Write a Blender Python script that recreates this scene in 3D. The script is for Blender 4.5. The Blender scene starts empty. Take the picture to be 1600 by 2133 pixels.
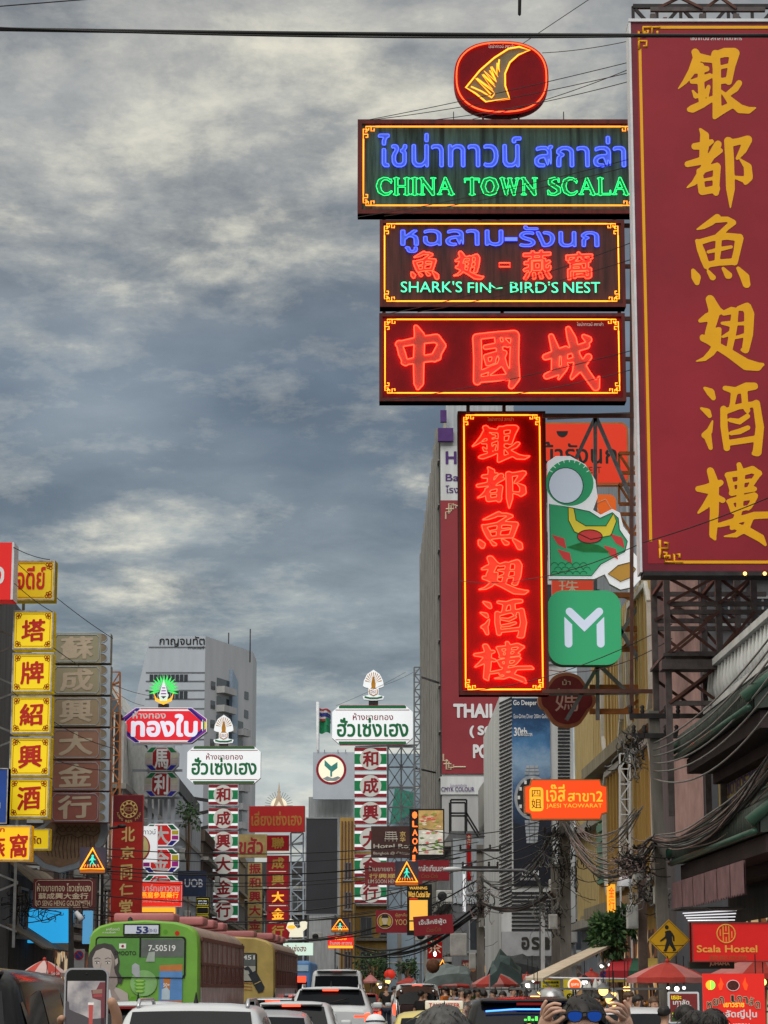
import bpy, bmesh, math, random
import numpy as np
from mathutils import Vector, Matrix, geometry
R = math.radians
sc = bpy.context.scene
C = sc.collection
rnd = random.Random(7)
# ---------------------------------------------------------------- camera
F, U0, V0, HOR, EYE = 5000.0, 800.0, 1066.5, 2062.0, 1.75     # photo pixels, metres
PITCH = math.atan((HOR - V0) / F)
cd = bpy.data.cameras.new('camera')
cam = bpy.data.objects.new('camera', cd)
C.objects.link(cam)
cd.sensor_fit = 'HORIZONTAL'
cd.sensor_width = 36
cd.lens = 36 * F / 1600
cd.clip_start, cd.clip_end = 0.3, 6000
cam.location = (0, 0, EYE)
cam.rotation_euler = (R(90) + PITCH, 0, 0)
sc.camera = cam
sc.cycles.use_denoising = True
sc.cycles.max_bounces = 6
sc.view_settings.view_transform = 'Standard'
sc.view_settings.look = 'None'
sc.view_settings.exposure = 0.0
# ---------------------------------------------------------------- sky
SUN_EL, SUN_AZ = R(48), R(190)       # soft light from behind the camera
w = bpy.data.worlds.new('World')
sc.world = w
w.use_nodes = True
nt = w.node_tree
N, LK = nt.nodes, nt.links
for n in list(N):
    N.remove(n)

def wn(t, **k):
    n = N.new(t)
    for a, b in k.items():
        setattr(n, a, b)
    return n

def wm(op, a, b=None, clamp=False):
    n = wn('ShaderNodeMath', operation=op, use_clamp=clamp)
    for i, x in enumerate((a, b)):
        if x is None:
            continue
        if isinstance(x, (int, float)):
            n.inputs[i].default_value = x
        else:
            LK.new(x, n.inputs[i])
    return n.outputs[0]

out = wn('ShaderNodeOutputWorld')
bg = wn('ShaderNodeBackground')
LK.new(bg.outputs[0], out.inputs[0])
tc = wn('ShaderNodeTexCoord')
sx = wn('ShaderNodeSeparateXYZ')
LK.new(tc.outputs['Generated'], sx.inputs[0])
dx_, dy_, dz_ = sx.outputs
zz = wm('ADD', wm('MAXIMUM', dz_, 0.0), 0.22)
cx_ = wn('ShaderNodeCombineXYZ')
LK.new(wm('DIVIDE', dx_, zz), cx_.inputs[0])
LK.new(wm('DIVIDE', dy_, zz), cx_.inputs[1])

def noise(scale, detail, rough, off, dist=0.0):
    mp = wn('ShaderNodeMapping')
    mp.inputs['Location'].default_value = off
    LK.new(cx_.outputs[0], mp.inputs[0])
    n = wn('ShaderNodeTexNoise')
    n.inputs['Scale'].default_value = scale
    n.inputs['Detail'].default_value = detail
    n.inputs['Roughness'].default_value = rough
    n.inputs['Distortion'].default_value = dist
    LK.new(mp.outputs[0], n.inputs['Vector'])
    return n.outputs['Fac']

def wramp(src, stops):
    r = wn('ShaderNodeValToRGB')
    e = r.color_ramp.elements
    while len(e) < len(stops):
        e.new(0.5)
    for i, (p, c) in enumerate(stops):
        e[i].position = p
        e[i].color = (c, c, c, 1) if isinstance(c, float) else (*c, 1)
    LK.new(src, r.inputs[0])
    return r.outputs[0]

big = noise(3.0, 3, 0.5, (3.1, 1.6, 0.4))
fine = noise(9.0, 10, 0.66, (0.7, 4.3, 2.0), 0.15)
tear = noise(4.6, 10, 0.62, (7.3, 2.6, 5.0), 0.1)
# cloud cover follows height over the roofs: pale blue near the horizon, slate belly, torn bright tops
hb = wramp(dz_, [(0.0, 0.90), (0.08, 0.84), (0.13, 0.68), (0.18, 0.45), (0.23, 0.28), (0.285, 0.32), (0.33, 0.50), (0.42, 0.58), (0.75, 0.8)])
v = wm('ADD', wm('ADD', hb, wm('MULTIPLY', wm('SUBTRACT', big, 0.5), 1.3)), wm('MULTIPLY', wm('SUBTRACT', fine, 0.5), wramp(dz_, [(0.0, 0.5), (0.15, 0.75), (0.21, 0.3), (0.27, 0.3), (0.31, 1.0)])), True)
base = wramp(v, [(0.0, (0.098, 0.116, 0.143)), (0.30, (0.165, 0.188, 0.216)), (0.55, (0.28, 0.30, 0.318)), (0.80, (0.44, 0.45, 0.445)), (1.0, (0.60, 0.60, 0.57))])
# where the cover tears open the lit cloud above shows through, cream white
open_ = wramp(dz_, [(0.0, 0.10), (0.06, 0.10), (0.10, -0.01), (0.145, 0.02), (0.19, 0.01), (0.22, -0.16), (0.27, -0.12), (0.30, 0.05), (0.34, 0.11), (0.385, 0.10), (0.42, 0.04)])
left = wm('MULTIPLY', wm('ADD', dx_, 0.04), -0.42)
tv = wm('ADD', wm('ADD', tear, left), wm('ADD', wm('MULTIPLY', wm('SUBTRACT', fine, 0.5), 0.52), wm('SUBTRACT', open_, 0.04)))
tm = wramp(tv, [(0.47, 0.0), (0.57, 0.16), (0.66, 0.50), (0.76, 0.92), (0.85, 1.0)])
cm = wn('ShaderNodeMixRGB')
LK.new(tm, cm.inputs[0])
tint = wn('ShaderNodeMixRGB', blend_type='MULTIPLY')     # bluer belly, neutral tops
tint.inputs[0].default_value = 1
LK.new(base, tint.inputs[1])
LK.new(wramp(dz_, [(0.0, (0.98, 1.03, 1.05)), (0.15, (0.92, 1.02, 1.06)), (0.25, (0.88, 1.0, 1.12)), (0.31, (0.99, 1.0, 1.0)), (0.42, (1.03, 1.0, 0.96))]), tint.inputs[2])
LK.new(tint.outputs[0], cm.inputs[1])
cm.inputs[2].default_value = (0.86, 0.82, 0.67, 1)
cloud = cm.outputs[0]
sky = wn('ShaderNodeTexSky', sky_type='NISHITA')
sky.sun_disc = False
sky.sun_elevation = SUN_EL
sky.sun_rotation = SUN_AZ
sk = wn('ShaderNodeMixRGB', blend_type='MULTIPLY')
sk.inputs[0].default_value = 1
sk.inputs[2].default_value = (0.09, 0.09, 0.09, 1)
LK.new(sky.outputs[0], sk.inputs[1])
mx = wn('ShaderNodeMixRGB')
mx.inputs[0].default_value = 0.93      # overcast: the blue shows through only faintly
LK.new(sk.outputs[0], mx.inputs[1])
LK.new(cloud, mx.inputs[2])
zen = wn('ShaderNodeMixRGB', blend_type='MULTIPLY')   # an overcast dome is brightest overhead
zen.inputs[0].default_value = 1
LK.new(mx.outputs[0], zen.inputs[1])
LK.new(wramp(dz_, [(0.0, 0.42), (0.42, 0.42), (1.0, 1.0)]), zen.inputs[2])
LK.new(zen.outputs[0], bg.inputs[0])
bg.inputs[1].default_value = 2.38
sun = bpy.data.lights.new('sun', 'SUN')
sun.energy = 2.0
sun.angle = R(50)
sun.color = (1.0, 0.96, 0.9)
so = bpy.data.objects.new('sun', sun)
C.objects.link(so)
so.rotation_euler = Vector((-math.sin(SUN_AZ) * math.cos(SUN_EL), -math.cos(SUN_AZ) * math.cos(SUN_EL), -math.sin(SUN_EL))).to_track_quat('-Z', 'Y').to_euler()

# ---------------------------------------------------------------- helpers
def at(u, v, Y):
    """the point in the vertical plane y = Y that the photo shows at pixel (u, v)"""
    a, b = (u - U0) / F, (V0 - v) / F
    t = Y / (math.cos(PITCH) - b * math.sin(PITCH))
    return Vector((t * a, Y, EYE + t * (math.sin(PITCH) + b * math.cos(PITCH))))

def den(v):
    return math.cos(PITCH) - (V0 - v) / F * math.sin(PITCH)

_mats = {}
def mat(name, col, rough=0.55, metal=0.0, es=0.0, ec=None, grunge=0.22, scale=2.5, streak=0.0, spec=0.25, rough_var=True):
    if name in _mats:
        return _mats[name]
    m = bpy.data.materials.new(name)
    m.use_nodes = True
    t = m.node_tree
    p = t.nodes['Principled BSDF']
    p.inputs['Roughness'].default_value = rough
    p.inputs['Metallic'].default_value = metal
    p.inputs['Specular IOR Level'].default_value = spec
    p.inputs['Base Color'].default_value = (*col, 1)
    if es:
        p.inputs['Emission Color'].default_value = (*(ec or col), 1)
        p.inputs['Emission Strength'].default_value = es
    if grunge:
        tcn = t.nodes.new('ShaderNodeTexCoord')
        nz = t.nodes.new('ShaderNodeTexNoise')
        nz.inputs['Scale'].default_value = scale
        nz.inputs['Detail'].default_value = 6
        nz.inputs['Roughness'].default_value = 0.62
        src = tcn.outputs['Object']
        if streak:
            mp = t.nodes.new('ShaderNodeMapping')
            mp.inputs['Scale'].default_value = (streak, streak, 0.35)
            t.links.new(src, mp.inputs[0])
            src = mp.outputs[0]
        t.links.new(src, nz.inputs['Vector'])
        mr = t.nodes.new('ShaderNodeMapRange')
        mr.inputs['From Min'].default_value = 0.32
        mr.inputs['From Max'].default_value = 0.68
        mr.inputs['To Min'].default_value = 1 - grunge
        mr.inputs['To Max'].default_value = 1 + grunge * 0.5
        t.links.new(nz.outputs['Fac'], mr.inputs['Value'])
        mix = t.nodes.new('ShaderNodeMixRGB')
        mix.blend_type = 'MULTIPLY'
        mix.inputs[0].default_value = 1
        mix.inputs[1].default_value = (*col, 1)
        t.links.new(mr.outputs[0], mix.inputs[2])
        t.links.new(mix.outputs[0], p.inputs['Base Color'])
    _mats[name] = m
    return m

def glow(name, col, s, base=None):
    """something that gives off light: tube, bulb, back-lit panel"""
    return mat(name, base or tuple(min(c, 0.8) for c in col), 0.4, 0, s, col, 0)

class MB:
    """collects shapes, then links them as one mesh object"""
    def __init__(s):
        s.v, s.f, s.m, s.s = [], [], [], []
        s.T = None
    def add(s, vs, fs, mi=0, smooth=False):
        o = len(s.v)
        for p in vs:
            p = Vector(p)
            s.v.append(s.T @ p if s.T else p)
        for f in fs:
            s.f.append([i + o for i in f])
            s.m.append(mi)
            s.s.append(smooth)
        return s
    def box(s, a, b, mi=0):
        (x0, y0, z0), (x1, y1, z1) = a, b
        s.add([(x0, y0, z0), (x1, y0, z0), (x1, y1, z0), (x0, y1, z0), (x0, y0, z1), (x1, y0, z1), (x1, y1, z1), (x0, y1, z1)],
              [(0, 3, 2, 1), (4, 5, 6, 7), (0, 1, 5, 4), (1, 2, 6, 5), (2, 3, 7, 6), (3, 0, 4, 7)], mi)
        return s
    def bbox(s, a, b, r, mi=0, n=3):
        """box with all upright and level edges rounded"""
        (x0, y0, z0), (x1, y1, z1) = a, b
        bm = bmesh.new()
        bmesh.ops.create_cube(bm, size=1)
        for q in bm.verts:
            q.co = Vector(((x0 + x1) / 2 + q.co.x * (x1 - x0), (y0 + y1) / 2 + q.co.y * (y1 - y0), (z0 + z1) / 2 + q.co.z * (z1 - z0)))
        bmesh.ops.bevel(bm, geom=bm.edges[:], offset=r, segments=n, affect='EDGES', profile=0.5)
        bm.verts.index_update()
        s.add([q.co.copy() for q in bm.verts], [[q.index for q in f.verts] for f in bm.faces], mi, n > 1)
        bm.free()
        return s
    def bar(s, p, q, wd, h=None, mi=0):
        p, q = Vector(p), Vector(q)
        h = h or wd
        d = (q - p).normalized()
        u = Vector((0, 0, 1)) if abs(d.z) < 0.9 else Vector((0, 1, 0))
        a = d.cross(u).normalized()
        b = a.cross(d).normalized()
        a, b = a * wd / 2, b * h / 2
        s.add([p - a - b, p + a - b, p + a + b, p - a + b, q - a - b, q + a - b, q + a + b, q - a + b],
              [(0, 1, 2, 3), (7, 6, 5, 4), (0, 4, 5, 1), (1, 5, 6, 2), (2, 6, 7, 3), (3, 7, 4, 0)], mi)
        return s
    def tube(s, pts, r, n=6, mi=0, closed=False, cap=True):
        pts = [Vector(p) for p in pts]
        m = len(pts)
        if m < 2:
            return s
        rs = r if isinstance(r, (list, tuple)) else [r] * m
        vs, fs = [], []
        pn = None
        for i, p in enumerate(pts):
            a = pts[(i - 1) % m] if (closed or i) else p
            b = pts[(i + 1) % m] if (closed or i < m - 1) else p
            d = (b - a)
            d = d.normalized() if d.length > 1e-9 else Vector((1, 0, 0))
            if pn is None:
                u = Vector((0, 1, 0)) if abs(d.y) < 0.9 else Vector((0, 0, 1))
                pn = d.cross(u).normalized()
            pn = (pn - d * pn.dot(d))
            pn = pn.normalized() if pn.length > 1e-6 else d.orthogonal().normalized()
            bn = d.cross(pn)
            for k in range(n):
                t = 2 * math.pi * k / n
                vs.append(p + (pn * math.cos(t) + bn * math.sin(t)) * rs[i])
        for i in range(m if closed else m - 1):
            j = (i + 1) % m
            for k in range(n):
                l = (k + 1) % n
                fs.append((i * n + k, i * n + l, j * n + l, j * n + k))
        if cap and not closed:
            fs += [tuple(range(n))[::-1], tuple((m - 1) * n + k for k in range(n))]
        return s.add(vs, fs, mi, n > 4)
    def prism(s, poly, y0, y1, mi=0, side=None):
        """outline in (x, z) given a thickness along y"""
        n = len(poly)
        ar = sum(poly[i][0] * poly[(i + 1) % n][1] - poly[(i + 1) % n][0] * poly[i][1] for i in range(n))
        if ar < 0:
            poly = poly[::-1]
        vs = [(x, y0, z) for x, z in poly] + [(x, y1, z) for x, z in poly]
        s.add(vs, [tuple(range(n)), tuple(range(2 * n - 1, n - 1, -1))], mi)
        o = len(s.v) - 2 * n
        for i in range(n):
            j = (i + 1) % n
            s.f.append([o + i, o + n + i, o + n + j, o + j])
            s.m.append(mi if side is None else side)
            s.s.append(False)
        return s
    def lathe(s, prof, n=16, c=(0, 0, 0), mi=0, smooth=True):
        vs, fs = [], []
        for r, z in prof:
            for k in range(n):
                t = 2 * math.pi * k / n
                vs.append((c[0] + r * math.cos(t), c[1] + r * math.sin(t), c[2] + z))
        for i in range(len(prof) - 1):
            for k in range(n):
                l = (k + 1) % n
                fs.append((i * n + k, i * n + l, (i + 1) * n + l, (i + 1) * n + k))
        return s.add(vs, fs, mi, smooth)
    def ball(s, c, r, mi=0, n=10):
        rx, ry, rz = r if isinstance(r, (tuple, list)) else (r, r, r)
        vs, fs = [], []
        m = max(4, n // 2 + 1)
        for i in range(m + 1):
            a = math.pi * i / m
            for k in range(n):
                t = 2 * math.pi * k / n
                vs.append((c[0] + rx * math.sin(a) * math.cos(t), c[1] + ry * math.sin(a) * math.sin(t), c[2] + rz * math.cos(a)))
        for i in range(m):
            for k in range(n):
                l = (k + 1) % n
                fs.append((i * n + k, (i + 1) * n + k, (i + 1) * n + l, i * n + l))
        return s.add(vs, fs, mi, True)
    def build(s, name, mats, parent=None, loc=None):
        me = bpy.data.meshes.new(name)
        me.from_pydata([tuple(p) for p in s.v], [], s.f)
        for m in (mats if isinstance(mats, (list, tuple)) else [mats]):
            me.materials.append(m)
        me.polygons.foreach_set('material_index', s.m)
        me.polygons.foreach_set('use_smooth', s.s)
        me.update()
        o = bpy.data.objects.new(name, me)
        C.objects.link(o)
        if parent:
            o.parent = parent
        if loc:
            o.location = loc
        return o

def tag(o, label=None, cat=None, group=None, kind=None):
    for k, x in (('label', label), ('category', cat), ('group', group), ('kind', kind)):
        if x:
            o[k] = x
    return o

def thing(name, label, cat, loc=(0, 0, 0), rz=0.0, group=None):
    o = bpy.data.objects.new(name, None)
    o.empty_display_size = 0.2
    C.objects.link(o)
    o.location = loc
    o.rotation_euler = (0, 0, rz)
    return tag(o, label, cat, group)

def copy_tree(o, parent=None):
    c = o.copy()
    C.objects.link(c)
    c.parent = parent
    for ch in list(o.children):
        copy_tree(ch, c)
    return c

# ---------------------------------------------------------------- lettering
class Glyph:
    def __init__(s, pts, tris, loops):
        s.p, s.t, s.l = pts, tris, loops
        s.x0, s.y0 = pts.min(0)
        s.x1, s.y1 = pts.max(0)

_gl = {}
def _font(s_, ru=3):
    c = bpy.data.curves.new('lettering', 'FONT')
    c.body = s_
    c.resolution_u = ru
    o = bpy.data.objects.new('lettering', c)
    me = o.to_mesh()
    v = np.array([q.co[:2] for q in me.vertices]) if len(me.vertices) else np.zeros((0, 2))
    me.calc_loop_triangles()
    t = [tuple(q.vertices) for q in me.loop_triangles]
    o.to_mesh_clear()
    bpy.data.objects.remove(o)
    bpy.data.curves.remove(c)
    return v, t

def _blur(a, sg):
    r = int(3 * sg + 1)
    k = np.exp(-0.5 * (np.arange(-r, r + 1) / sg) ** 2)
    k /= k.sum()
    a = np.apply_along_axis(lambda q: np.convolve(q, k, 'same'), 0, a)
    return np.apply_along_axis(lambda q: np.convolve(q, k, 'same'), 1, a)

def _march(a, thr):
    """closed outlines of the region a > thr"""
    H, W = a.shape
    b = a > thr
    seg = {}
    def pt(i, j, e):
        if e == 0: t = (thr - a[i, j]) / (a[i, j + 1] - a[i, j]); return (j + t, i)
        if e == 1: t = (thr - a[i, j + 1]) / (a[i + 1, j + 1] - a[i, j + 1]); return (j + 1, i + t)
        if e == 2: t = (thr - a[i + 1, j]) / (a[i + 1, j + 1] - a[i + 1, j]); return (j + t, i + 1)
        t = (thr - a[i, j]) / (a[i + 1, j] - a[i, j]); return (j, i + t)
    def key(i, j, e):
        return (i, j, 0) if e == 0 else (i, j + 1, 1) if e == 1 else (i + 1, j, 0) if e == 2 else (i, j, 1)
    tab = {1: [(3, 0)], 2: [(0, 1)], 3: [(3, 1)], 4: [(1, 2)], 5: [(3, 0), (1, 2)], 6: [(0, 2)], 7: [(3, 2)], 8: [(2, 3)], 9: [(2, 0)],
           10: [(0, 1), (2, 3)], 11: [(2, 1)], 12: [(1, 3)], 13: [(1, 0)], 14: [(0, 3)]}
    code = b[:-1, :-1] * 1 + b[:-1, 1:] * 2 + b[1:, 1:] * 4 + b[1:, :-1] * 8
    co = {}
    for i, j in zip(*np.where((code > 0) & (code < 15))):
        for e0, e1 in tab[int(code[i, j])]:
            k0, k1 = key(i, j, e0), key(i, j, e1)
            co[k0], co[k1] = pt(i, j, e0), pt(i, j, e1)
            seg[k0] = k1
    loops = []
    while seg:
        k0, k = seg.popitem()
        lp = [co[k0]]
        while k in seg:
            lp.append(co[k])
            k = seg.pop(k)
        if len(lp) > 5:
            loops.append(np.array(lp))
    return loops

def _simp(lp, eps):
    """Douglas-Peucker on a closed loop"""
    n = len(lp)
    far = int(np.argmax(((lp - lp[0]) ** 2).sum(1)))
    def dp(a, b):
        if b - a < 2:
            return []
        p, q = lp[a], lp[b % n]
        d = q - p
        L = math.hypot(*d) or 1e-9
        r = lp[a + 1:b]
        h = np.abs(d[0] * (r[:, 1] - p[1]) - d[1] * (r[:, 0] - p[0])) / L
        i = int(np.argmax(h))
        if h[i] < eps:
            return []
        i += a + 1
        return dp(a, i) + [i] + dp(i, b)
    idx = [0] + dp(0, far) + [far] + dp(far, n)
    return lp[idx]

def _fillloops(loops):
    """triangles between outlines, holes left open"""
    loops = [l for l in loops if len(l) > 2]
    pts = np.concatenate(loops)
    ed, o = [], 0
    for l in loops:
        ed += [(o + i, o + (i + 1) % len(l)) for i in range(len(l))]
        o += len(l)
    vs, _, fs, *_ = geometry.delaunay_2d_cdt([Vector(p) for p in pts.tolist()], ed, [], 0, 1e-7)
    vs = np.array([tuple(q) for q in vs])
    fs = [tuple(q) for q in fs]
    ce = np.array([vs[list(q)].mean(0) for q in fs])
    ins = np.zeros(len(fs), bool)
    for l in loops:
        a, b = l, np.roll(l, -1, 0)
        for (x0, y0), (x1, y1) in zip(a, b):
            if y0 != y1:
                c = (y0 > ce[:, 1]) != (y1 > ce[:, 1])
                ins ^= c & (ce[:, 0] < (x1 - x0) * (ce[:, 1] - y0) / (y1 - y0) + x0)
    return Glyph(vs, [q for q, i in zip(fs, ins) if i], loops)

def glyph(s_, bold=0.0, res=70, slant=0.0, lean=0.0):
    """outline of a piece of writing; bold widens every stroke by that share of the letter height"""
    k = (s_, bold, res, slant, lean)
    if k in _gl:
        return _gl[k]
    v, t = _font(s_, 2 if not bold else 3)
    if not bold:
        e = {}
        for q in t:
            for a, b in ((q[0], q[1]), (q[1], q[2]), (q[2], q[0])):
                e[(a, b)] = 1
        nx = {a: b for a, b in e if (b, a) not in e}
        loops = []
        while nx:
            a, b = nx.popitem()
            lp = [a]
            while b in nx:
                lp.append(b)
                b = nx.pop(b)
            loops.append(v[lp])
        g = Glyph(v, t, loops)
    else:
        lo, hi = v.min(0) - 0.2, v.max(0) + 0.2
        W, H = [int(q) + 1 for q in (hi - lo) * res]
        a = np.zeros((H, W))
        p = (v - lo) * res
        for q in t:
            A, B, D = p[q[0]], p[q[1]], p[q[2]]
            x0, y0 = np.floor(np.minimum(np.minimum(A, B), D)).astype(int)
            x1, y1 = np.ceil(np.maximum(np.maximum(A, B), D)).astype(int) + 1
            X, Yy = np.meshgrid(np.arange(x0, x1), np.arange(y0, y1))
            def ed(P, Q): return (Q[0] - P[0]) * (Yy - P[1]) - (Q[1] - P[1]) * (X - P[0])
            w0, w1, w2 = ed(A, B), ed(B, D), ed(D, A)
            ins = ((w0 >= -1e-6) & (w1 >= -1e-6) & (w2 >= -1e-6)) | ((w0 <= 1e-6) & (w1 <= 1e-6) & (w2 <= 1e-6))
            a[y0:y1, x0:x1][ins[:H - y0, :W - x0]] = 1
        r = bold * res
        n = int(r + 1)
        q = a.copy()                                   # widen by a disc of radius r
        for i in range(-n, n + 1):
            for j in range(-n, n + 1):
                h = math.hypot(i, j)
                wt = min(1.0, max(0.0, r + 0.5 - h))
                if wt > 0 and (i or j):
                    q = np.maximum(q, wt * np.roll(np.roll(a, i, 0), j, 1))
        a = _blur(q, 0.9)
        loops = [_simp(l, 0.3) for l in _march(a, 0.5)]
        loops = [l / res + lo for l in loops if len(l) > 3]
        g = _fillloops(loops)
    if slant or lean:
        def tr(q):
            q = q.copy()
            q[:, 0] += slant * q[:, 1]
            q[:, 1] += lean * q[:, 0] if len(s_) == 1 else 0
            return q
        g = Glyph(tr(g.p), g.t, [tr(l) for l in g.l])
    _gl[k] = g
    return g

def strokes(key, st, res=130, eps=0.35, fat=1.0):
    """a brush-written character: every stroke a run of (x, y, width), y down"""
    k = ('stroke', key)
    if k in _gl:
        return _gl[k]
    al = np.array([q for s_ in st for q in s_], float)
    lo = (al[:, :2] - al[:, 2:] / 2).min(0)
    hi = (al[:, :2] + al[:, 2:] / 2).max(0)
    sc_ = res / (hi - lo).max()
    W, H = [int(q) + 13 for q in (hi - lo) * sc_]
    X, Yy = np.meshgrid(np.arange(W), np.arange(H))
    d = np.full((H, W), 99.0)
    for s_ in st:
        q = [((x - lo[0]) * sc_ + 6, (y - lo[1]) * sc_ + 6, w_ * sc_ / 2) for x, y, w_ in s_]
        for (x0, y0, r0), (x1, y1, r1) in zip(q, q[1:]):
            L = max((x1 - x0) ** 2 + (y1 - y0) ** 2, 1e-6)
            t = np.clip(((X - x0) * (x1 - x0) + (Yy - y0) * (y1 - y0)) / L, 0, 1)
            d = np.minimum(d, np.hypot(X - x0 - t * (x1 - x0), Yy - y0 - t * (y1 - y0)) - (r0 + t * (r1 - r0)) * fat)
    loops = [_simp(l, eps) for l in _march(-_blur(d, 0.8), 0.0)]
    loops = [l * [1, -1] for l in loops if len(l) > 3]
    _gl[k] = _fillloops(loops)
    return _gl[k]

# ---------------------------------------------------------------- signs
class Sign:
    """a board facing down the street; everything on it is laid out in photo pixels and built in metres around the board's centre"""
    def __init__(s, name, label, box, Y, th=0.25, cat='sign', group=None, yaw=0.0, tilt=0.0):
        s.b, s.Y, s.th = box, Y, th
        s.cx, s.cy = (box[0] + box[2]) / 2, (box[1] + box[3]) / 2
        d = den(s.cy)
        Yf = Y - th / 2                                   # the face is what the photo shows
        s.Yf, s.kx, s.kz = Yf, Yf / d / F, Yf / d / d / F
        p = at(s.cx, s.cy, Yf)
        s.zc = p.z
        s.o = thing(name, label, cat, (p.x, Y, p.z), 0, group)
        s.o.rotation_euler = (0, tilt, yaw)
        s.parts = {}
    def L(s, u, v):
        return ((u - s.cx) * s.kx, at(s.cx, v, s.Yf).z - s.zc)
    def part(s, key, m):
        if key not in s.parts:
            s.parts[key] = (MB(), [])
        mb, ms = s.parts[key]
        if m not in ms:
            ms.append(m)
        return mb, ms.index(m)
    def y(s, d):
        return -s.th / 2 - d
    def rect(s, key, b, m, d0=0.0, d1=None):
        """b in pixels; fills from d0 metres in front of the board's face back to d1"""
        mb, mi = s.part(key, m)
        (x0, z1), (x1, z0) = s.L(b[0], b[1]), s.L(b[2], b[3])
        mb.box((x0, s.y(d0), z0), (x1, s.th / 2 if d1 is None else s.y(d1), z1), mi)
        return s
    def body(s, m, key='panel'):
        return s.rect(key, s.b, m)
    def frame(s, m, wpx, d=0.03, key='frame', b=None):
        x0, y0, x1, y1 = b or s.b
        for q in ((x0, y0, x1, y0 + wpx), (x0, y1 - wpx, x1, y1), (x0, y0 + wpx, x0 + wpx, y1 - wpx), (x1 - wpx, y0 + wpx, x1, y1 - wpx)):
            s.rect(key, q, m, d, -s.th - 0.004)
        return s
    def line(s, pts, rpx, m, d=0.05, key='neon_tube', closed=False, n=5):
        mb, mi = s.part(key, m)
        mb.tube([(x, s.y(d), z) for x, z in (s.L(*p) for p in pts)], rpx * s.kx, n, mi, closed)
        return s
    def poly(s, pts, m, d=0.01, key='panel', t=None, side=None):
        mb, mi = s.part(key, m)
        si = None
        if side:
            mb, si = s.part(key, side)
        mb.prism([s.L(*p) for p in pts], s.y(d), s.th / 2 if t is None else s.y(d) + t, mi, si)
        return s
    def put(s, g, b, m, d=0.012, key='lettering', tube=None, tm=None, td=0.05, fill=True, tkey='neon_tube', keep=False):
        """glyph g stretched into pixel box b"""
        x0, z1 = s.L(b[0], b[1])
        x1, z0 = s.L(b[2], b[3])
        ax, az = (x1 - x0) / max(g.x1 - g.x0, 1e-6), (z1 - z0) / max(g.y1 - g.y0, 1e-6)
        def q(p): return (x0 + (p[0] - g.x0) * ax, z0 + (p[1] - g.y0) * az)
        if fill:
            mb, mi = s.part(key, m)
            mb.add([(q(p)[0], s.y(d), q(p)[1]) for p in g.p], g.t, mi)
        if tube:
            mb, mi = s.part(tkey, tm)
            for l in g.l:
                mb.tube([(q(p)[0], s.y(td), q(p)[1]) for p in l], tube * s.kx, 4, mi, True)
        return s
    def text(s, t, b, m, bold=0.0, key='lettering', d=0.012, **k):
        sl, ln = k.pop('slant', 0.0), k.pop('lean', 0.0)
        return s.put(glyph(t, bold, k.pop('res', 70), sl, ln), b, m, d, key, **k)
    def column(s, chars, x0, x1, y0, y1, m, bold=0.03, gap=0.12, key='lettering', **k):
        h = (y1 - y0) / len(chars)
        for i, c in enumerate(chars):
            s.text(c, (x0, y0 + i * h + gap * h / 2, x1, y0 + (i + 1) * h - gap * h / 2), m, bold, key, **k)
        return s
    def done(s):
        for k, (mb, ms) in s.parts.items():
            mb.build(k.split('#')[0], ms, s.o)
        return s.o

def rrect(x0, y0, x1, y1, r, n=6):
    p = []
    for cx, cy, a0 in ((x1 - r, y0 + r, -90), (x1 - r, y1 - r, 0), (x0 + r, y1 - r, 90), (x0 + r, y0 + r, 180)):
        for i in range(n + 1):
            a = R(a0 + 90 * i / n)
            p.append((cx + r * math.cos(a), cy + r * math.sin(a)))
    return p

def ell(cx, cy, rx, ry=None, n=40, e=2.0, a0=0, a1=360):
    ry = ry or rx
    out_ = []
    full = a1 - a0 >= 360
    for i in range(n if full else n + 1):
        a = R(a0 + (a1 - a0) * i / n)
        c, d = math.cos(a), math.sin(a)
        out_.append((cx + rx * math.copysign(abs(c) ** (2 / e), c), cy + ry * math.copysign(abs(d) ** (2 / e), d)))
    return out_
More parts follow.
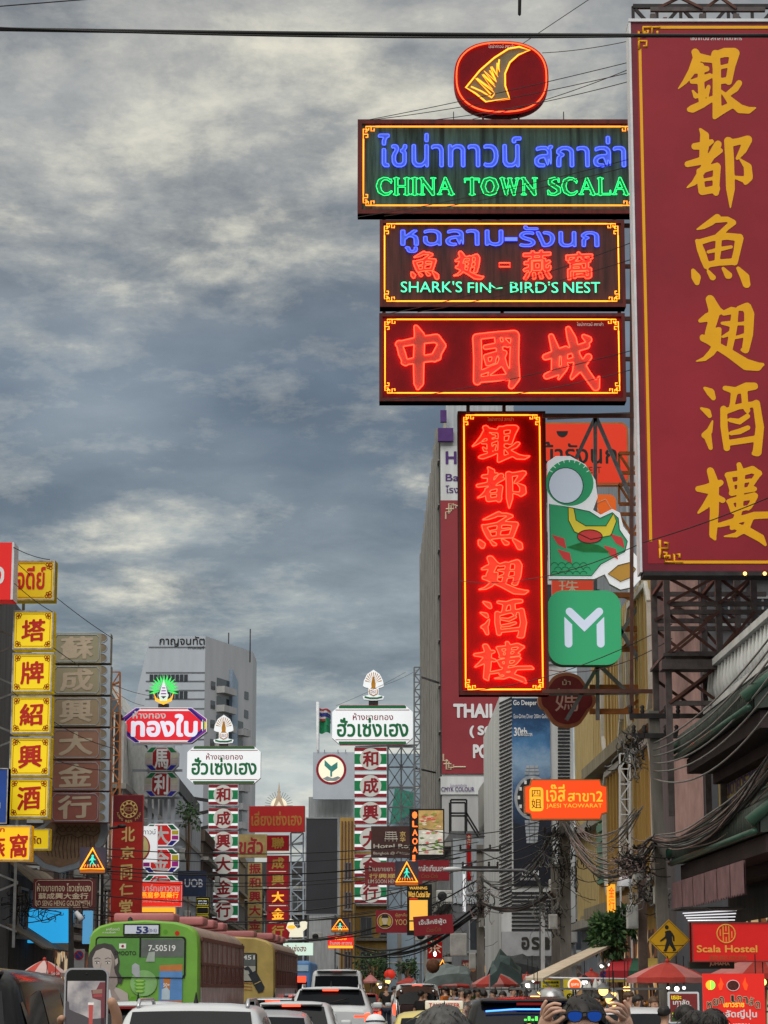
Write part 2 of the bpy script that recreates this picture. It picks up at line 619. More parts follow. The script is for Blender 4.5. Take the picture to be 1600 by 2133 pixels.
# ================================================================ brush-written characters
def S_(t):
    return [[tuple(float(n) for n in p.split(',')) for p in s_.split()] for s_ in t.split(';') if s_.strip()]
BR = {
'銀': '560,385,50 575,420,55 530,520,45 480,590,30 430,640,8; 570,410,40 620,425,50 675,435,40; 560,520,25 600,505,45 640,500,35; 530,590,28 590,580,42 660,550,36; 600,480,40 595,600,42 600,740,42; 535,655,15 555,690,35; 650,625,25 632,680,35; 505,785,30 530,780,48 600,750,42 670,710,35; 705,395,50 712,500,52 708,650,52 705,780,56 685,840,25; 700,408,46 770,385,56 840,385,58; 845,390,62 820,480,46 795,590,42; 735,490,22 805,475,26; 740,585,36 795,580,36; 870,600,38 840,640,42 770,690,28; 690,835,30 740,790,48 820,750,38; 740,655,15 800,720,46 870,780,56 930,790,42 985,772,8',
'都': '575,935,18 605,980,56 600,1060,56 590,1120,48; 530,1055,42 600,1050,46 655,1020,28; 475,1180,38 560,1160,46 640,1130,46 715,1085,33; 700,1040,46 650,1120,46 570,1240,42 520,1310,32 465,1345,8; 560,1230,38 575,1370,46; 570,1230,32 640,1205,36 690,1190,38; 690,1200,46 680,1280,46 675,1380,38; 595,1290,18 650,1280,20; 580,1370,42 680,1352,46; 775,1020,56 780,1150,56 780,1350,56 775,1485,8; 775,1035,46 850,1020,42 920,1005,46; 915,1010,56 880,1080,46 835,1140,20; 860,1150,15 910,1200,50 912,1270,56 890,1310,28; 890,1290,42 810,1270,18',
'魚': '690,1550,42 640,1590,42 590,1620,32 545,1640,10; 690,1570,38 760,1565,34 800,1590,38 750,1630,34 690,1690,38; 545,1725,28 565,1780,46 590,1860,46 605,1910,38; 555,1735,36 650,1705,36 760,1690,44 840,1700,50; 840,1705,52 820,1800,42 800,1880,42; 620,1805,22 700,1785,26 780,1768,22; 695,1700,36 690,1790,36 680,1870,30; 600,1900,36 700,1882,40 800,1875,42; 510,1940,25 530,1990,58 535,2030,32; 615,1945,20 645,1990,40; 720,1925,20 755,1975,48; 825,1925,25 870,1990,58 880,2040,48',
'翅': '620,75,56 650,150,76 630,250,56 600,320,42; 545,230,25 600,205,56 690,160,38; 560,360,35 600,372,46 650,315,46 680,292,28; 670,300,42 660,400,46 620,460,42 570,505,28 510,522,8; 560,350,38 640,400,46 740,460,56 860,545,72 940,560,56 980,545,20; 715,175,32 770,155,46 795,160,42 780,280,46 750,425,38; 700,247,20 752,252,36; 705,345,18 770,312,32; 820,140,30 880,130,56 895,180,62 885,330,56 860,440,46 835,440,20; 800,253,18 870,248,26; 790,352,18 870,332,26',
'酒': '560,720,20 600,750,52 620,790,32; 530,865,15 575,890,42 590,920,28; 610,955,10 585,1030,38 550,1060,40; 570,1060,50 590,1150,28; 705,720,32 780,740,46 860,710,56 915,705,46; 770,750,42 755,830,32 740,880,26; 840,740,42 845,850,36 860,880,36; 690,870,42 690,1000,46 705,1150,42; 690,892,36 800,852,36 930,832,38; 925,830,46 945,1000,52 920,1180,56 895,1190,28; 735,950,28 800,962,36 860,922,32; 740,1045,28 800,1032,36 860,1005,30; 700,1117,36 800,1102,38 920,1082,38',
'樓': '580,1310,46 605,1400,56 600,1600,56 585,1770,46 600,1800,18; 490,1440,38 550,1440,60 650,1395,38; 590,1470,38 540,1560,42 485,1612,14; 610,1490,28 660,1520,38; 785,1265,32 800,1330,46 790,1450,42 780,1580,42; 700,1340,36 780,1330,36 880,1300,46 930,1330,32; 705,1340,36 725,1420,38 735,1470,32; 925,1325,38 880,1390,32 850,1440,28; 740,1402,20 860,1377,22; 725,1472,34 800,1452,36 890,1440,32; 705,1530,32 780,1510,36 890,1490,42 870,1540,32 840,1580,28; 710,1530,32 735,1600,38; 740,1592,30 850,1572,28; 780,1590,36 740,1690,42 720,1720,28; 630,1700,28 740,1670,38 880,1630,46 1000,1625,42 1025,1640,18; 860,1640,38 820,1720,46 750,1770,32 665,1780,10; 730,1700,38 830,1740,52 920,1790,52 955,1840,18',
'中': '275,685,20 295,740,52 290,900,52 290,1030,48 285,1060,20; 178,785,28 195,850,35 215,910,25; 175,792,30 280,770,36 390,755,44 430,800,28; 420,800,42 390,860,42 380,890,20; 205,905,25 300,885,36 395,870,40',
'國': '640,745,42 645,880,42 640,1020,38; 635,740,30 750,725,30 860,725,46; 865,730,42 858,880,46 860,1000,52 840,1050,28; 640,1010,30 750,1000,34 850,990,34; 690,805,24 800,785,28; 690,862,20 750,846,24 735,892,20; 690,865,20 702,912,20 740,897,20; 670,962,24 760,922,24; 760,750,28 775,830,34 800,920,28 825,970,24; 800,840,28 770,920,24 710,975,14; 800,755,14 820,790,28',
'城': '1075,745,25 1100,830,42 1095,950,38; 1040,870,30 1100,850,38 1160,820,28; 1045,985,30 1100,960,38 1160,925,24; 1130,850,28 1200,825,34 1280,800,34; 1150,860,34 1150,940,28 1115,1000,10; 1180,892,22 1220,882,24 1210,960,24 1190,990,14; 1175,700,25 1195,760,46 1220,860,38 1270,960,42 1330,1050,38 1350,990,8; 1290,870,34 1250,930,28 1190,1000,10; 1265,745,20 1290,765,38',
}
def br(c):
    return strokes(c, S_(BR[c]), fat=1.14)
# serif capitals of the green neon, in a box 100 high, y down
SE = {
'C': '78,22,10 60,8,12 40,6,14 20,20,20 12,48,22 20,78,20 42,94,14 64,92,12 80,78,8; 78,10,4 78,32,4',
'H': '16,4,5 16,96,5; 18,6,16 18,94,16; 72,6,16 72,94,16; 4,5,5 32,5,5; 4,95,5 32,95,5; 58,5,5 86,5,5; 58,95,5 86,95,5; 18,50,9 72,50,9',
'I': '20,6,16 20,94,16; 5,5,5 35,5,5; 5,95,5 35,95,5',
'N': '16,6,9 16,94,9; 14,8,16 74,92,18; 76,6,9 76,92,9; 3,5,5 24,5,5; 4,95,5 28,95,5; 64,5,5 88,5,5',
'A': '44,4,8 12,94,8; 44,6,14 78,94,18; 24,64,8 64,64,8; 2,95,5 24,95,5; 62,95,5 92,95,5',
'T': '42,6,16 42,94,16; 6,8,9 78,8,9; 6,8,5 5,28,4; 78,8,5 79,28,4; 28,95,5 56,95,5',
'O': '48,7,13 24,18,20 13,50,22 24,82,20 48,93,13 72,82,20 83,50,22 72,18,20 48,7,13',
'W': '14,6,16 36,92,16; 36,92,9 54,14,9; 54,10,16 76,92,16; 76,92,9 96,6,9; 3,5,5 27,5,5; 44,5,5 66,5,5; 86,5,5 106,5,5',
'S': '62,26,6 60,8,8 40,6,12 18,16,18 18,34,18 40,48,20 60,62,20 62,80,18 42,94,12 18,92,10 8,74,8; 62,6,4 63,26,4; 8,74,4 8,95,4',
'L': '18,6,16 18,94,16; 5,5,5 33,5,5; 5,94,7 68,94,9; 70,72,4 70,95,6',
}
SW = {'C': 84, 'H': 88, 'I': 38, 'N': 88, 'A': 92, 'T': 82, 'O': 94, 'W': 106, 'S': 70, 'L': 72, ' ': 40}
def serif_line(S, t, b, m, **k):
    tot = sum(SW[c] + 6 for c in t)
    x = b[0]
    for c in t:
        wd = SW[c] * (b[2] - b[0]) / tot
        if c != ' ':
            S.put(strokes('se' + c, S_(SE[c]), 70), (x, b[1], x + wd, b[3]), m, **k)
        x += (SW[c] + 6) * (b[2] - b[0]) / tot

def fret(S, x, y, dx, dy, sz, rpx, m, d, key):
    """the Chinese key-pattern corner of a border: a small meander in the corner at (x, y)"""
    q = lambda a, b: (x + a * sz * dx, y + b * sz * dy)
    S.line([q(1.0, 0), q(.62, 0), q(.62, .35), q(.86, .35), q(.86, .18)], rpx, m, d, key)
    S.line([q(.62, 0), q(.2, 0), q(.2, .28), q(.42, .28), q(.42, .14)], rpx, m, d, key)
    S.line([q(0, 1.0), q(0, .62), q(.35, .62), q(.35, .86), q(.18, .86)], rpx, m, d, key)
    S.line([q(0, .62), q(0, .2), q(.28, .2), q(.28, .42), q(.14, .42)], rpx, m, d, key)

def border(S, b, sz, rpx, m, d=0.05, key='border_tube', fr=True):
    x0, y0, x1, y1 = b
    S.line([(x0 + sz, y0), (x1 - sz, y0)], rpx, m, d, key)
    S.line([(x0 + sz, y1), (x1 - sz, y1)], rpx, m, d, key)
    S.line([(x0, y0 + sz), (x0, y1 - sz)], rpx, m, d, key)
    S.line([(x1, y0 + sz), (x1, y1 - sz)], rpx, m, d, key)
    if fr:
        for x, y, dx, dy in ((x0, y0, 1, 1), (x1, y0, -1, 1), (x0, y1, 1, -1), (x1, y1, -1, -1)):
            fret(S, x, y, dx, dy, sz, rpx * 0.8, m, d, key)

# ================================================================ sign materials
RED_VINYL = mat('red_vinyl', (0.27, 0.014, 0.026), 0.5, grunge=0.30, scale=0.22)  # broad tone noise stands in for uneven back-lighting of the panel
RED_VINYL_EDGE = mat('dark_red_vinyl', (0.16, 0.015, 0.028), 0.45)
GOLD_INK = mat('gold_ink', (0.78, 0.38, 0.004), 0.45, grunge=0.06)
WHITE_METAL = mat('white_painted_metal', (0.62, 0.64, 0.68), 0.45, grunge=0.15)
RUST_RED = mat('rust_red_metal', (0.10, 0.013, 0.010), 0.6, grunge=0.45, scale=1.6, streak=4)
DIRTY_GREEN = mat('weathered_grey_green_sheet', (0.045, 0.085, 0.068), 0.5, grunge=0.75, scale=1.5, streak=5, spec=.1)
DIRTY_BROWN = mat('weathered_brown_sheet', (0.07, 0.018, 0.014), 0.5, grunge=0.7, scale=1.5, streak=5)
DEEP_RED = mat('deep_red_sheet', (0.19, 0.007, 0.011), 0.6, grunge=0.3, scale=0.8, spec=.08)
BRIGHT_RED = mat('bright_red_sheet', (0.34, 0.005, 0.005), 0.6, grunge=0.2, scale=0.8, spec=.08)
SALMON = mat('salmon_letter_paint', (0.30, 0.06, 0.04), 0.6, grunge=0.12)
ORANGE_RED = mat('orange_red_letter_paint', (0.50, 0.075, 0.035), 0.45, grunge=0.12)
BLUE_PAINT = mat('blue_letter_paint', (0.09, 0.17, 0.42), 0.5, grunge=0.15)
GREEN_PAINT = mat('green_letter_paint', (0.02, 0.20, 0.07), 0.5, grunge=0.15)
FIN_GREY = mat('grey_fin_paint', (0.16, 0.145, 0.085), 0.5, grunge=0.25)
N_RED = glow('red_neon', (1.0, 0.018, 0.007), 13.0)
N_RED2 = glow('orange_neon', (1.0, 0.09, 0.02), 2.2)
N_BLUE = glow('blue_neon', (0.035, 0.06, 1.0), 4.6)
N_GREEN = glow('green_neon', (0.012, 0.6, 0.13), 2.6)
N_MINT = glow('mint_neon', (0.07, 0.85, 0.40), 1.3)
N_YEL = glow('yellow_neon', (1.0, 0.30, 0.018), 2.6)
N_ORBORDER = glow('amber_neon', (1.0, 0.24, 0.018), 2.4)
DARK_STEEL = mat('dark_steel', (0.035, 0.032, 0.034), 0.55, 0.3, grunge=0.4, scale=4)
GREY_STEEL = mat('grey_steel', (0.16, 0.165, 0.175), 0.5, 0.4, grunge=0.35, scale=4)
WHITE_INK = mat('white_ink', (0.72, 0.72, 0.72), 0.5, grunge=0.04)
BLACK_INK = mat('black_ink', (0.02, 0.02, 0.02), 0.5, grunge=0.05)
CREAM_INK = mat('cream_ink', (0.60, 0.50, 0.36), 0.5, grunge=0.08)
BULB_WARM = glow('warm_bulb', (1.0, 0.50, 0.13), 3.4)
BULB_WHITE = glow('white_bulb', (1.0, 0.93, 0.88), 4.0)

# ================================================================ the cluster of restaurant signs, upper right
Y1 = 44.0
S = Sign('restaurant_sign', 'huge dark red upright sign with six gold brush characters, nearest and largest of all', (1316, 46, 1712, 1190), Y1, 0.5)
S.body(RED_VINYL_EDGE)
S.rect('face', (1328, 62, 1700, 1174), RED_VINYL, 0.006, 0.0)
S.rect('side_panel', (1311.5, 44, 1316, 1192), WHITE_METAL, 0.02)
S.rect('cornice', (1311.5, 40, 1716, 46), WHITE_METAL, 0.04)
S.rect('lower_rail', (1318, 1190, 1712, 1199), DARK_STEEL, 0.02)
bx = (1334.5, 56.5, 1694, 1171)
for q in ((1377, 54, 1655, 60), (1383, 1168, 1655, 1174), (1331.5, 102, 1337.5, 1128), (1688, 102, 1694, 1128)):
    S.rect('border', q, GOLD_INK, 0.012, 0.005)
for x, y, ax, ay in ((1333, 57, 1, 1), (1691, 57, -1, 1), (1353, 1171, 1, -1), (1691, 1171, -1, -1)):
    fret(S, x, y, ax, ay, 46, 3.0, GOLD_INK, 0.008, 'border')
for c, b in (('銀', (1413, 100, 1578, 249)), ('都', (1423, 267, 1567, 434)), ('魚', (1431, 446, 1554, 600)), ('翅', (1436, 615, 1578, 773)), ('酒', (1442, 797, 1573, 951)), ('樓', (1428, 963, 1591, 1138))):
    S.put(br(c), b, GOLD_INK, 0.014, 'character')
S.text('ไชน่าทาวน์ สกาล่า ภัตตาคาร', (1442, 74, 1552, 84), WHITE_INK, 0, 'lettering')
for x in (1524, 1564, 1578):
    mb, mi = S.part('rail_lamp', BULB_WARM)
    a = S.L(x, 1196)
    mb.ball((a[0], S.y(0.06), a[1]), 0.035, mi)
S.o.location.x += 0.09
S.done()

Y2 = 60.0
S = Sign('restaurant_sign', 'wide weathered sign with blue Thai letters over green neon CHINA TOWN SCALA', (745, 250, 1330, 446), Y2, 0.45)
S.body(DIRTY_GREEN)
S.frame(RUST_RED, 9, 0.06)
border(S, (757, 266, 1320, 430), 26, 1.7, N_ORBORDER, 0.09)
S.text('ไชน่าทาวน์', (788, 280, 1086, 349), BLUE_PAINT, 0.012, 'lettering#a', 0.012, tube=0.95, tm=N_BLUE, td=0.07)
S.text('สกาล่า', (1114, 286, 1303, 349), BLUE_PAINT, 0.012, 'lettering#b', 0.012, tube=0.95, tm=N_BLUE, td=0.07)
serif_line(S, 'CHINA TOWN SCALA', (784, 371, 1312, 409), GREEN_PAINT, d=0.012, key='lettering#c', tube=0.85, tm=N_GREEN, td=0.07)
for x in (946, 1177):
    S.rect('rod', (x - 0.8, 228, x + 0.8, 250), DARK_STEEL, -0.15, -0.25)
S.done()

S = Sign('restaurant_sign', 'round red sign with a yellow neon shark fin standing on the wide sign', (946, 83, 1143, 238), Y2, 0.35)
S.poly(ell(1044.5, 162, 98.5, 77, 56, 2.5), BRIGHT_RED, 0, 'panel')
S.poly(ell(1044.5, 162, 88, 67, 56, 2.5), DEEP_RED, 0.006, 'face', 0.006)
S.line(ell(1044.5, 162, 93.5, 72, 56, 2.5), 1.5, N_RED2, 0.05, 'rim_tube', True)
fin = [(1104, 106), (1082, 99), (1060, 103), (1030, 122), (1000, 148), (970, 184), (990, 196), (1012, 214), (1061, 207), (1052, 180), (1052, 155), (1062, 132), (1080, 116)]
S.poly(fin, FIN_GREY, 0.012, 'fin', 0.005)
S.line(fin, 1.8, N_YEL, 0.06, 'fin_tube', True)
zig = []
for i in range(11):
    t = i / 10
    zig += [(1040 - 52 * t + 3 * (i % 3), 126 + 40 * t + (i % 2) * 3), (1038 - 16 * t + 4 * (i % 2), 146 + 52 * t)]
S.line([(981, 182), (1003, 192), (1024, 205), (1030, 196)] , 1.5, N_YEL, 0.065, 'fin_tube')
S.line(zig, 1.6, N_YEL, 0.07, 'fin_tube')
S.text('ไชน่าทาวน์ สกาล่า', (1018, 92, 1072, 100), WHITE_INK, 0)
for x in (1006, 1080):
    S.rect('post', (x - 2, 234, x + 2, 251), RUST_RED, -0.08, -0.2)
S.rect('post', (1006, 236, 1080, 240), RUST_RED, -0.08, -0.2)
S.done()

S = Sign('restaurant_sign', "dark sign with blue Thai line, red 魚翅 characters and mint SHARK'S FIN - BIRD'S NEST", (791, 459, 1302, 640), Y2, 0.4)
S.body(DIRTY_BROWN)
S.frame(RUST_RED, 7, 0.05)
border(S, (801, 468, 1288, 629), 24, 1.5, N_YEL, 0.08)
S.text('หูฉลาม', (835, 480, 1048, 527), BLUE_PAINT, 0.012, 'lettering#a', 0.012, tube=0.9, tm=N_BLUE, td=0.065)
S.rect('lettering#a', (1052, 496, 1078, 503), N_BLUE, 0.07, 0.05)
S.text('รังนก', (1083, 472, 1248, 515), BLUE_PAINT, 0.012, 'lettering#b', 0.012, tube=0.9, tm=N_BLUE, td=0.065)
for c, b in (('魚', (856, 525, 914, 583)), ('翅', (945, 525, 1007, 583))):
    S.put(br(c), b, SALMON, 0.012, 'character', tube=1.0, tm=N_RED, td=0.06)
S.text('燕', (1090, 523, 1148, 584), SALMON, 0.022, 'character', tube=1.0, tm=N_RED, td=0.06, lean=0.05)
S.text('窩', (1179, 526, 1234, 584), SALMON, 0.022, 'character', tube=1.0, tm=N_RED, td=0.06, lean=0.05)
S.line([(1040, 549), (1062, 549), (1062, 557), (1040, 557)], 1.2, N_RED, 0.06, 'neon_tube', True)
for t, b in (("SHARK'S", (835, 587, 962, 610)), ('FIN', (974, 590, 1022, 611)), ("BIRD'S", (1062, 588, 1162, 611)), ('NEST', (1173, 589, 1249, 611))):
    S.text(t, b, N_MINT, 0.008, 'neon_tube', 0.06)
S.line([(1020, 594), (1032, 602), (1046, 601)], 1.2, N_MINT, 0.06)
S.done()

S = Sign('restaurant_sign', 'dark red sign with three large red neon characters 中國城', (790, 653, 1303, 836), Y2, 0.45)
S.body(RUST_RED)
S.rect('face', (797, 660, 1296, 827), DEEP_RED, 0.006, 0)
S.frame(RUST_RED, 7, 0.05)
border(S, (802, 667, 1289, 820), 24, 1.5, N_YEL, 0.08)
for c, b in (('中', (824, 679, 929, 813)), ('國', (985, 690, 1082, 811)), ('城', (1130, 682, 1248, 815))):
    S.put(br(c), b, SALMON, 0.014, 'character', tube=1.05, tm=N_RED, td=0.075)
S.text('ไชน่าทาวน์ สกาล่า', (1203, 671, 1258, 679), WHITE_INK, 0)
S.done()

Y3 = 62.0
S = Sign('restaurant_sign', 'tall narrow red neon sign with six glowing red characters in a yellow tube border', (955, 857, 1140, 1448), Y3, 0.4)
S.body(RUST_RED)
S.rect('face', (962, 864, 1133, 1440), BRIGHT_RED, 0.006, 0)
S.frame(RUST_RED, 6, 0.04)
border(S, (968, 866, 1127, 1437), 23, 1.7, N_YEL, 0.08)
for c, b in (('銀', (985, 887, 1106, 964)), ('都', (993, 974, 1098, 1060)), ('魚', (996, 1067, 1089, 1146)), ('翅', (997, 1159, 1100, 1239)), ('酒', (999, 1249, 1095, 1330)), ('樓', (985, 1337, 1109, 1424))):
    S.put(br(c), b, ORANGE_RED, 0.012, 'character', tube=0.95, tm=N_RED, td=0.07)
S.text('ไชน่าทาวน์ สกาล่า', (1018, 869, 1073, 877), CREAM_INK, 0)
S.done()
# ================================================================ ground
ASPHALT = mat('asphalt', (0.05, 0.05, 0.052), 0.75, grunge=0.35, scale=1.2)
CONCRETE = mat('concrete', (0.30, 0.29, 0.27), 0.8, grunge=0.35, scale=1.5, streak=3)
PAVING = mat('paving', (0.20, 0.19, 0.175), 0.8, grunge=0.3, scale=3)
ROADPAINT = mat('road_paint', (0.62, 0.62, 0.58), 0.6, grunge=0.3, scale=6)
def sx_(Y, D):
    """x of a line along the street, D metres right of its axis, which drifts left with distance"""
    return D - 0.016 * Y
g = MB()
g.box((-1500, -60, -0.3), (1500, 3000, 0))
tag(g.build('ground', mat('city_ground', (0.10, 0.098, 0.09), 0.9, grunge=0.3, scale=0.05)), kind='structure')
g = MB()
g.add([(sx_(-60, -6.4), -60, .004), (sx_(-60, 5.2), -60, .004), (sx_(460, 5.2), 460, .004), (sx_(460, -6.4), 460, .004)], [(0, 1, 2, 3)])
tag(g.build('road', ASPHALT), kind='structure')
g = MB()
for D in (-3.5, -0.6, 2.3):
    for k in range(40):
        y = 2 + k * 6
        g.add([(sx_(y, D - .06), y, .008), (sx_(y, D + .06), y, .008), (sx_(y + 2.6, D + .06), y + 2.6, .008), (sx_(y + 2.6, D - .06), y + 2.6, .008)], [(0, 1, 2, 3)])
tag(g.build('lane_markings', ROADPAINT), kind='structure')
for nm, a, b in (('pavement', -6.4, -12), ('pavement', 5.2, 12)):
    g = MB()
    g.add([(sx_(y, d), y, z) for z in (0.002, .14) for y in (-60, 460) for d in (a, b)], [(0, 1, 3, 2), (4, 5, 7, 6), (0, 4, 6, 2), (1, 5, 7, 3), (0, 1, 5, 4), (2, 3, 7, 6)])
    tag(g.build(nm, PAVING), kind='structure')

# ================================================================ buildings
GLASS = mat('dark_window_glass', (0.03, 0.035, 0.042), 0.12, 0, grunge=0.2, spec=0.6)
GLASS_B = mat('blue_grey_glass', (0.10, 0.14, 0.17), 0.15, 0, grunge=0.25, scale=0.5, spec=0.6)
FRAME_G = mat('grey_window_frame', (0.25, 0.26, 0.27), 0.5, grunge=0.15)
FRAME_W = mat('white_window_frame', (0.55, 0.55, 0.53), 0.5, grunge=0.2)
W_BLUEGREY = mat('blue_grey_concrete', (0.42, 0.46, 0.52), 0.7, grunge=0.12, scale=0.25, streak=1.5)
W_PALE = mat('pale_concrete', (0.44, 0.44, 0.44), 0.75, grunge=0.22, scale=0.4, streak=2)
W_WHITE = mat('white_render', (0.58, 0.59, 0.60), 0.7, grunge=0.25, scale=0.5, streak=2)
W_GREY = mat('grey_render', (0.14, 0.145, 0.155), 0.75, grunge=0.35, scale=0.7, streak=3)
W_DARK = mat('sooty_render', (0.05, 0.049, 0.052), 0.8, grunge=0.45, scale=0.8, streak=3)
W_BROWN = mat('brown_render', (0.09, 0.068, 0.055), 0.8, grunge=0.4, scale=0.8, streak=3)
W_YELLOW = mat('yellow_ochre_render', (0.42, 0.27, 0.085), 0.65, grunge=0.25, scale=0.6, streak=3)
W_PINK = mat('peeling_pink_render', (0.34, 0.21, 0.185), 0.75, grunge=0.6, scale=1.2, streak=2)
W_CREAM = mat('cream_render', (0.27, 0.235, 0.17), 0.7, grunge=0.3, scale=0.8, streak=3)
CORRU = mat('corrugated_sheet', (0.40, 0.43, 0.46), 0.45, 0.2, grunge=0.25, scale=1, streak=4)
SHUTTER = mat('shutter_green', (0.12, 0.25, 0.19), 0.6, grunge=0.3, scale=2)
RUST = mat('rusty_orange_steel', (0.34, 0.12, 0.035), 0.7, grunge=0.4, scale=3)
BLACK = mat('black_plastic', (0.012, 0.012, 0.013), 0.5, grunge=0.2)
AC_M = mat('air_conditioner_casing', (0.42, 0.42, 0.40), 0.55, grunge=0.3, scale=3)

SHOP = bpy.data.materials.new('lit_shop_interior')
SHOP.use_nodes = True
t = SHOP.node_tree
pb = t.nodes['Principled BSDF']
pb.inputs['Base Color'].default_value = (.03, .022, .018, 1)
tcn = t.nodes.new('ShaderNodeTexCoord'); vo = t.nodes.new('ShaderNodeTexVoronoi'); vo.inputs['Scale'].default_value = 2.6
rp = t.nodes.new('ShaderNodeValToRGB')
e = rp.color_ramp.elements
while len(e) < 6: e.new(.5)
for i_, (p_, c_) in enumerate(((0, (.004, .003, .003)), (.45, (.02, .008, .004)), (.62, (.30, .09, .02)), (.72, (.04, .015, .01)), (.86, (.75, .42, .14)), (1, (1, .85, .6)))):
    e[i_].position = p_; e[i_].color = (*c_, 1)
sc3 = t.nodes.new('ShaderNodeSeparateXYZ')
t.links.new(tcn.outputs['Object'], vo.inputs['Vector']); t.links.new(vo.outputs['Color'], sc3.inputs[0]); t.links.new(sc3.outputs['X'], rp.inputs[0])
t.links.new(rp.outputs[0], pb.inputs['Emission Color']); pb.inputs['Emission Strength'].default_value = .55

class Block:
    """a building: box of wall with windows and whatever else hangs on it; local origin at the base of its near left corner"""
    def __init__(s, name, label, x0, x1, y0, y1, h, wall, drift=0.016, cat='building', group=None, z0=0.0):
        s.w, s.d, s.h = x1 - x0, y1 - y0, h
        s.o = thing(name, label, cat, (x0, y0, z0), math.atan(drift), group)
        s.k = 0
        m = MB()
        m.box((0, 0, 0), (s.w, s.d, h))
        m.build('wall', wall, s.o)
    def parapet(s, m, t=0.25, hh=0.7, key='parapet'):
        b = MB()
        o = 0.12
        for a, c in (((-o, -o, s.h), (s.w + o, t - o, s.h + hh)), ((-o, s.d - t + o, s.h), (s.w + o, s.d + o, s.h + hh)),
                     ((-o, t - o, s.h), (t - o, s.d - t + o, s.h + hh)), ((s.w - t + o, t - o, s.h), (s.w + o, s.d - t + o, s.h + hh))):
            b.box(a, c)
        b.build(key, m, s.o)
    def fp(s, face, a, z, dpt):
        """point on a face: a metres along it, dpt metres proud"""
        return {'S': (a, -dpt, z), 'E': (s.w + dpt, a, z), 'W': (-dpt, a, z)}[face]
    def slab(s, mb, face, a0, a1, z0, z1, d0, d1, mi=0):
        p, q = s.fp(face, a0, z0, d0), s.fp(face, a1, z1, d1)
        mb.box(tuple(min(x, y) for x, y in zip(p, q)), tuple(max(x, y) for x, y in zip(p, q)), mi)
    def window(s, face, a0, z0, wd, hh, fm, gm, mull=2, sill=True):
        f, p = MB(), MB()
        t = 0.07
        for q in ((a0 - t, a0, z0 - t, z0 + hh + t), (a0 + wd, a0 + wd + t, z0 - t, z0 + hh + t), (a0, a0 + wd, z0 - t, z0), (a0, a0 + wd, z0 + hh, z0 + hh + t)):
            s.slab(f, face, *q, 0.002, 0.09)
        for i in range(1, mull):
            x = a0 + wd * i / mull
            s.slab(f, face, x - .025, x + .025, z0, z0 + hh, 0.002, 0.06)
        if sill:
            s.slab(f, face, a0 - .15, a0 + wd + .15, z0 - .16, z0 - t, 0.002, 0.16)
        s.slab(p, face, a0, a0 + wd, z0, z0 + hh, 0.002, 0.02)
        fo = f.build('window', fm, s.o)
        p.build('pane', gm, fo)
    def grid(s, face, a0, a1, n, z0, st, rows, wd, hh, fm=None, gm=None, skip=0.0):
        for r in range(rows):
            for i in range(n):
                if rnd.random() < skip:
                    continue
                s.window(face, a0 + (a1 - a0) * (i + .5) / n - wd / 2, z0 + st * r, wd, hh, fm or FRAME_G, gm or GLASS)
    def bands(s, face, a0, a1, zs, hh, dpt, m, key='ledge'):
        b = MB()
        for z in zs:
            s.slab(b, face, a0, a1, z, z + hh, 0.002, dpt)
        b.build(key, m, s.o)
    def ribs(s, face, a0, a1, z0, z1, n, wd, dpt, m, key='fin'):
        b = MB()
        for i in range(n):
            a = a0 + (a1 - a0) * (i + .5) / n
            s.slab(b, face, a - wd / 2, a + wd / 2, z0, z1, 0.002, dpt)
        return b.build(key, m, s.o)

def ac_unit(p, face, label=None, group='air conditioners on the shophouse walls'):
    o = thing('air_conditioner', label or 'boxy grey outdoor air conditioner with round fan grille on a shophouse wall', 'air conditioner', p, {'S': 0, 'E': R(90), 'W': R(-90)}[face], group)
    MB().bbox((-.42, -.32, 0), (.42, 0, .62), .03, n=1).build('casing', AC_M, o)
    m = MB()
    m.lathe([(.001, .335), (.07, .345), (.24, .335), (.25, .32)], 14)
    m.v = [Vector((q.x - .1, -q.z, q.y + .31)) for q in m.v]
    m.build('fan_grille', BLACK, o)
    m = MB()
    for x in (-.3, .3):
        m.bar((x, .0, -.03), (x, -.34, -.03), .04)
    m.build('bracket', DARK_STEEL, o)
    return o

# ---- the pale tower far behind the left row
Yt = 320.0
p0, p1, p2 = at(312, 1330, Yt), at(428, 1325, Yt), at(527, 1358, Yt + 16)
tw = thing('office_tower', 'tall pale blue-grey tower with a cut-off sloping left corner and stacked balconies', 'building', (p0.x, Yt, 0))
W_, H_ = p1.x - p0.x, p1.z
m = MB()
xl, xs = at(272, 1500, Yt).x - p0.x, 0.0
m.prism([(xl, 0), (W_, 0), (W_, H_), (0, H_), (xl, H_ - 11.5)], 0, 22)
m.build('wall', W_BLUEGREY, tw)
m = MB()
dx2 = p2.x - p1.x
sd = lambda a, z, o=0: (W_ + a * dx2 + o * .93, a * 16 - o * .36, z)     # the right face turns away down the side street
m.add([sd(0, 0), sd(1, 0), sd(1, p2.z), sd(0, H_), (W_, 22, 0), (W_ + dx2, 26, 0), (W_ + dx2, 26, p2.z), (W_, 22, H_)],
      [(0, 1, 2, 3), (1, 5, 6, 2), (3, 2, 6, 7), (5, 4, 7, 6)])
m.build('side_wall', mat('tower_side_concrete', (0.50, 0.51, 0.53), 0.7, grunge=0.1, scale=0.25, streak=1.5), tw)  # side face coloured paler than the front, standing in for its stronger light
def tz(v): return at(400, v, Yt).z
def tx_(u): return at(u, 1450, Yt).x - p0.x
m = MB()
for v in (1350, 1403, 1421, 1440, 1458, 1478, 1498, 1520, 1542):
    m.box((tx_(308 if v < 1400 else 303), -.03, tz(v)), (W_, -.003, tz(v) + .2))
m.build('groove', mat('joint_grey', (0.13, 0.14, 0.16), 0.8), tw)
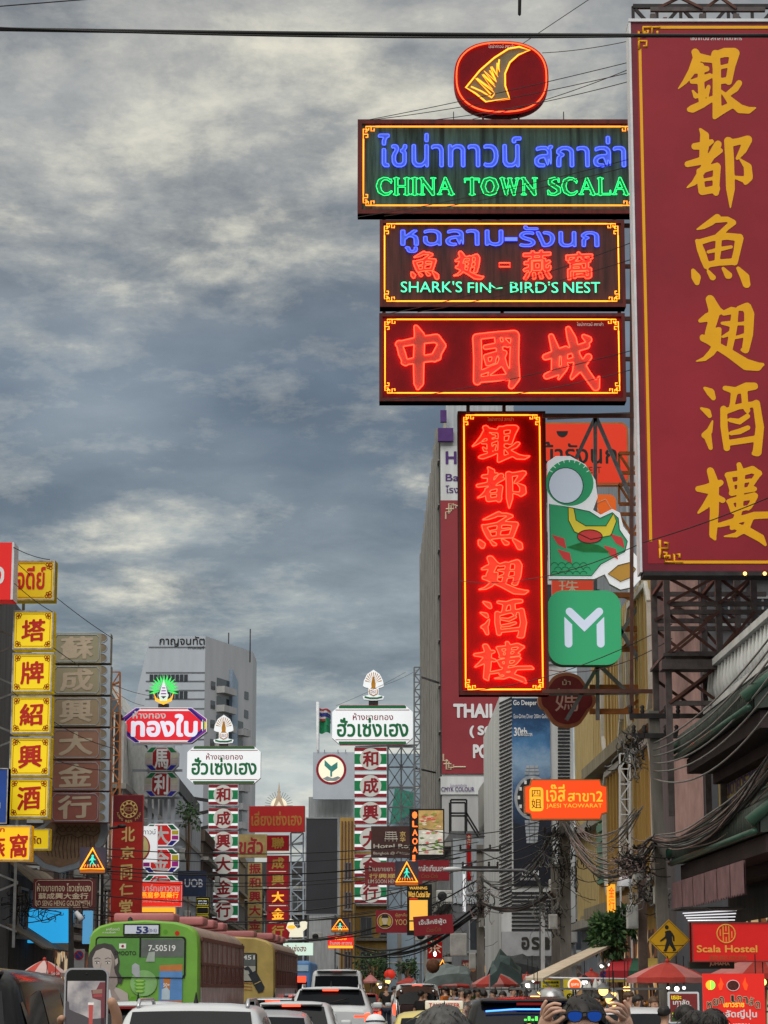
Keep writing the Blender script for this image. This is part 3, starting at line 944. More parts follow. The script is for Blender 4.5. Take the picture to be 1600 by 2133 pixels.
for v0, v1 in ((1405, 1420), (1440, 1456)):
    for u in range(311, 386, 9):
        f = MB()
        f.box((tx_(u), -.06, tz(v1)), (tx_(u + 7.5), -.003, tz(v0)))
        f.build('window', GLASS, tw)
m = MB()
for k, z in enumerate(np.arange(p2.z - 7, 6, -2.6)):
    for a in (.12, .82):
        f = MB()
        q = [sd(a, z, .05), sd(a + .09, z, .05), sd(a + .09, z + 1.1, .05), sd(a, z + 1.1, .05)]
        f.add(q, [(0, 1, 2, 3)])
        f.build('window', GLASS, tw)
for k in range(14):
    z = H_ - 7.2 - k * 2.55
    for a0, a1 in ((.24, .50), (.64, .80)):
        if a0 > .6 and k < 2:
            continue
        f = MB()
        f.add([sd(a0, z), sd(a1, z), sd(a1, z, 1.2), sd(a0, z, 1.2), sd(a0, z + .9), sd(a1, z + .9), sd(a1, z + .9, 1.2), sd(a0, z + .9, 1.2)],
              [(0, 3, 2, 1), (3, 7, 6, 2), (0, 4, 7, 3), (1, 2, 6, 5)])
        bo = f.build('balcony', W_PALE, tw)
        f = MB()
        f.add([sd(a0, z + .1, .05), sd(a1, z + .1, .05), sd(a1, z + 2.1, .05), sd(a0, z + 2.1, .05)], [(0, 1, 2, 3)])
        f.build('balcony_door_shade', GLASS, bo)  # dark glass door spans the whole balcony, standing in for the recess's shade
f = MB()
f.add([sd(.50, 0, .5), sd(.62, 0, .5), sd(.62, H_ - 5, .5), sd(.50, H_ - 3.5, .5), sd(.50, 0), sd(.62, 0), sd(.62, H_ - 5), sd(.50, H_ - 3.5)],
      [(0, 1, 2, 3), (0, 3, 7, 4), (1, 5, 6, 2), (3, 2, 6, 7)])
f.build('stair_shaft', mat('blue_shaft', (0.28, 0.36, 0.46), 0.6, grunge=0.1), tw)
m = MB()
g1 = glyph('กาญจนทัต', 0.02)
g2 = glyph('ทาวเวอร์', 0.02)
for gg, b in ((g1, (330, 1325.5, 425, 1347)), (g2, (390, 1345.5, 424, 1352))):
    xa, xb, za, zb = tx_(b[0]), tx_(b[2]), tz(b[3]), tz(b[1])
    m.add([(xa + (x - gg.x0) / (gg.x1 - gg.x0) * (xb - xa), -.08, za + (y - gg.y0) / (gg.y1 - gg.y0) * (zb - za)) for x, y in gg.p], gg.t)
m.build('lettering', BLACK, tw)
m = MB()
for u, v in ((521, 1310), (476, 1318)):
    b0 = at(u, 1365, Yt + 12)
    m.tube([(b0.x - p0.x, 12, b0.z - 1), (b0.x - p0.x, 12, at(u, v, Yt + 12).z)], .09, 5)
m.tube([(tx_(313), 1, H_), (tx_(309), 1, H_ - .2), (tx_(309), 1, H_ - .8)], .06, 5)
m.build('mast', DARK_STEEL, tw)

# ---- left row
B = Block('shophouse', 'old grey shophouse at the left edge with rusty lattice and pipes', -11.5, -10.1, 62, 69, 12.2, W_GREY)
B.grid('S', .1, 1.3, 1, 4.2, 3, 3, .7, 1.2)
B.bands('S', -.1, 1.5, (3.6, 6.6, 9.6), .25, .3, CONCRETE)
m = MB()
for k in range(14):
    m.bar((1.42, -.2, 3.5 + k * .62), (1.42 + .75, -.2, 3.5 + k * .62 + (.3 if k % 2 else -.3)), .05)
for x in (1.46, 2.1):
    m.bar((x, -.2, 2.8), (x, -.2, 12.4), .07)
m.build('sign_lattice', GREY_STEEL, B.o)

B = Block('shophouse', 'low old shophouse with ribbed tin canopies at the lower left edge', sx_(66, -11.6), sx_(66, -9.1), 66, 76, 4.9, W_DARK)
m = MB()
for j, (z0, z1) in enumerate(((4.35, 5.25), (2.85, 3.55))):
    for i in range(16):
        y = .2 + i * .6
        m.bar((2.4, y - .6, z1), (3.5, y - .6, z0), .32, .05)
m.build('canopy', mat('brown_tin', (0.20, 0.165, 0.12), 0.6, .2, grunge=.4, scale=2), B.o)
B.ribs('S', .1, 2.4, 3.2, 4.8, 12, .1, .08, mat('brown_tin2', (0.22, 0.18, 0.13), 0.6, grunge=.4, scale=2), 'shutter_slat')
B.grid('E', 1, 9, 3, 3.3, 2, 1, 1.6, 1.2)

for i, (y0, y1, h, wm_, d, lab) in enumerate((
        (78, 92, 11.0, W_BROWN, -9.4, 'brown sooty shophouse behind the tan gold-shop sign column'),
        (98, 118, 12.9, W_DARK, -9.3, 'dark shophouse with a sloping glass roof behind the pink octagonal sign'),
        (121, 150, 12.4, W_GREY, -9.2, 'grey louvred shophouse left of the first green and white sign column'),
        (153, 180, 11.0, W_BROWN, -9.0, 'brown shophouse behind the first green and white sign column'),
        (183, 220, 12.6, W_CREAM, -9.1, 'cream shophouse behind the red gold-shop sign on the left'),
        (224, 262, 11.5, W_DARK, -8.8, 'dark far shophouse on the left before the end of the street'))):
    B = Block('shophouse', lab, sx_(y0, d) - 9, sx_(y0, d), y0, y1, h, wm_)
    B.grid('S', 3.6, 8.8, 3, 4.0, 3.2, int((h - 4) / 3.2), 1.1, 1.6)
    n = int((y1 - y0) / 4)
    B.grid('E', .5, y1 - y0 - .5, n, 4.0, 3.2, int((h - 4) / 3.2), 2.2, 1.7, skip=.1)
    B.bands('E', 0, y1 - y0, [3.4 + 3.2 * k for k in range(int((h - 3.4) / 3.2) + 1)], .22, .35, CONCRETE)
    B.bands('S', 0, 9, [3.4 + 3.2 * k for k in range(int((h - 3.4) / 3.2) + 1)], .22, .35, CONCRETE)
    m = MB(); B.slab(m, 'E', .4, y1 - y0 - .4, .2, 3.1, .003, .06); m.build('shopfront', SHOP, B.o)
    if i == 1:
        m = MB()
        m.prism([(6.2, h), (9.05, h), (9.05, h + .2), (8.1, h + 1.9), (6.2, h + 1.9)], -.02, 20)
        m.build('glass_roof', GLASS_B, B.o)
        m = MB()
        for k in range(11):
            m.bar((8.1, k * 2, h + 1.96), (9.1, k * 2, h + .24), .09)
        m.build('roof_bar', FRAME_W, B.o)
        B.ribs('S', 7.6, 8.9, 4, h, 9, .06, .1, FRAME_W)
        B.ribs('E', 0, 20, 7, h - .3, 30, .18, .2, FRAME_W)
    elif i == 2:
        B.ribs('S', 5.5, 8.9, 4, h - .4, 22, .07, .25, FRAME_G)
        B.ribs('E', 0, 28, 4, h - .4, 44, .2, .3, CORRU)
        B.parapet(W_GREY)
    else:
        B.parapet(wm_)
    for k in range(3):
        ac_unit((sx_(y0 + 3 + k * 5, d) + .36, y0 + 3 + k * 5, 5.4 + 3.1 * (k % 2)), 'E')

# ---- far end of the street
Yk = 235.0
a, b = at(643, 1660, Yk), at(736, 1660, Yk)
B = Block('corrugated_building', 'pale blue corrugated block below the round bank emblem panel', a.x, b.x, Yk, Yk + 14, a.z, CORRU, 0)
B.ribs('S', 0, B.w, .5, B.h - .1, 30, .06, .05, CORRU, 'corrugation')
m = MB()
c0, c1 = at(690, 1662, Yk), at(737, 1652, Yk)
m.box((c0.x - a.x, .2, B.h), (c1.x - a.x, 10, c1.z))
m.build('roof_step', CORRU, B.o)
a, b = at(380, 1745, 300), at(910, 1745, 300)
B = Block('end_building', 'broad dark block closing the far end of the street', a.x, b.x, 300, 330, a.z - 3, W_DARK, 0)
B.grid('S', .5, B.w - .5, 15, 5, 3.2, 3, 1.2, 1.7)
B.bands('S', 0, B.w, (4.4, 7.6, 10.8, 14), .3, .4, CONCRETE)
a, b = at(708, 1703, 200), at(738, 1703, 200)
B = Block('narrow_building', 'narrow ochre building wedged between the black screen and the sign column', a.x, b.x, 200, 214, a.z, W_YELLOW, 0)
B.ribs('S', 0.05, B.w - .05, 1, B.h - .3, 4, .1, .12, mat('brown_pilaster', (.14, .07, .05), .7), 'pilaster')
B.grid('S', .35, B.w - .2, 1, 3.5, 2.4, 4, .5, 1.3)
a, b = at(738, 1748, 215), at(806, 1748, 215)
B = Block('shophouse', 'yellow far shophouse half hidden by the second green and white column', a.x, b.x + 1, 215, 232, a.z, W_YELLOW, 0)
B.grid('S', .2, B.w - .2, 2, 3.5, 3, 3, .9, 1.5)
B.bands('S', 0, B.w, (3, 6, 9, 12), .25, .3, CONCRETE)
a, b = at(806, 1570, 210), at(866, 1570, 210)
B = Block('glass_building', 'pale blue glass-fronted building behind the steel lattice', a.x, b.x + 1.2, 210, 228, a.z, mat('pale_blue_glass', (.34, .44, .54), .25, 0, grunge=.2, scale=.3), 0)
B.bands('S', 0, B.w, [4 + 3 * k for k in range(6)], .1, .05, FRAME_W, 'mullion')
m = MB()
q = lambda u, v: (at(u, v, 208).x - a.x, at(u, v, 208).z)
m.prism([q(823, 1640), q(866, 1650), q(858, 1692), q(826, 1712), q(812, 1716)], -1.2, -.9)
m.build('green_awning', mat('green_tarpaulin', (.05, .25, .19), .5, grunge=.3), B.o)

# ---- right row, far to near
D5 = 150.0
a, b = at(917, 900, D5), at(1075, 900, D5)
B = Block('department_store', 'high building with grey upright fins on its street side and a huge red banner', a.x, b.x + 3, D5, D5 + 50, a.z, W_PALE, .0075)
W5 = B.w
m = MB(); B.slab(m, 'W', .05, 49.95, 5, B.h, .003, .05); m.build('dark_screen', W_DARK, B.o)
B.ribs('W', .1, 49.9, 5, B.h + .6, 11, 1.6, .26, mat('grey_fins', (0.24, 0.235, 0.22), .65, grunge=.3, streak=2), 'fin')
m = MB()
for z in np.arange(6, B.h, 2.9):
    B.slab(m, 'W', .1, 49.9, z, z + .07, .06, .16)
m.build('fin_rail', CONCRETE, B.o)
px = lambda u, v, Y=D5: (at(u, v, Y).x - a.x, at(u, v, Y).z)
m = MB()
(x0, z1), (x1, z0) = px(917, 1043), px(1062, 1612)
m.box((x0 + .02, -.12, z0), (x1 + 2, -.004, z1))
bn = m.build('banner', mat('faded_red_banner', (0.27, 0.035, 0.045), .5, grunge=.2, scale=.15), B.o)
(x0, z1), (x1, z0) = px(917, 930), px(1062, 1043)
m = MB()
m.box((x0 + .02, -.13, z0), (x1, -.004, z1))
m.build('sign_panel', W_WHITE, B.o)
PURPLE = mat('purple_paint', (.08, .03, .16), .5)
def wr(t, bx_, mt, bold=.02, d=.16, pr=B.o, f=px, mb=None, nm='lettering'):
    gg = glyph(t, bold) if isinstance(t, str) else t
    (xa, zb), (xb, za) = f(bx_[0], bx_[1]), f(bx_[2], bx_[3])
    mm = mb or MB()
    mm.add([(xa + (x - gg.x0) / (gg.x1 - gg.x0) * (xb - xa), -d, za + (y - gg.y0) / (gg.y1 - gg.y0) * (zb - za)) for x, y in gg.p], gg.t)
    if not mb:
        mm.build(nm, mt, pr)
wr('HOTEL', (928, 941, 1040, 968), PURPLE, .04)
wr('Bangkok', (928, 988, 1030, 1008), PURPLE, .02)
wr('โรงแรม', (928, 1012, 990, 1028), PURPLE, .02)
m = MB()
for u0, v0, u1, v1 in ((912, 895, 944, 922), (917, 858, 930, 882)):
    (x0, z1), (x1, z0) = px(u0, v0), px(u1, v1)
    m.box((x0, -.5, z0), (x1, -.1, z1))
m.build('corner_box', PURPLE, B.o)
THW = mat('banner_white', (.70, .70, .72), .5, grunge=.05)
wr('THAILAND', (944, 1466, 1106, 1496), THW, .05, .17, bn)
wr('( SOMTUM', (978, 1512, 1116, 1538), THW, .05, .17, bn)
wr('POWER', (985, 1551, 1072, 1580), THW, .05, .17, bn)
m = MB()
for cx, cy, s_ in ((930, 1595, 1), (935, 1058, -1)):
    for pl in (((-8, -30), (-8, -12), (4, -12)), ((-8, -4), (12, -4), (12, 10), (0, 10), (0, -16)), ((18, 4), (50, 4)), ((6, -10), (6, 6), (18, 6), (18, -2))):
        pts = [px(cx + u * .8, cy + s_ * v * .8) for u, v in pl]
        m.tube([(x, -.14, z) for x, z in pts], .05, 4)
m.build('key_pattern', CREAM_INK, bn)
(x0, z1), (x1, z0) = px(917, 1618), px(1062, 1655)
m = MB()
m.box((x0 + .02, -.1, z0), (x1, -.004, z1))
m.build('lower_sign', W_WHITE, B.o)
wr('ใบอนุญาตติดต่อ', (938, 1633, 972, 1641), PURPLE, 0)
wr('CMYK COLOUR', (919, 1640, 988, 1649), PURPLE, .02)
(x0, z1), (x1, z0) = px(930, 838), px(1330, 868)
m = MB()
m.box((x0, .5, B.h), (x1 - 8, 12, z1))
m.build('roof_sheeting', mat('rust_streaked_sheet', (.45, .42, .36), .6, grunge=.5, scale=.8, streak=3), B.o)
m = MB()
for k in range(40):
    x = x0 + (x1 - 8 - x0) * k / 40
    m.box((x, .4, B.h), (x + .12, .498, z1))
m.build('roof_rib', CORRU, B.o)
B.grid('S', W5 - 2.6, W5 - .2, 1, 5, 3.4, 9, 1.4, 1.5)

B = Block('shophouse', 'low pale shophouse with rooftop tin shed below the red banner', sx_(128, 5.6), sx_(128, 5.6) + 8, 128, 146, 10.0, W_GREY)
B.grid('S', .5, 7.5, 3, 3.8, 3, 2, 1.4, 1.6)
B.grid('W', .5, 17, 4, 3.8, 3, 2, 2, 1.6)
B.bands('W', 0, 18, (3.2, 6.2, 9.2), .25, .4, CONCRETE)
m = MB(); B.slab(m, 'W', .4, 17.6, .2, 3, .003, .06); B.slab(m, 'S', .3, 7.7, .2, 3, .003, .06); m.build('shopfront', SHOP, B.o)
m = MB(); B.slab(m, 'S', .1, 2.4, 6.2, 9.6, .003, .08); m.build('shutter', CORRU, B.o)
m = MB()
a2 = at(1000, 1665, 126)
m.bbox((1.6, -2, 10.0), (4.6, 3, 12.6), .3)
m.build('tin_shed', mat('grey_tin', (.26, .26, .25), .5, .3, grunge=.3, streak=3), B.o)

Y4 = 98.0
a, b = at(1040, 1440, Y4), at(1192, 1440, Y4)
B = Block('watch_shop', 'narrow building clad in black and white stripes around a tall dark blue watch banner', a.x, b.x, Y4, Y4 + 16, at(1100, 1452, Y4).z, W_WHITE, 0)
px4 = lambda u, v: (at(u, v, Y4).x - a.x, at(u, v, Y4).z)
BLK = mat('black_cladding', (.022, .023, .028), .5, grunge=.15)
m = MB()
x0, _ = px4(1040, 1500); x1, _ = px4(1066, 1500)
for k, v in enumerate(np.arange(1452, 1890, 8.2)):
    p_, q_, r_, t_ = px4(1040, v + 12), px4(1066, v), px4(1066, v + 3.4), px4(1040, v + 15.4)
    m.prism([p_, q_, r_, t_], -.05, -.003)
m.build('diagonal_stripe', BLK, B.o)
m = MB()
for v in np.arange(1456, 1860, 7.4):
    (p_, z1), (q_, z0) = px4(1162, v), px4(1187, v + 3.9)
    m.box((p_, -.05, z0), (q_, -.003, z1))
for v in np.arange(1858, 1942, 8.5):
    (p_, z1), (q_, z0) = px4(1066, v), px4(1162, v + 4.6)
    m.box((p_, -.05, z0), (q_, -.003, z1))
m.build('level_stripe', BLK, B.o)
SEA = bpy.data.materials.new('deep_water_print')
SEA.use_nodes = True
t = SEA.node_tree
pb = t.nodes['Principled BSDF']
pb.inputs['Roughness'].default_value = .35
tcn = t.nodes.new('ShaderNodeTexCoord'); sep = t.nodes.new('ShaderNodeSeparateXYZ')
nz = t.nodes.new('ShaderNodeTexNoise'); nz.inputs['Scale'].default_value = 2.2; nz.inputs['Detail'].default_value = 8; nz.inputs['Roughness'].default_value = .7
rp = t.nodes.new('ShaderNodeValToRGB')
t.links.new(tcn.outputs['Generated'], sep.inputs[0])
t.links.new(tcn.outputs['Object'], nz.inputs['Vector'])
ad = t.nodes.new('ShaderNodeMath'); ad.operation = 'MULTIPLY_ADD'; ad.inputs[1].default_value = .22
sb = t.nodes.new('ShaderNodeMath'); sb.operation = 'SUBTRACT'; sb.inputs[1].default_value = .11
t.links.new(nz.outputs['Fac'], ad.inputs[0]); t.links.new(sep.outputs['Z'], sb.inputs[0]); t.links.new(sb.outputs[0], ad.inputs[2])
e = rp.color_ramp.elements
while len(e) < 7: e.new(.5)
for i_, (p_, c_) in enumerate(((0, (.006, .008, .016)), (.33, (.009, .014, .03)), (.50, (.03, .09, .23)), (.66, (.24, .37, .54)), (.76, (.06, .19, .40)), (.86, (.012, .06, .16)), (1, (.008, .02, .05)))):
    e[i_].position = p_; e[i_].color = (*c_, 1)
t.links.new(ad.outputs[0], rp.inputs[0]); t.links.new(rp.outputs[0], pb.inputs['Base Color'])
(x0, z1), (x1, z0) = px4(1066, 1455), px4(1150, 1846)
m = MB()
m.box((x0, -.10, z0), (x1, -.004, z1))
bn = m.build('banner', SEA, B.o)
for tt, bb, bo in (('Go Deeper', (1069, 1459, 1118, 1473), .02), ('Eco-Drive Diver 200m Gold', (1070, 1488, 1140, 1497), 0), ('30th', (1070, 1516, 1098, 1534), .03), ('PROMASTER', (1082, 1528, 1109, 1534), .02),
                   ('CITIZEN', (1087, 1814, 1122, 1824), .02), ('BETTER STARTS NOW', (1084, 1829, 1126, 1834), 0)):
    wr(tt, bb, THW, bo, .125, bn, px4)
STEEL = mat('brushed_steel_print', (.42, .46, .52), .35, .3, grunge=.3, scale=3)
m = MB()
def ring(mb, cu, cv, ru, rv, wpx, d, mi, n=30):
    o_ = [px4(*p) for p in ell(cu, cv, ru, rv, n)]
    i_ = [px4(*p) for p in ell(cu, cv, ru - wpx, rv - wpx, n)]
    mb.add([(x, -d, z) for x, z in o_ + i_], [(k, (k + 1) % n, n + (k + 1) % n, n + k) for k in range(n)], mi)
ring(m, 1108, 1662, 37, 46, 6, .13, 0)
ring(m, 1108, 1662, 31, 40, 7, .135, 1)
m.prism([px4(*p) for p in ell(1108, 1662, 24, 33, 24)], -.128, -.11, 1)
for k in range(7):
    for sgn in (-1, 1):
        v = 1662 + sgn * (50 + k * 7)
        w_ = 15 - k * (.6 if sgn > 0 else 1.2)
        if sgn < 0 and k > 2: continue
        for u0, u1 in ((-w_, -w_ * .45), (-w_ * .38, w_ * .38), (w_ * .45, w_)):
            (p_, zb), (q_, za) = px4(1108 + u0, v - 3), px4(1108 + u1, v + 2.6)
            m.box((p_, -.13, za), (q_, -.105, zb), 0)
for k in range(12):
    a_ = R(30 * k)
    p_ = px4(1108 + 27.5 * math.sin(a_), 1662 + 36.5 * math.cos(a_))
    m.box((p_[0] - .05, -.15, p_[1] - .07), (p_[0] + .05, -.14, p_[1] + .07), 2)
m.build('watch_print', [STEEL, BLK, THW], bn)
(x0, z1), (x1, z0) = px4(1064, 1942), px4(1165, 1992)
m = MB()
m.box((x0 - .4, -1.0, z0), (x1 + .5, -.12, z1))
fa = m.build('fascia', mat('white_fascia', (.42, .43, .46), .4, grunge=.15), B.o)
m = MB()
for k, ch in enumerate('อรุณ'):
    wr(ch, (1083 + k * 21, 1953, 1100 + k * 21, 1979), None, .04, 1.03, mb=m, f=px4)
m.build('lettering', mat('chrome_letters', (.2, .22, .25), .15, .9), fa)

Y6 = 60.0
B = Block('yellow_building', 'ochre yellow building with ribbed walls and white-edged octagonal window recesses', sx_(Y6, 8.05), sx_(Y6, 8.05) + 9, Y6, Y6 + 17, 12.6, W_YELLOW)
B.ribs('W', .2, 16.8, 8.4, 12.5, 34, .22, .16, mat('pale_ochre_ribs', (.50, .38, .17), .6, grunge=.2, streak=3), 'rib')
B.ribs('S', .1, 8.9, 10, 12.5, 26, .16, .12, mat('pale_ochre_ribs', (.5, .38, .17)), 'rib')
TRIM = mat('white_trim', (.55, .54, .52), .5, grunge=.2)
for k, (y0, z0) in enumerate(((1.5, 4.6), (8.2, 4.6), (1.5, 8.7), (8.2, 8.7))):
    f, p = MB(), MB()
    o_ = [(y0, z0 + .6), (y0 + .6, z0), (y0 + 4.4, z0), (y0 + 5, z0 + .6), (y0 + 5, z0 + 2.9), (y0 + 4.4, z0 + 3.5), (y0 + .6, z0 + 3.5), (y0, z0 + 2.9)]
    for i_ in range(8):
        (ya, za), (yb, zb) = o_[i_], o_[(i_ + 1) % 8]
        f.bar((-.2, ya, za), (-.2, yb, zb), .12, .16)
    fo = f.build('window', TRIM, B.o)
    p.add([(-.10, y, z) for y, z in o_], [tuple(range(8))])
    for i_ in range(5):
        p.bar((-.14, y0 + .8 + i_ * .85, z0 + .1), (-.14, y0 + .8 + i_ * .85, z0 + 3.4), .12)
    p.build('pane', [W_YELLOW], fo)
for y0 in (14.3,):
    f = MB()
    for i_ in range(10):
        B.slab(f, 'W', y0, y0 + 2.2, 5 + i_ * .32, 5 + i_ * .32 + .24, .01, .10)
    f.build('shutter', SHUTTER, B.o)
B.bands('W', 0, 17, (3.9, 8.3), .35, .5, W_CREAM)
m = MB(); B.slab(m, 'W', .3, 16, .2, 3.3, .003, .05); m.build('shopfront', SHOP, B.o)

# ---- the nearest right-hand building with green glazed eaves
XR, Yn, Yf = 7.6, 38.6, 47.8
GLAZE = mat('green_glazed_tile', (.022, .075, .05), .35, grunge=.35, scale=3, spec=.6)
GLAZE_D = mat('mossy_grey_tile', (.05, .062, .054), .6, grunge=.4, scale=5)
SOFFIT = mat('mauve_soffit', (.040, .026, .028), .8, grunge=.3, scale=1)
gx = sx_(43, XR)
B = Block('temple_house', 'dark shophouse with two green glazed tile eaves and a yellow signboard between them', gx, gx + 8, Yn, Yf, 8.4, W_DARK)
for z, ln in ((6.16, (-.4, 8.2)), (4.18, (-.6, 9.4))):
    # sloping tiled eave: fascia of round tile ends, ribs running up the slope, mauve soffit
    y0, y1 = ln
    m = MB()
    m.add([(-1.0, y0, z), (-1.0, y1, z), (0.0, y1, z + .1), (0, y0, z + .1), (-1.0, y0, z + .40), (-1.0, y1, z + .40), (0, y1, z + 1.05), (0, y0, z + 1.05)],
          [(0, 1, 2, 3), (4, 7, 6, 5), (0, 4, 5, 1), (1, 5, 6, 2), (0, 3, 7, 4)])
    ev = m.build('eave', GLAZE_D, B.o)
    m = MB()
    n = int((y1 - y0) / .17)
    for i in range(n):
        y = y0 + (i + .5) * (y1 - y0) / n
        m.tube([(-1.03, y, z + .01), (-1.03, y, z + .40), (-.02, y, z + 1.09)], .05, 7)
    m.build('tile_rib', GLAZE_D, ev)
    m = MB()
    for i in range(n):
        m.ball((-1.08, y0 + (i + .5) * (y1 - y0) / n, z + .02), (.05, .06, .06), 0, 8)
    m.build('tile_end', mat('pale_tile_end', (.12, .16, .13), .4, grunge=.3), ev)
    m = MB()
    m.tube([(-1.1, y0, z + .02), (-1.1, y1, z + .02)], .05, 8)
    m.tube([(-.1, y0 - .1, z + 1.04), (-.1, y1 + .1, z + 1.04)], .08, 8)
    m.build('ridge_tube', GLAZE, ev)
    for ye in (y0, y1):
        m = MB()
        m.tube([(-1.18, ye, z + .16), (-.6, ye, z + .62), (-.02, ye, z + 1.1)], [.10, .09, .085], 8)
        m.build('hip_tube', GLAZE, ev)
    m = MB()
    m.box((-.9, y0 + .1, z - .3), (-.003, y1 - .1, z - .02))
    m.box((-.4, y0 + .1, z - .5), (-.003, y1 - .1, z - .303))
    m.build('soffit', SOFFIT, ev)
m = MB(); B.slab(m, 'W', .4, 9.1, 5.12, 5.84, .003, .14)
yp = m.build('sign_panel', mat('faded_yellow_board', (.47, .36, .10), .55, grunge=.25, scale=1.5), B.o)
m = MB()
gy = glyph('ภัตตาคารสกาล่า เยาวราช', .02)
gz = glyph('銀都魚翅酒樓 中國城', .02)
for gg, z0, z1, y0, y1 in ((gy, 5.42, 5.76, 8.6, .9), (gz, 5.2, 5.38, 8.4, 3)):
    m.add([(-.155, y0 + (x - gg.x0) / (gg.x1 - gg.x0) * (y1 - y0), z0 + (y - gg.y0) / (gg.y1 - gg.y0) * (z1 - z0)) for x, y in gg.p], gg.t)
m.build('lettering', mat('violet_paint', (.11, .07, .22), .5), yp)
m = MB()
for i in range(22):
    m.tube([(-.3, .2 + i * .4, 7.25), (-.3, .2 + i * .4, 7.5), (-.3, .2 + i * .4, 7.9)], [.05, .10, .05], 8)
m.box((-.42, 0, 7.92), (-.18, 9, 8.05)); m.box((-.42, 0, 7.12), (-.18, 9, 7.24))
m.build('balustrade', W_WHITE, B.o)
m = MB()
for i in range(6):
    y = .4 + i * 1.45
    pts = [(y, 3.80), (y + 1.38, 3.80)] + [(y + 1.38 - j * .138, 3.24 + .05 * (j % 2)) for j in range(11)]
    m.add([(-1.12, yy, zz_) for yy, zz_ in pts] + [(-1.09, yy, zz_) for yy, zz_ in pts], [tuple(range(len(pts))), tuple(range(2 * len(pts) - 1, len(pts) - 1, -1))])
m.build('valance', mat('dusty_pink_awning', (.20, .11, .12), .7, grunge=.3), B.o)
m = MB(); B.slab(m, 'W', .3, 9, .2, 3.0, .003, .06); m.build('shopfront', SHOP, B.o)
W2 = Block('tall_shophouse', 'dark grey back wall with a peeling pink strip, behind the steel sign tower', at(1395, 1300, 56).x, at(1395, 1300, 56).x + 6, 56, 59.4, 12.6, mat('dark_slate_wall', (.10, .10, .11), .7, grunge=.3, scale=.8, streak=2), 0)
m = MB(); m.box((.02, -.1, 5), (.68, -.004, 12.5)); m.build('pink_strip', W_PINK, W2.o)
W2.grid('S', 1.0, 2.6, 2, 8.0, 1.15, 4, .32, .5)
W2.ribs('S', .8, 5.8, 5, 12.4, 7, .06, .05, DARK_STEEL, 'pipe')
B = Block('tall_shophouse', 'pale upper floors rising behind the huge red sign at the right edge', gx + 3.5, gx + 12, 60, 72, 24, W_BROWN)
B.grid('S', .5, 8, 3, 12, 3.2, 3, 1.2, 1.6)

B = Block('tall_shophouse', 'tall blue-grey sheet-clad wall behind the red bird nest sign', sx_(80, 9.3), sx_(80, 9.3) + 12, 80, 96, 20.6, mat('blue_grey_sheet', (.22, .25, .30), .6, .1, grunge=.35, scale=.8, streak=3))
B.ribs('S', .1, 11.9, 4, 20.4, 40, .08, .06, CORRU, 'corrugation')
B.ribs('W', .1, 15.9, 4, 13, 30, .3, .16, mat('pale_ochre_ribs', (.5, .38, .17)), 'rib')
B.bands('W', 0, 16, (4, 7.5), .3, .5, CONCRETE)
B.grid('W', 1, 15, 4, 4.6, 3.2, 1, 2.2, 1.6)
# ================================================================ more sign materials
def lit(name, col, s, **k):
    return mat(name, tuple(c * .9 for c in col), .35, 0, s, col, 0)
LIT_WHITE = lit('backlit_white', (.80, .83, .86), .42)
LIT_YELLOW = lit('backlit_yellow', (.86, .62, .015), .35)
LIT_RED = lit('backlit_red', (.80, .020, .012), .55)
LIT_ORANGE = lit('backlit_orange_red', (.95, .07, .012), .75)
LIT_AMBER = lit('backlit_amber', (1.0, .42, .03), .9)
LIT_CREAM = lit('backlit_cream', (.85, .80, .62), .5)
LIT_GREENW = lit('backlit_pale_green', (.62, .80, .68), .55)
LIT_CYAN = lit('lit_cyan_screen', (.03, .42, .86), .75)
RED_INK = mat('red_ink', (.50, .02, .012), .5, grunge=.08)
DKRED_INK = mat('dark_red_ink', (.26, .012, .02), .5, grunge=.1)
GREEN_INK = mat('green_ink', (.008, .16, .055), .5, grunge=.1)
NAVY = mat('navy_sheet', (.022, .032, .07), .4, grunge=.15)
MAROON = mat('maroon_sheet', (.13, .022, .028), .5, grunge=.22, scale=1)
MAROON_L = mat('light_maroon_sheet', (.22, .028, .035), .5, grunge=.2, scale=1)
TEAL = mat('teal_ink', (.05, .27, .25), .5)
GOLD_SHEET = mat('old_gold_sheet', (.34, .25, .10), .5, grunge=.3, scale=2)
TAN = mat('tan_sheet', (.27, .17, .10), .55, grunge=.2, scale=1)
PEELED = mat('peeling_white_paint', (.42, .40, .37), .7, grunge=.5, scale=6)
BLUE_SHEET = mat('royal_blue_sheet', (.02, .07, .33), .45, grunge=.15)
M_GREEN = lit('backlit_green', (.05, .42, .19), .28)
VIOLET = mat('violet_print', (.30, .04, .42), .45)
INDIGO = mat('indigo_print', (.025, .02, .30), .45)

# ---- behind the neon column
S = Sign('restaurant_sign', 'rounded orange-red sign with black Thai letters, half hidden behind steel tubes', (1112, 879, 1310, 1010), 72, .3)
S.poly(rrect(1112, 879, 1310, 1010, 16), mat('tan_rim', (.42, .17, .06), .5), 0, 'panel')
S.poly(rrect(1116, 883, 1306, 1006, 14), lit('backlit_vermilion', (.70, .045, .018), .35), .008, 'face', .008)
S.text('ม้ารังนก', (1128, 920, 1285, 966), BLACK_INK, .02)
S.text("MA BIRD'S NEST", (1132, 972, 1252, 986), BLACK_INK, .0)
S.poly(ell(1172, 898, 12, 13, 16, 2, 0, 180), BLACK_INK, .014, 'bowl_emblem', .005)
S.done()
S = Sign('restaurant_sign', 'small orange sign with faint pale characters below the rounded bird nest sign', (1205, 1030, 1284, 1110), 72, .3)
S.poly(rrect(1205, 1030, 1284, 1110, 14), lit('backlit_orange', (.72, .13, .02), .3), 0, 'panel')
S.text('容', (1212, 1066, 1240, 1092), CREAM_INK, 0)
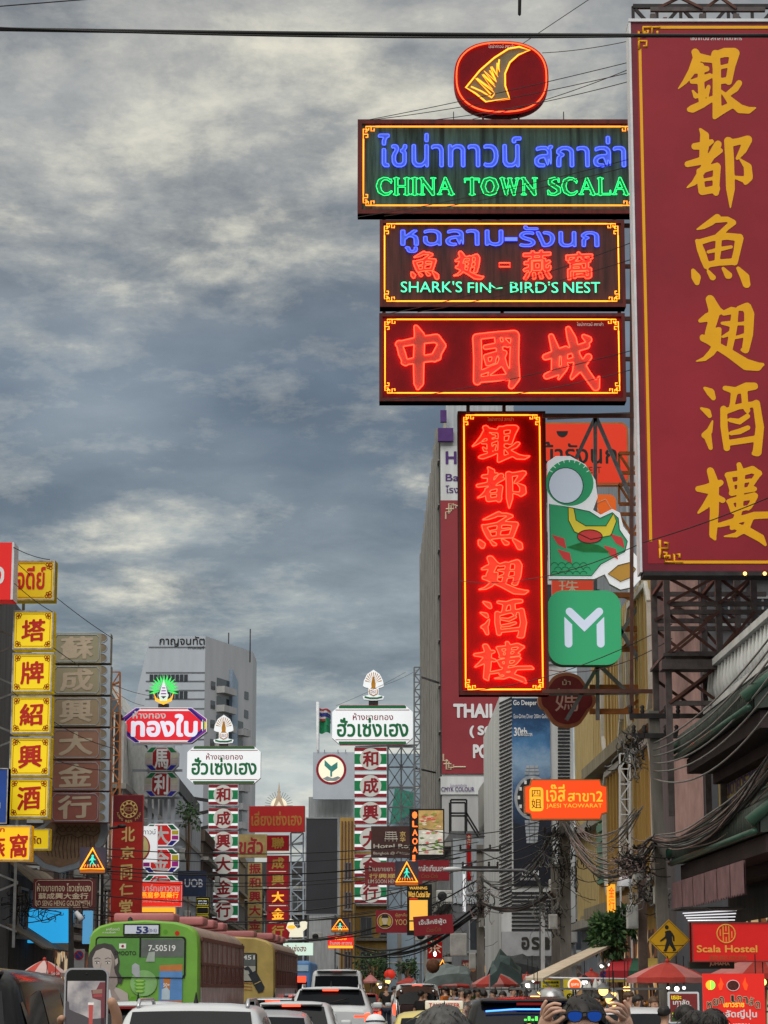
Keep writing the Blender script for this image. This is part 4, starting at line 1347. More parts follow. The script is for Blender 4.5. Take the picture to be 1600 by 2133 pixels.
S.line([(1240, 1050), (1262, 1040), (1274, 1060), (1256, 1082), (1240, 1050)], .8, CREAM_INK, .01, 'fan_emblem')
S.done()
S = Sign('restaurant_sign', 'red panel with a pale 珠 character, mostly hidden behind the green letter M sign', (1150, 1204, 1236, 1250), 70, .25)
S.body(lit('backlit_brick', (.6, .06, .03), .3))
S.text('珠', (1164, 1206, 1206, 1240), CREAM_INK, 0)
S.done()
S = Sign('advertising_sign', 'tall cut-out green billboard with white lobed rim, yellow and red flame shapes', (1142, 950, 1336, 1228), 63.5, .25)
rim = [(1142, 962), (1160, 950), (1190, 950), (1222, 968), (1242, 1000), (1246, 1036), (1236, 1062), (1252, 1072), (1276, 1060), (1292, 1068), (1298, 1096), (1316, 1120), (1318, 1150), (1334, 1170), (1338, 1200), (1318, 1222), (1290, 1228), (1268, 1216), (1258, 1196), (1236, 1206), (1142, 1206)]
S.poly(rim, LIT_WHITE, 0, 'panel', None, WHITE_METAL)
S.poly([(1145, 1050), (1190, 1058), (1228, 1066), (1250, 1080), (1276, 1068), (1288, 1080), (1290, 1104), (1306, 1128), (1300, 1150), (1280, 1160), (1250, 1176), (1230, 1200), (1145, 1200)], M_GREEN, .01, 'green_field', .008)
S.poly(ell(1188, 1006, 50, 48, 30), M_GREEN, .012, 'green_disc', .008)
S.poly(ell(1180, 1012, 36, 37, 30), lit('backlit_pale_blue', (.62, .70, .82), .4), .02, 'pale_disc', .006)
YEL_P = lit('backlit_lemon', (.75, .62, .06), .35)
RED_P = lit('backlit_scarlet', (.62, .06, .06), .3)
S.poly([(1184, 1056), (1196, 1060), (1200, 1084), (1220, 1096), (1262, 1096), (1278, 1070), (1284, 1086), (1272, 1116), (1230, 1124), (1196, 1108), (1184, 1084)], YEL_P, .022, 'flame_shape', .006)
S.poly(ell(1228, 1118, 26, 14, 20), RED_P, .03, 'flame_shape#2', .006)
for i, (cx, cy) in enumerate(((1165, 1128), (1286, 1126), (1176, 1158), (1272, 1150))):
    S.poly([(cx - 16, cy - 14), (cx + 10, cy - 6), (cx + 14, cy + 16), (cx - 4, cy + 6)], RED_P, .024 + .003 * i, 'flame_shape#%d' % (3 + i), .006)
S.poly([(1180, 1140), (1210, 1130), (1246, 1136), (1272, 1152), (1240, 1150), (1214, 1150)], mat('leaf_green_print', (.03, .30, .08), .4), .036, 'leaf_shape', .005)
S.poly([(1264, 1196), (1286, 1178), (1310, 1172), (1322, 1186), (1310, 1204), (1290, 1212)], lit('backlit_ochre', (.55, .30, .06), .25), .022, 'flame_shape#9', .006)
INK = mat('print_outline', (.012, .03, .02), .5)
for pl in (ell(1180, 1012, 36, 37, 26), [(1184, 1056), (1196, 1060), (1200, 1084), (1220, 1096), (1262, 1096), (1278, 1070), (1284, 1086), (1272, 1116), (1230, 1124), (1196, 1108), (1184, 1084)], ell(1228, 1118, 26, 14, 20), [(1145, 1050), (1190, 1058), (1228, 1066), (1250, 1080), (1276, 1068), (1288, 1080), (1290, 1104), (1306, 1128), (1300, 1150), (1280, 1160), (1250, 1176), (1230, 1200), (1145, 1200)], [(1264, 1196), (1286, 1178), (1310, 1172), (1322, 1186), (1310, 1204), (1290, 1212)]):
    S.line(pl, .8, INK, .042, 'printed_outline', True, 4)
for r_ in range(3):
    for k in range(5):
        S.line(ell(1154 + k * 15 + 7 * (r_ % 2), 1196 - r_ * 9, 7, 6, 7, 2, 180, 360), .6, mat('scale_print', (.02, .20, .08), .5), .022, 'printed_scales')
for a in range(-60, 61, 15):
    S.line([(1188 + 41 * math.sin(R(a)), 1004 - 41 * math.cos(R(a))), (1188 + 48 * math.sin(R(a)), 1004 - 47 * math.cos(R(a)))], .7, LIT_WHITE, .024, 'printed_stripe')
S.done()
S = Sign('advertising_sign', 'green rounded-square sign with a big pale letter M', (1142, 1230, 1294, 1385), 63, .5)
S.poly(rrect(1142, 1230, 1294, 1385, 32, 8), M_GREEN, 0, 'panel', None, mat('dark_green_edge', (.02, .14, .06), .5))
MW = lit('backlit_ice_white', (.60, .68, .84), .45)
for pl in ([(1184, 1294), (1184, 1341)], [(1251, 1294), (1251, 1341)], [(1187, 1274), (1217.5, 1303), (1249, 1274)]):
    mb, mi = S.part('lettering', MW)
    w_ = 8.0
    if len(pl) == 2:
        pts = [(pl[0][0] - w_, pl[0][1] - 6), (pl[0][0] + w_, pl[0][1] + 6 if pl[0][0] < 1200 else pl[0][1] - 6)] if 0 else None
        x = pl[0][0]
        sgn = 1 if x < 1200 else -1
        P = [(x - w_ * sgn, 1285), (x + w_ * sgn, 1301)] + ell(x, 1341, w_, w_, 8, 2, 0, 180)[::1 if sgn > 0 else -1]
        S.poly(P, MW, .012, 'lettering', .006)
    else:
        P = ell(1187, 1274, w_, w_, 8, 2, 135, 315)
        S.poly([*P, (1217.5, 1292), *ell(1249, 1274, w_, w_, 8, 2, -135, 45), (1217.5, 1316)], MW, .012, 'lettering', .006)
S.done()
S = Sign('restaurant_sign', 'maroon flower-shaped sign with a pale 媽 character', (1127, 1404, 1235, 1513), 66, .3)
def lobes(cx, cy, k):
    o_ = []
    for px_, py_, a0 in ((0, -34, -160), (40, 0, -70), (0, 34, 20), (-40, 0, 110)):
        o_ += ell(cx + px_ * k, cy + py_ * k, (30 if px_ == 0 else 24) * k * (1.15 if px_ == 0 else .8), 22 * k, 10, 2, a0, a0 + 140)
    return o_
S.poly(lobes(1181, 1458, 1.02), mat('lit_brown_rim', (.36, .13, .07), .5), 0, 'panel', None, mat('amber_edge', (.5, .2, .06), .5))
S.poly(lobes(1181, 1458, .90), mat('dark_maroon', (.17, .020, .026), .5), .01, 'face', .006)
S.text('ม้า', (1172, 1415, 1189, 1427), CREAM_INK, 0, d=.02)
S.text('媽', (1156, 1434, 1205, 1482), mat('pale_pink_ink', (.60, .36, .33), .5), .0, 'character', .02)
S.done()
S = Sign('restaurant_sign', 'glowing orange-red plaque with notched corners and yellow Thai letters over JAESI YAOWARAT', (1092, 1623, 1266, 1708), 64, .3)
def notch(x0, y0, x1, y1, r):
    return [(x0 + r, y0), (x1 - r, y0), (x1 - r * .8, y0 + r * .8), (x1, y0 + r), (x1, y1 - r), (x1 - r * .8, y1 - r * .8), (x1 - r, y1), (x0 + r, y1), (x0 + r * .8, y1 - r * .8), (x0, y1 - r), (x0, y0 + r), (x0 + r * .8, y0 + r * .8)]
S.poly(notch(1092, 1623, 1266, 1708, 15), mat('amber_edge', (.5, .2, .06), .5), 0, 'panel')
S.poly(notch(1095, 1626, 1263, 1705, 14), LIT_ORANGE, .008, 'face', .008)
S.poly(rrect(1103, 1640, 1132, 1690, 7), LIT_AMBER, .016, 'tablet', .006)
S.text('四', (1108, 1646, 1126, 1660), BLACK_INK, 0, 'character', .024)
S.text('姐', (1107, 1664, 1128, 1684), BLACK_INK, 0, 'character', .024)
S.text('เจ๊สี่', (1138, 1634, 1178, 1670), LIT_AMBER, .02, d=.018)
S.text('สาขา2', (1183, 1648, 1256, 1670), LIT_AMBER, .02, 'lettering#b', d=.018)
S.text('JAESI YAOWARAT', (1138, 1674, 1254, 1685), LIT_AMBER, .01, 'lettering#c', d=.018)
S.done()
S = Sign('shop_sign', 'narrow glowing red and yellow box sign behind the concrete pole', (1384, 1628, 1414, 1735), 62, .3)
S.body(LIT_ORANGE)
S.rect('yellow_band', (1387, 1652, 1411, 1676), LIT_AMBER, .01, .002)
S.text('金', (1389, 1690, 1409, 1716), LIT_AMBER, .0)
S.done()
S = Sign('shop_sign', 'slim amber glowing upright sign above the green tree', (1266, 1842, 1282, 1900), 66, .25)
S.body(LIT_AMBER)
S.column('金行', 1268, 1280, 1846, 1896, LIT_RED, .0)
S.done()

# ---- centre: the second Hua Seng Heng stack and everything round it
def octa(x0, y0, x1, y1, cx_, cy_):
    return [(x0 + cx_, y0), (x1 - cx_, y0), (x1, y0 + cy_), (x1, y1 - cy_), (x1 - cx_, y1), (x0 + cx_, y1), (x0, y1 - cy_), (x0, y0 + cy_)]
WHITE_EDGE = mat('grey_white_edge', (.40, .42, .45), .5)
def gold_shop(b, Y, chars, cb, emb, where):
    x0, y0, x1, y1 = b
    k = (x1 - x0) / 168
    S = Sign('gold_shop_sign', 'white eight-cornered gold shop sign, green Thai letters, %s' % where, b, Y, .6)
    S.poly(octa(x0, y0, x1, y1, 16 * k, 14 * k), LIT_WHITE, 0, 'panel', None, WHITE_EDGE)
    for v, c in ((y0 + 4 * k, GREEN_INK), (y1 - 4 * k, GREEN_INK)):
        S.rect('stripe', (x0 + 14 * k, v - 2.6 * k, x1 - 14 * k, v + 2.6 * k), c, .012, .003)
    for v in (y0 + 10 * k, y1 - 10 * k, y0 + .8 * k, y1 - .8 * k):
        S.rect('stripe', (x0 + (7 if 3 < v - y0 < y1 - y0 - 3 else 16) * k, v - .7 * k, x1 - (7 if 3 < v - y0 < y1 - y0 - 3 else 16) * k, v + .7 * k), DKRED_INK, .012, .003)
    S.text('ห้างขายทอง', (x0 + 43 * k, y0 + 16 * k, x0 + 127 * k, y0 + 31 * k), DKRED_INK, .015)
    S.text('ฮั่วเซ่งเฮง', (x0 + 10 * k, y0 + 26 * k, x0 + 159 * k, y0 + 66 * k), GREEN_INK, .03, 'lettering#b', slant=.0)
    S.done()
    ex, ey, eh = emb
    S = Sign('rooftop_emblem', 'white arched emblem with golden rays and flame, crowning the %s' % where.replace('on the', 'sign on the'), (ex - eh * .36, ey - eh / 2, ex + eh * .36, ey + eh / 2), Y, .3)
    f = lambda u, v: (ex + u * eh, ey + v * eh)
    arch = [f(-.26, .06), f(-.33, .02), f(-.30, -.16), f(-.20, -.36), f(0, -.5), f(.20, -.36), f(.30, -.16), f(.33, .02), f(.26, .06), f(.16, .08), f(.16, .3), f(.34, .34), f(.30, .44), f(.1, .47), f(-.1, .47), f(-.30, .44), f(-.34, .34), f(-.16, .3), f(-.16, .08)]
    S.poly(arch, LIT_WHITE, 0, 'panel', None, WHITE_EDGE)
    GO = mat('gold_leaf', (.55, .24, .025), .4, .2)
    for a in range(-75, 76, 15):
        a_ = R(a)
        S.poly([f(.08 * math.sin(a_) - .004, -.08 - .08 * math.cos(a_)), f(.27 * math.sin(a_ - .05), -.06 - .36 * math.cos(a_ - .05)), f(.27 * math.sin(a_ + .05), -.06 - .36 * math.cos(a_ + .05))], GO, .012, 'ray', .005)
    S.poly([f(-.02, -.28), f(.02, -.28), f(.07, -.06), f(.06, .06), f(.10, .10), f(-.10, .10), f(-.06, .06), f(-.07, -.06)], GO, .018, 'flame', .005)
    S.line([f(-.12, .12), f(-.12, .26), f(0, .32), f(.12, .26), f(.12, .12)], eh * .018, GO, .012, 'shield')
    S.line([f(-.28, .36), f(-.12, .40), f(.12, .40), f(.28, .36)], eh * .03, GREEN_INK, .012, 'ribbon')
    S.text('ฮซฮ', (ex - .08 * eh, ey + .15 * eh, ex + .08 * eh, ey + .25 * eh), DKRED_INK, 0)
    S.rect('post', (ex - .15 * eh, ey + .46 * eh, ex + .15 * eh, b[1] - .2), DARK_STEEL, -.05, -.25)
    S.done()
    for c, (yy0, yy1) in zip(chars, cb[2]):
        x0, x1 = cb[0], cb[1]
        S = Sign('gold_shop_box', 'striped red, white and green box sign with 「%s」 in a pale disc, %s' % (c, where), (x0, yy0, x1, yy1), Y, .6, 'sign', 'character boxes ' + where)
        h = yy1 - yy0
        S.body(LIT_WHITE)
        S.rect('red_band', (x0 + .5, yy0 + .4, x1 - .5, yy0 + h * .16), DKRED_INK, .01, .002)
        S.rect('red_band', (x0 + .5, yy1 - h * .16, x1 - .5, yy1 - .4), DKRED_INK, .01, .002)
        S.rect('green_band', (x0 + .5, yy0 + h * .28, x1 - .5, yy0 + h * .72), mat('green_band_print', (.012, .22, .08), .4), .01, .002)
        cx_, cy_ = (x0 + x1) / 2, (yy0 + yy1) / 2
        S.poly(ell(cx_, cy_, h * .47, h * .47, 28), mat('pale_disc_print', (.50, .50, .47), .4, 0, .12, (.7, .7, .65), 0), .018, 'disc', .006)
        S.text(c, (cx_ - h * .34, cy_ - h * .34, cx_ + h * .34, cy_ + h * .34), DKRED_INK, .035, 'character', .026, lean=.06)
        S.frame(WHITE_EDGE, .6, .02)
        S.done()
CH = '和成興大金行'
gold_shop((692, 1469, 860, 1551), 150, CH, (738, 806, [(1557, 1605), (1613, 1661), (1669, 1717), (1723, 1772), (1779, 1827), (1835, 1882)]), (778, 1428, 66), 'on the right-hand stack')
gold_shop((390, 1554, 543, 1633), 165, CH, (434, 496, [(1634, 1677), (1683, 1727), (1731, 1774), (1778, 1823), (1827, 1871), (1874, 1919)]), (466, 1520, 62), 'on the left-hand stack')

S = Sign('bank_sign', 'pale wall panel with a red ring around a teal sprouting leaf emblem', (652, 1567, 739, 1665), 233, .6)
S.body(mat('pale_blue_panel', (.42, .47, .54), .5, grunge=.12, scale=.3))
S.poly(ell(690, 1603, 31.5, 31.5, 40), mat('ring_red', (.30, .012, .03), .45), .02, 'ring', .015)
S.poly(ell(690, 1603, 26.5, 26.5, 40), LIT_CREAM, .03, 'disc', .01)
S.poly([(688, 1618), (688, 1606), (676, 1595), (676, 1583), (690, 1596), (703, 1587), (703, 1600), (692, 1608), (692, 1618)], TEAL, .04, 'leaf', .01)
S.poly([(672, 1622), (682, 1617), (692, 1621), (704, 1617), (710, 1620), (700, 1627), (682, 1627)], mat('wave_grey', (.3, .34, .38), .5), .04, 'wave', .01)
for u in (662, 676, 704, 720):
    S.rect('lamp_arm', (u - .6, 1562, u + .6, 1567), DARK_STEEL, .2, .05)
S.done()
S = Sign('led_screen', 'blank dark grey upright screen in a steel frame, left of the ochre building', (636, 1703, 705, 1906), 190, .7, 'screen')
S.body(mat('dead_screen', (.045, .047, .055), .4, grunge=.12, scale=.4))
S.frame(mat('screen_edge', (.28, .30, .33), .5), 2.2, .05)
S.rect('post', (640, 1906, 644, 2055), GREY_STEEL)
S.rect('post', (697, 1906, 701, 2055), GREY_STEEL)
S.done()
S = Sign('gold_shop_sign', 'deep red sign with golden Thai letters under a sunburst arch', (519, 1679, 635, 1733), 170, .5, yaw=-.1)
S.body(mat('lit_deep_red', (.30, .014, .014), .4, 0, .12, (.6, .02, .02), .1))
S.text('เลี่ยงเซ่งเฮง', (524, 1690, 630, 1720), mat('gold_relief', (.42, .17, .04), .4, .2, grunge=.2), .03)
S.done()
S = Sign('rooftop_emblem', 'small tower emblem with thin sun rays above the deep red Thai sign', (555, 1628, 608, 1680), 171, .25)
for a in range(-90, 91, 12):
    a_ = R(a)
    S.line([(581 + 15 * math.sin(a_), 1678 - 16 * math.cos(a_)), (581 + 29 * math.sin(a_), 1678 - 30 * math.cos(a_))], .4, DARK_STEEL, -.1, 'ray')
S.poly([(581, 1628), (584, 1655), (592, 1679), (587, 1679), (581, 1668), (575, 1679), (570, 1679), (578, 1655)], CREAM_INK, 0, 'tower_shape')
S.poly(ell(581, 1678, 17, 17, 16, 2, 180, 360), LIT_CREAM, -.06, 'half_disc')
S.done()
for c, y0 in zip('聯成興大金行', (1740, 1782, 1816, 1853, 1888, 1924)):
    S = Sign('gold_shop_box', 'red box sign with yellow 「%s」 in the column below the deep red Thai sign' % c, (556, y0, 602, y0 + 32), 172, .4, 'sign', 'red boxes of the central column')
    S.body(mat('box_red', (.32, .012, .02), .4, 0, .10, (.6, .02, .03), .1))
    S.text(c, (566, y0 + 4, 592, y0 + 28), LIT_AMBER if c in '大金' else mat('yellow_ink', (.62, .40, .08), .4), .035, 'character', lean=.05)
    S.rect('light_strip', (560, y0 + 32.6, 596, y0 + 34), LIT_CREAM, -.05, -.3)
    S.done()
S = Sign('gold_shop_sign', 'old gold sign with big brown-red Thai letters left of the red boxes', (496, 1738, 556, 1786), 180, .4)
S.body(GOLD_SHEET)
S.text('ขสัว', (498, 1744, 548, 1780), DKRED_INK, .03)
S.done()
for i, c in enumerate('振和興大金行'):
    S = Sign('gold_shop_box', 'old gold box sign with brown-red 「%s」, left of the red column' % c, (516, 1796 + i * 29, 546, 1823 + i * 29), 180, .4, 'sign', 'old gold boxes of the central column')
    S.body(GOLD_SHEET)
    S.text(c, (519, 1799 + i * 29, 543, 1820 + i * 29), DKRED_INK, .03, 'character')
    S.done()
S = Sign('bank_sign', 'navy blue sign with pale capital letters UOB', (370, 1814, 429, 1867), 112, .4, yaw=.06)
S.body(NAVY)
S.text('UOB', (384, 1831, 422, 1848), mat('pale_blue_ink', (.45, .48, .55), .5), .02)
S.done()

# ---- left: the pink and red octagon and its boxes
S = Sign('gold_shop_sign', 'bright red octagonal sign with pink and indigo corners and large white Thai letters', (250, 1474, 431, 1548), 100, .5)
o8 = octa(250, 1474, 431, 1548, 32, 24)
S.poly(o8, LIT_WHITE, 0, 'panel', None, WHITE_EDGE)
S.poly(octa(263, 1481, 419, 1542, 25, 21), lit('backlit_crimson', (.72, .02, .035), .45), .01, 'face', .006)
for sx0, sy0, ax, ay in ((250, 1474, 1, 1), (431, 1474, -1, 1), (250, 1548, 1, -1), (431, 1548, -1, -1)):
    for j, m_ in ((1.5, VIOLET), (9.5, INDIGO)):
        S.poly([(sx0 + ax * j, sy0 + ay * (24 + j * .0)), (sx0 + ax * (32 + j * .2), sy0 + ay * (.8 + j * .1)), (sx0 + ax * (40 + j * .2), sy0 + ay * (.8 + j * .1)), (sx0 + ax * j, sy0 + ay * (30.5))], m_, .012 + j * .0006, 'corner_stripe', .005)
for u, m_ in ((252.5, LIT_YELLOW), (257.5, GREEN_INK), (424.5, GREEN_INK), (428.5, LIT_YELLOW)):
    S.rect('side_stripe', (u - 1.6, 1499, u + 1.6, 1523), m_, .012, .004)
for v in (1475.2, 1545):
    S.rect('edge_stripe', (292, v, 390, v + 2), mat('crimson_print', (.5, .015, .03), .4), .012, .004)
S.text('ห้างทอง', (276, 1481, 345, 1497), WHITE_INK, .025, d=.02)
S.text('ทองใบ', (273, 1487, 412, 1535), lit('backlit_lilac_white', (.74, .74, .86), .5), .045, 'lettering#b', d=.02)
S.done()
S = Sign('rooftop_emblem', 'bright green leaf fan emblem with white pagoda standing on the pink octagonal sign', (311, 1404, 371, 1468), 100, .25)
LEAF = lit('backlit_leaf_green', (.06, .75, .14), .6)
for a in range(-105, 106, 15):
    a_ = R(a)
    c = lambda r, d_: (341 + r * math.sin(a_ + d_), 1437 - r * math.cos(a_ + d_))
    S.poly([c(8, 0), c(20, -.11), c(32, 0), c(20, .11)], LEAF, 0 + .002 * (a // 15 % 2), 'leaf_ray', .1)
S.poly([(341, 1416), (331, 1450), (351, 1450)], LIT_WHITE, .02, 'pagoda', .05)
for v in (1432, 1438, 1444):
    S.rect('pagoda_band', (341 - (v - 1416) * .2, v, 341 + (v - 1416) * .2, v + 2), VIOLET, .03, .021)
S.poly([(320, 1442), (326, 1454), (341, 1461), (356, 1454), (362, 1442), (358, 1460), (341, 1468), (324, 1460)], LIT_AMBER, .02, 'ribbon', .05)
S.poly([(330, 1446), (341, 1456), (352, 1446), (348, 1460), (334, 1460)], LIT_GREENW, .03, 'small_leaf', .02)
S.rect('post', (330, 1466, 352, 1475), DARK_STEEL, -.02, -.2)
S.done()
for c, b, ll in (('馬', (301, 1555, 372, 1606), 0), ('利', (300, 1608, 372, 1660), 0), ('大', (298, 1716, 373, 1763), 1), ('金', (297, 1767, 373, 1819), 1), ('行', (296, 1822, 372, 1870), 1)):
    x0, y0, x1, y1 = b
    S = Sign('gold_shop_box', 'eight-cornered box sign with white 「%s」 on red, below the pink octagonal sign' % c, b, 102, .45, 'sign', 'octagonal boxes of the left column')
    S.poly(octa(x0, y0, x1, y1, 13, 12), LIT_WHITE if ll else mat('off_white_panel', (.52, .53, .52), .45, grunge=.1), 0, 'panel', None, WHITE_EDGE)
    h = y1 - y0
    for xa, xb in ((x0 + 1.5, x0 + 15), (x1 - 15, x1 - 1.5)):
        S.rect('corner_cell', (xa, y0 + 14, xb, y0 + h / 2 - 1), mat('lemon_print', (.62, .50, .03), .4) if ll else mat('beige_print', (.48, .46, .36), .5), .012, .004)
        S.rect('corner_cell', (xa, y0 + h / 2 + 1, xb, y1 - 14), mat('magenta_print', (.5, .03, .33), .4) if ll else mat('blush_print', (.50, .42, .40), .5), .012, .004)
        dx_s = 1 if xa < (x0 + x1) / 2 else -1
        xe = x0 if dx_s > 0 else x1
        S.poly([(xe + dx_s * 4, y0 + 12), (xe + dx_s * 14, y0 + 2), (xe + dx_s * 24, y0 + 2), (xe + dx_s * 16, y0 + 12)], GREEN_INK, .012, 'green_corner', .006)
        S.poly([(xe + dx_s * 4, y1 - 12), (xe + dx_s * 14, y1 - 2), (xe + dx_s * 24, y1 - 2), (xe + dx_s * 16, y1 - 12)], INDIGO, .012, 'indigo_corner', .006)
    S.poly(octa(x0 + 17, y0 + 3, x1 - 17, y1 - 3, 9, 10), lit('backlit_cell_red', (.62, .02, .02), .3) if ll else mat('cell_red', (.33, .015, .018), .4), .014, 'face', .006)
    S.text(c, (x0 + 21, y0 + 5, x1 - 21, y1 - 5), WHITE_INK, .03, 'character', .026)
    S.done()
S = Sign('restaurant_sign', 'white sign with a pale yellow dish circle and black Thai letters beside the red banner', (262, 1721, 327, 1796), 96, .3)
S.body(LIT_WHITE)
S.poly(ell(288, 1766, 25, 29, 32), mat('ring_crimson', (.4, .02, .03), .4), .01, 'ring', .008)
S.poly(ell(287, 1765, 23, 27, 32), mat('pale_yellow_print', (.62, .56, .25), .4), .018, 'disc', .006)
S.text('ไชน่าทาวน์', (272, 1726, 324, 1738), BLACK_INK, .0)
S.done()
S = Sign('pharmacy_sign', 'glowing red sign, white Thai line over an orange row of Chinese characters', (284, 1836, 379, 1889), 94, .3)
S.body(lit('backlit_tomato', (.78, .03, .018), .5))
S.text('กมาร์ทเยาวราช', (288, 1843, 374, 1857), WHITE_INK, .02)
S.text('燕窩參茸藥行', (294, 1858, 372, 1871), LIT_AMBER, .02, 'lettering#b')
S.text('เปิดขาย โสม กระเพาะปลา โทร สุราวัง', (291, 1873, 372, 1882), WHITE_INK, 0, 'lettering#c')
S.frame(WHITE_METAL, 1.2, .02)
S.done()
S = Sign('shop_sign', 'amber lit strip sign just above the green bus', (292, 1890, 364, 1912), 93, .3)
S.body(LIT_AMBER)
S.rect('band', (294, 1900, 362, 1903), mat('brown_band', (.2, .06, .02), .5), .01, .002)
S.done()
S = Sign('shop_sign', 'two small black boxes with yellow edging and white figures', (408, 1868, 436, 1925), 130, .3)
S.body(BLACK)
for v in (1872, 1890, 1908):
    S.line([(410, v), (434, v), (434, v + 14), (410, v + 14)], .7, mat('yellow_edging', (.6, .5, .03), .4, 0, .3, (.8, .65, .05), 0), .02, 'edging', True)
S.text('四海', (413, 1875, 431, 1884), LIT_WHITE, 0)
S.done()
S = Sign('medicine_banner', 'tall red banner with golden round seal and five golden characters 北京同仁堂', (233, 1656, 296, 1922), 84, .35)
S.body(mat('banner_red', (.31, .018, .014), .4, 0, .06, (.6, .02, .01), .25, 1.2))
S.rect('upper_field', (234, 1657, 295, 1712), mat('banner_dark_red', (.13, .010, .016), .45), .006, .001)
GOLD_P = mat('pale_gold_print', (.62, .44, .16), .4, grunge=.08)
for r_ in (17.5, 11):
    S.line(ell(266.5, 1686, r_, r_, 28), 1.0, GOLD_P, .012, 'seal', True, 4)
S.text('同仁堂', (259, 1681, 274, 1690), GOLD_P, .0, 'seal', .012)
for i in range(10):
    a_ = R(36 * i)
    S.poly(ell(266.5 + 14.2 * math.cos(a_), 1686 + 14.2 * math.sin(a_), 2.2, 2.2, 8), GOLD_P, .012, 'seal', .004)
for i, c in enumerate('TONG REN TANG'):
    if c != ' ':
        a_ = R(158 - 136 * i / 12)
        u, v = 266.5 + 25 * math.cos(a_), 1686 + 25 * math.sin(a_)
        S.text(c, (u - 1.9, v - 2.6, u + 1.9, v + 2.6), GOLD_P, 0, 'lettering')
for c, (u0, v0, u1, v1) in zip('北京同仁堂', ((252, 1722, 280, 1754), (251, 1763, 280, 1790), (252, 1800, 276, 1834), (250, 1841, 279, 1866), (250, 1874, 278, 1906))):
    S.text(c, (u0, v0, u1, v1), GOLD_P, .03, 'character', lean=.06)
S.done()

# ---- left edge: tan gold-shop column and yellow boxes
TS = [((112, 1319, 230, 1381), (0.280, 0.260, 0.176)), ((111, 1386, 230, 1447), (0.286, 0.254, 0.169)), ((110, 1452, 229, 1513), (0.293, 0.227, 0.150)), ((109, 1518, 229, 1581), (0.273, 0.150, 0.104)), ((108, 1585, 228, 1647), (0.260, 0.111, 0.081)), ((107, 1651, 227, 1713), (0.240, 0.081, 0.068))]
SILV = mat('silver_trim', (.36, .42, .50), .4, .3, grunge=.1)
FADED = mat('faded_cream_letter', (.44, .36, .27), .55, grunge=.12)
for c, (b, col) in zip('蘇成興大金行', TS):
    x0, y0, x1, y1 = b
    S = Sign('gold_shop_box', 'unlit faded tan box sign with a pale 「%s」 and scalloped silver right edge' % c, b, 66, .5, 'sign', 'faded tan boxes of the left column')
    S.body(mat('faded_sheet_%s' % '苏成兴大金行'[TS.index((b, col))], col, .55, grunge=.14, scale=1.2))
    xe = x1 - 20
    S.line([(x0 + 8, y0 + 3), (xe - 9, y0 + 3), (xe - 3, y0 + 10), (xe - 3, y1 - 10), (xe - 9, y1 - 3), (x0 + 8, y1 - 3), (x0 + 2, y1 - 10), (x0 + 2, y0 + 10)], .7, SILV, .01, 'border', True)
    S.rect('silver_edge', (xe, y0, x1, y1), SILV, .015, .002)
    for k in range(3):
        S.poly(ell(xe + .5, y0 + (k + .5) * (y1 - y0) / 3, 12, 8.8, 12, 2, -90, 90), mat('scallop_tan', (.20, .16, .11), .5), .024, 'scallop', .006)
        S.line(ell(xe + .5, y0 + (k + .5) * (y1 - y0) / 3, 12.5, 9.4, 12, 2, -90, 90), .6, SILV, .03, 'scallop_rim')
    S.text(c, (x0 + 14, y0 + 6, xe - 16, y1 - 7), FADED, .03, 'character', lean=.05)
    S.done()
S = Sign('gold_shop_sign', 'big round tan plaque of scales and feathers hanging under the faded tan boxes', (48, 1712, 224, 1818), 66.6, .4)
S.poly([(100, 1712), (222, 1712), (224, 1730), (216, 1756), (196, 1784), (164, 1808), (126, 1818), (90, 1808), (60, 1784), (46, 1750), (52, 1736)], mat('grey_blue_rim', (.26, .30, .35), .5), 0, 'rim')
S.poly([(104, 1713), (207, 1713), (209, 1730), (203, 1752), (186, 1776), (158, 1798), (126, 1807), (96, 1798), (72, 1778), (60, 1752)], mat('plaque_tan', (.23, .15, .095), .55, grunge=.3, scale=5), .012, 'panel', .01)
CARVE = mat('carved_brown', (.12, .06, .04), .6)
for k in range(13):
    u = 104 + k * 7.5
    S.line([(u, 1742), (u + (u - 140) * .12 - 3, 1766), (u + (u - 140) * .05, 1790 - abs(u - 140) * .22)], .7, CARVE, .02, 'carving')
for j in range(2):
    for k in range(6):
        S.line(ell(124 + k * 13 + j * 6, 1718 + j * 8, 6.4, 7, 8, 2, 0, 180), .6, CARVE, .02, 'carving')
for s_ in (-1, 1):
    S.line([(162 + s_ * 40, 1722), (162 + s_ * 46, 1732), (162 + s_ * 34, 1742), (162 + s_ * 14, 1738), (162, 1746)], .8, CARVE, .02, 'carving')
S.done()
YB = [('塔', (27, 1272, 111, 1353)), ('牌', (25, 1360, 109, 1442)), ('紹', (23, 1449, 107, 1528)), ('興', (20, 1535, 105, 1617)), ('酒', (18, 1621, 102, 1704))]
BROWN_INK = mat('brown_red_ink', (.33, .035, .012), .5, grunge=.1)
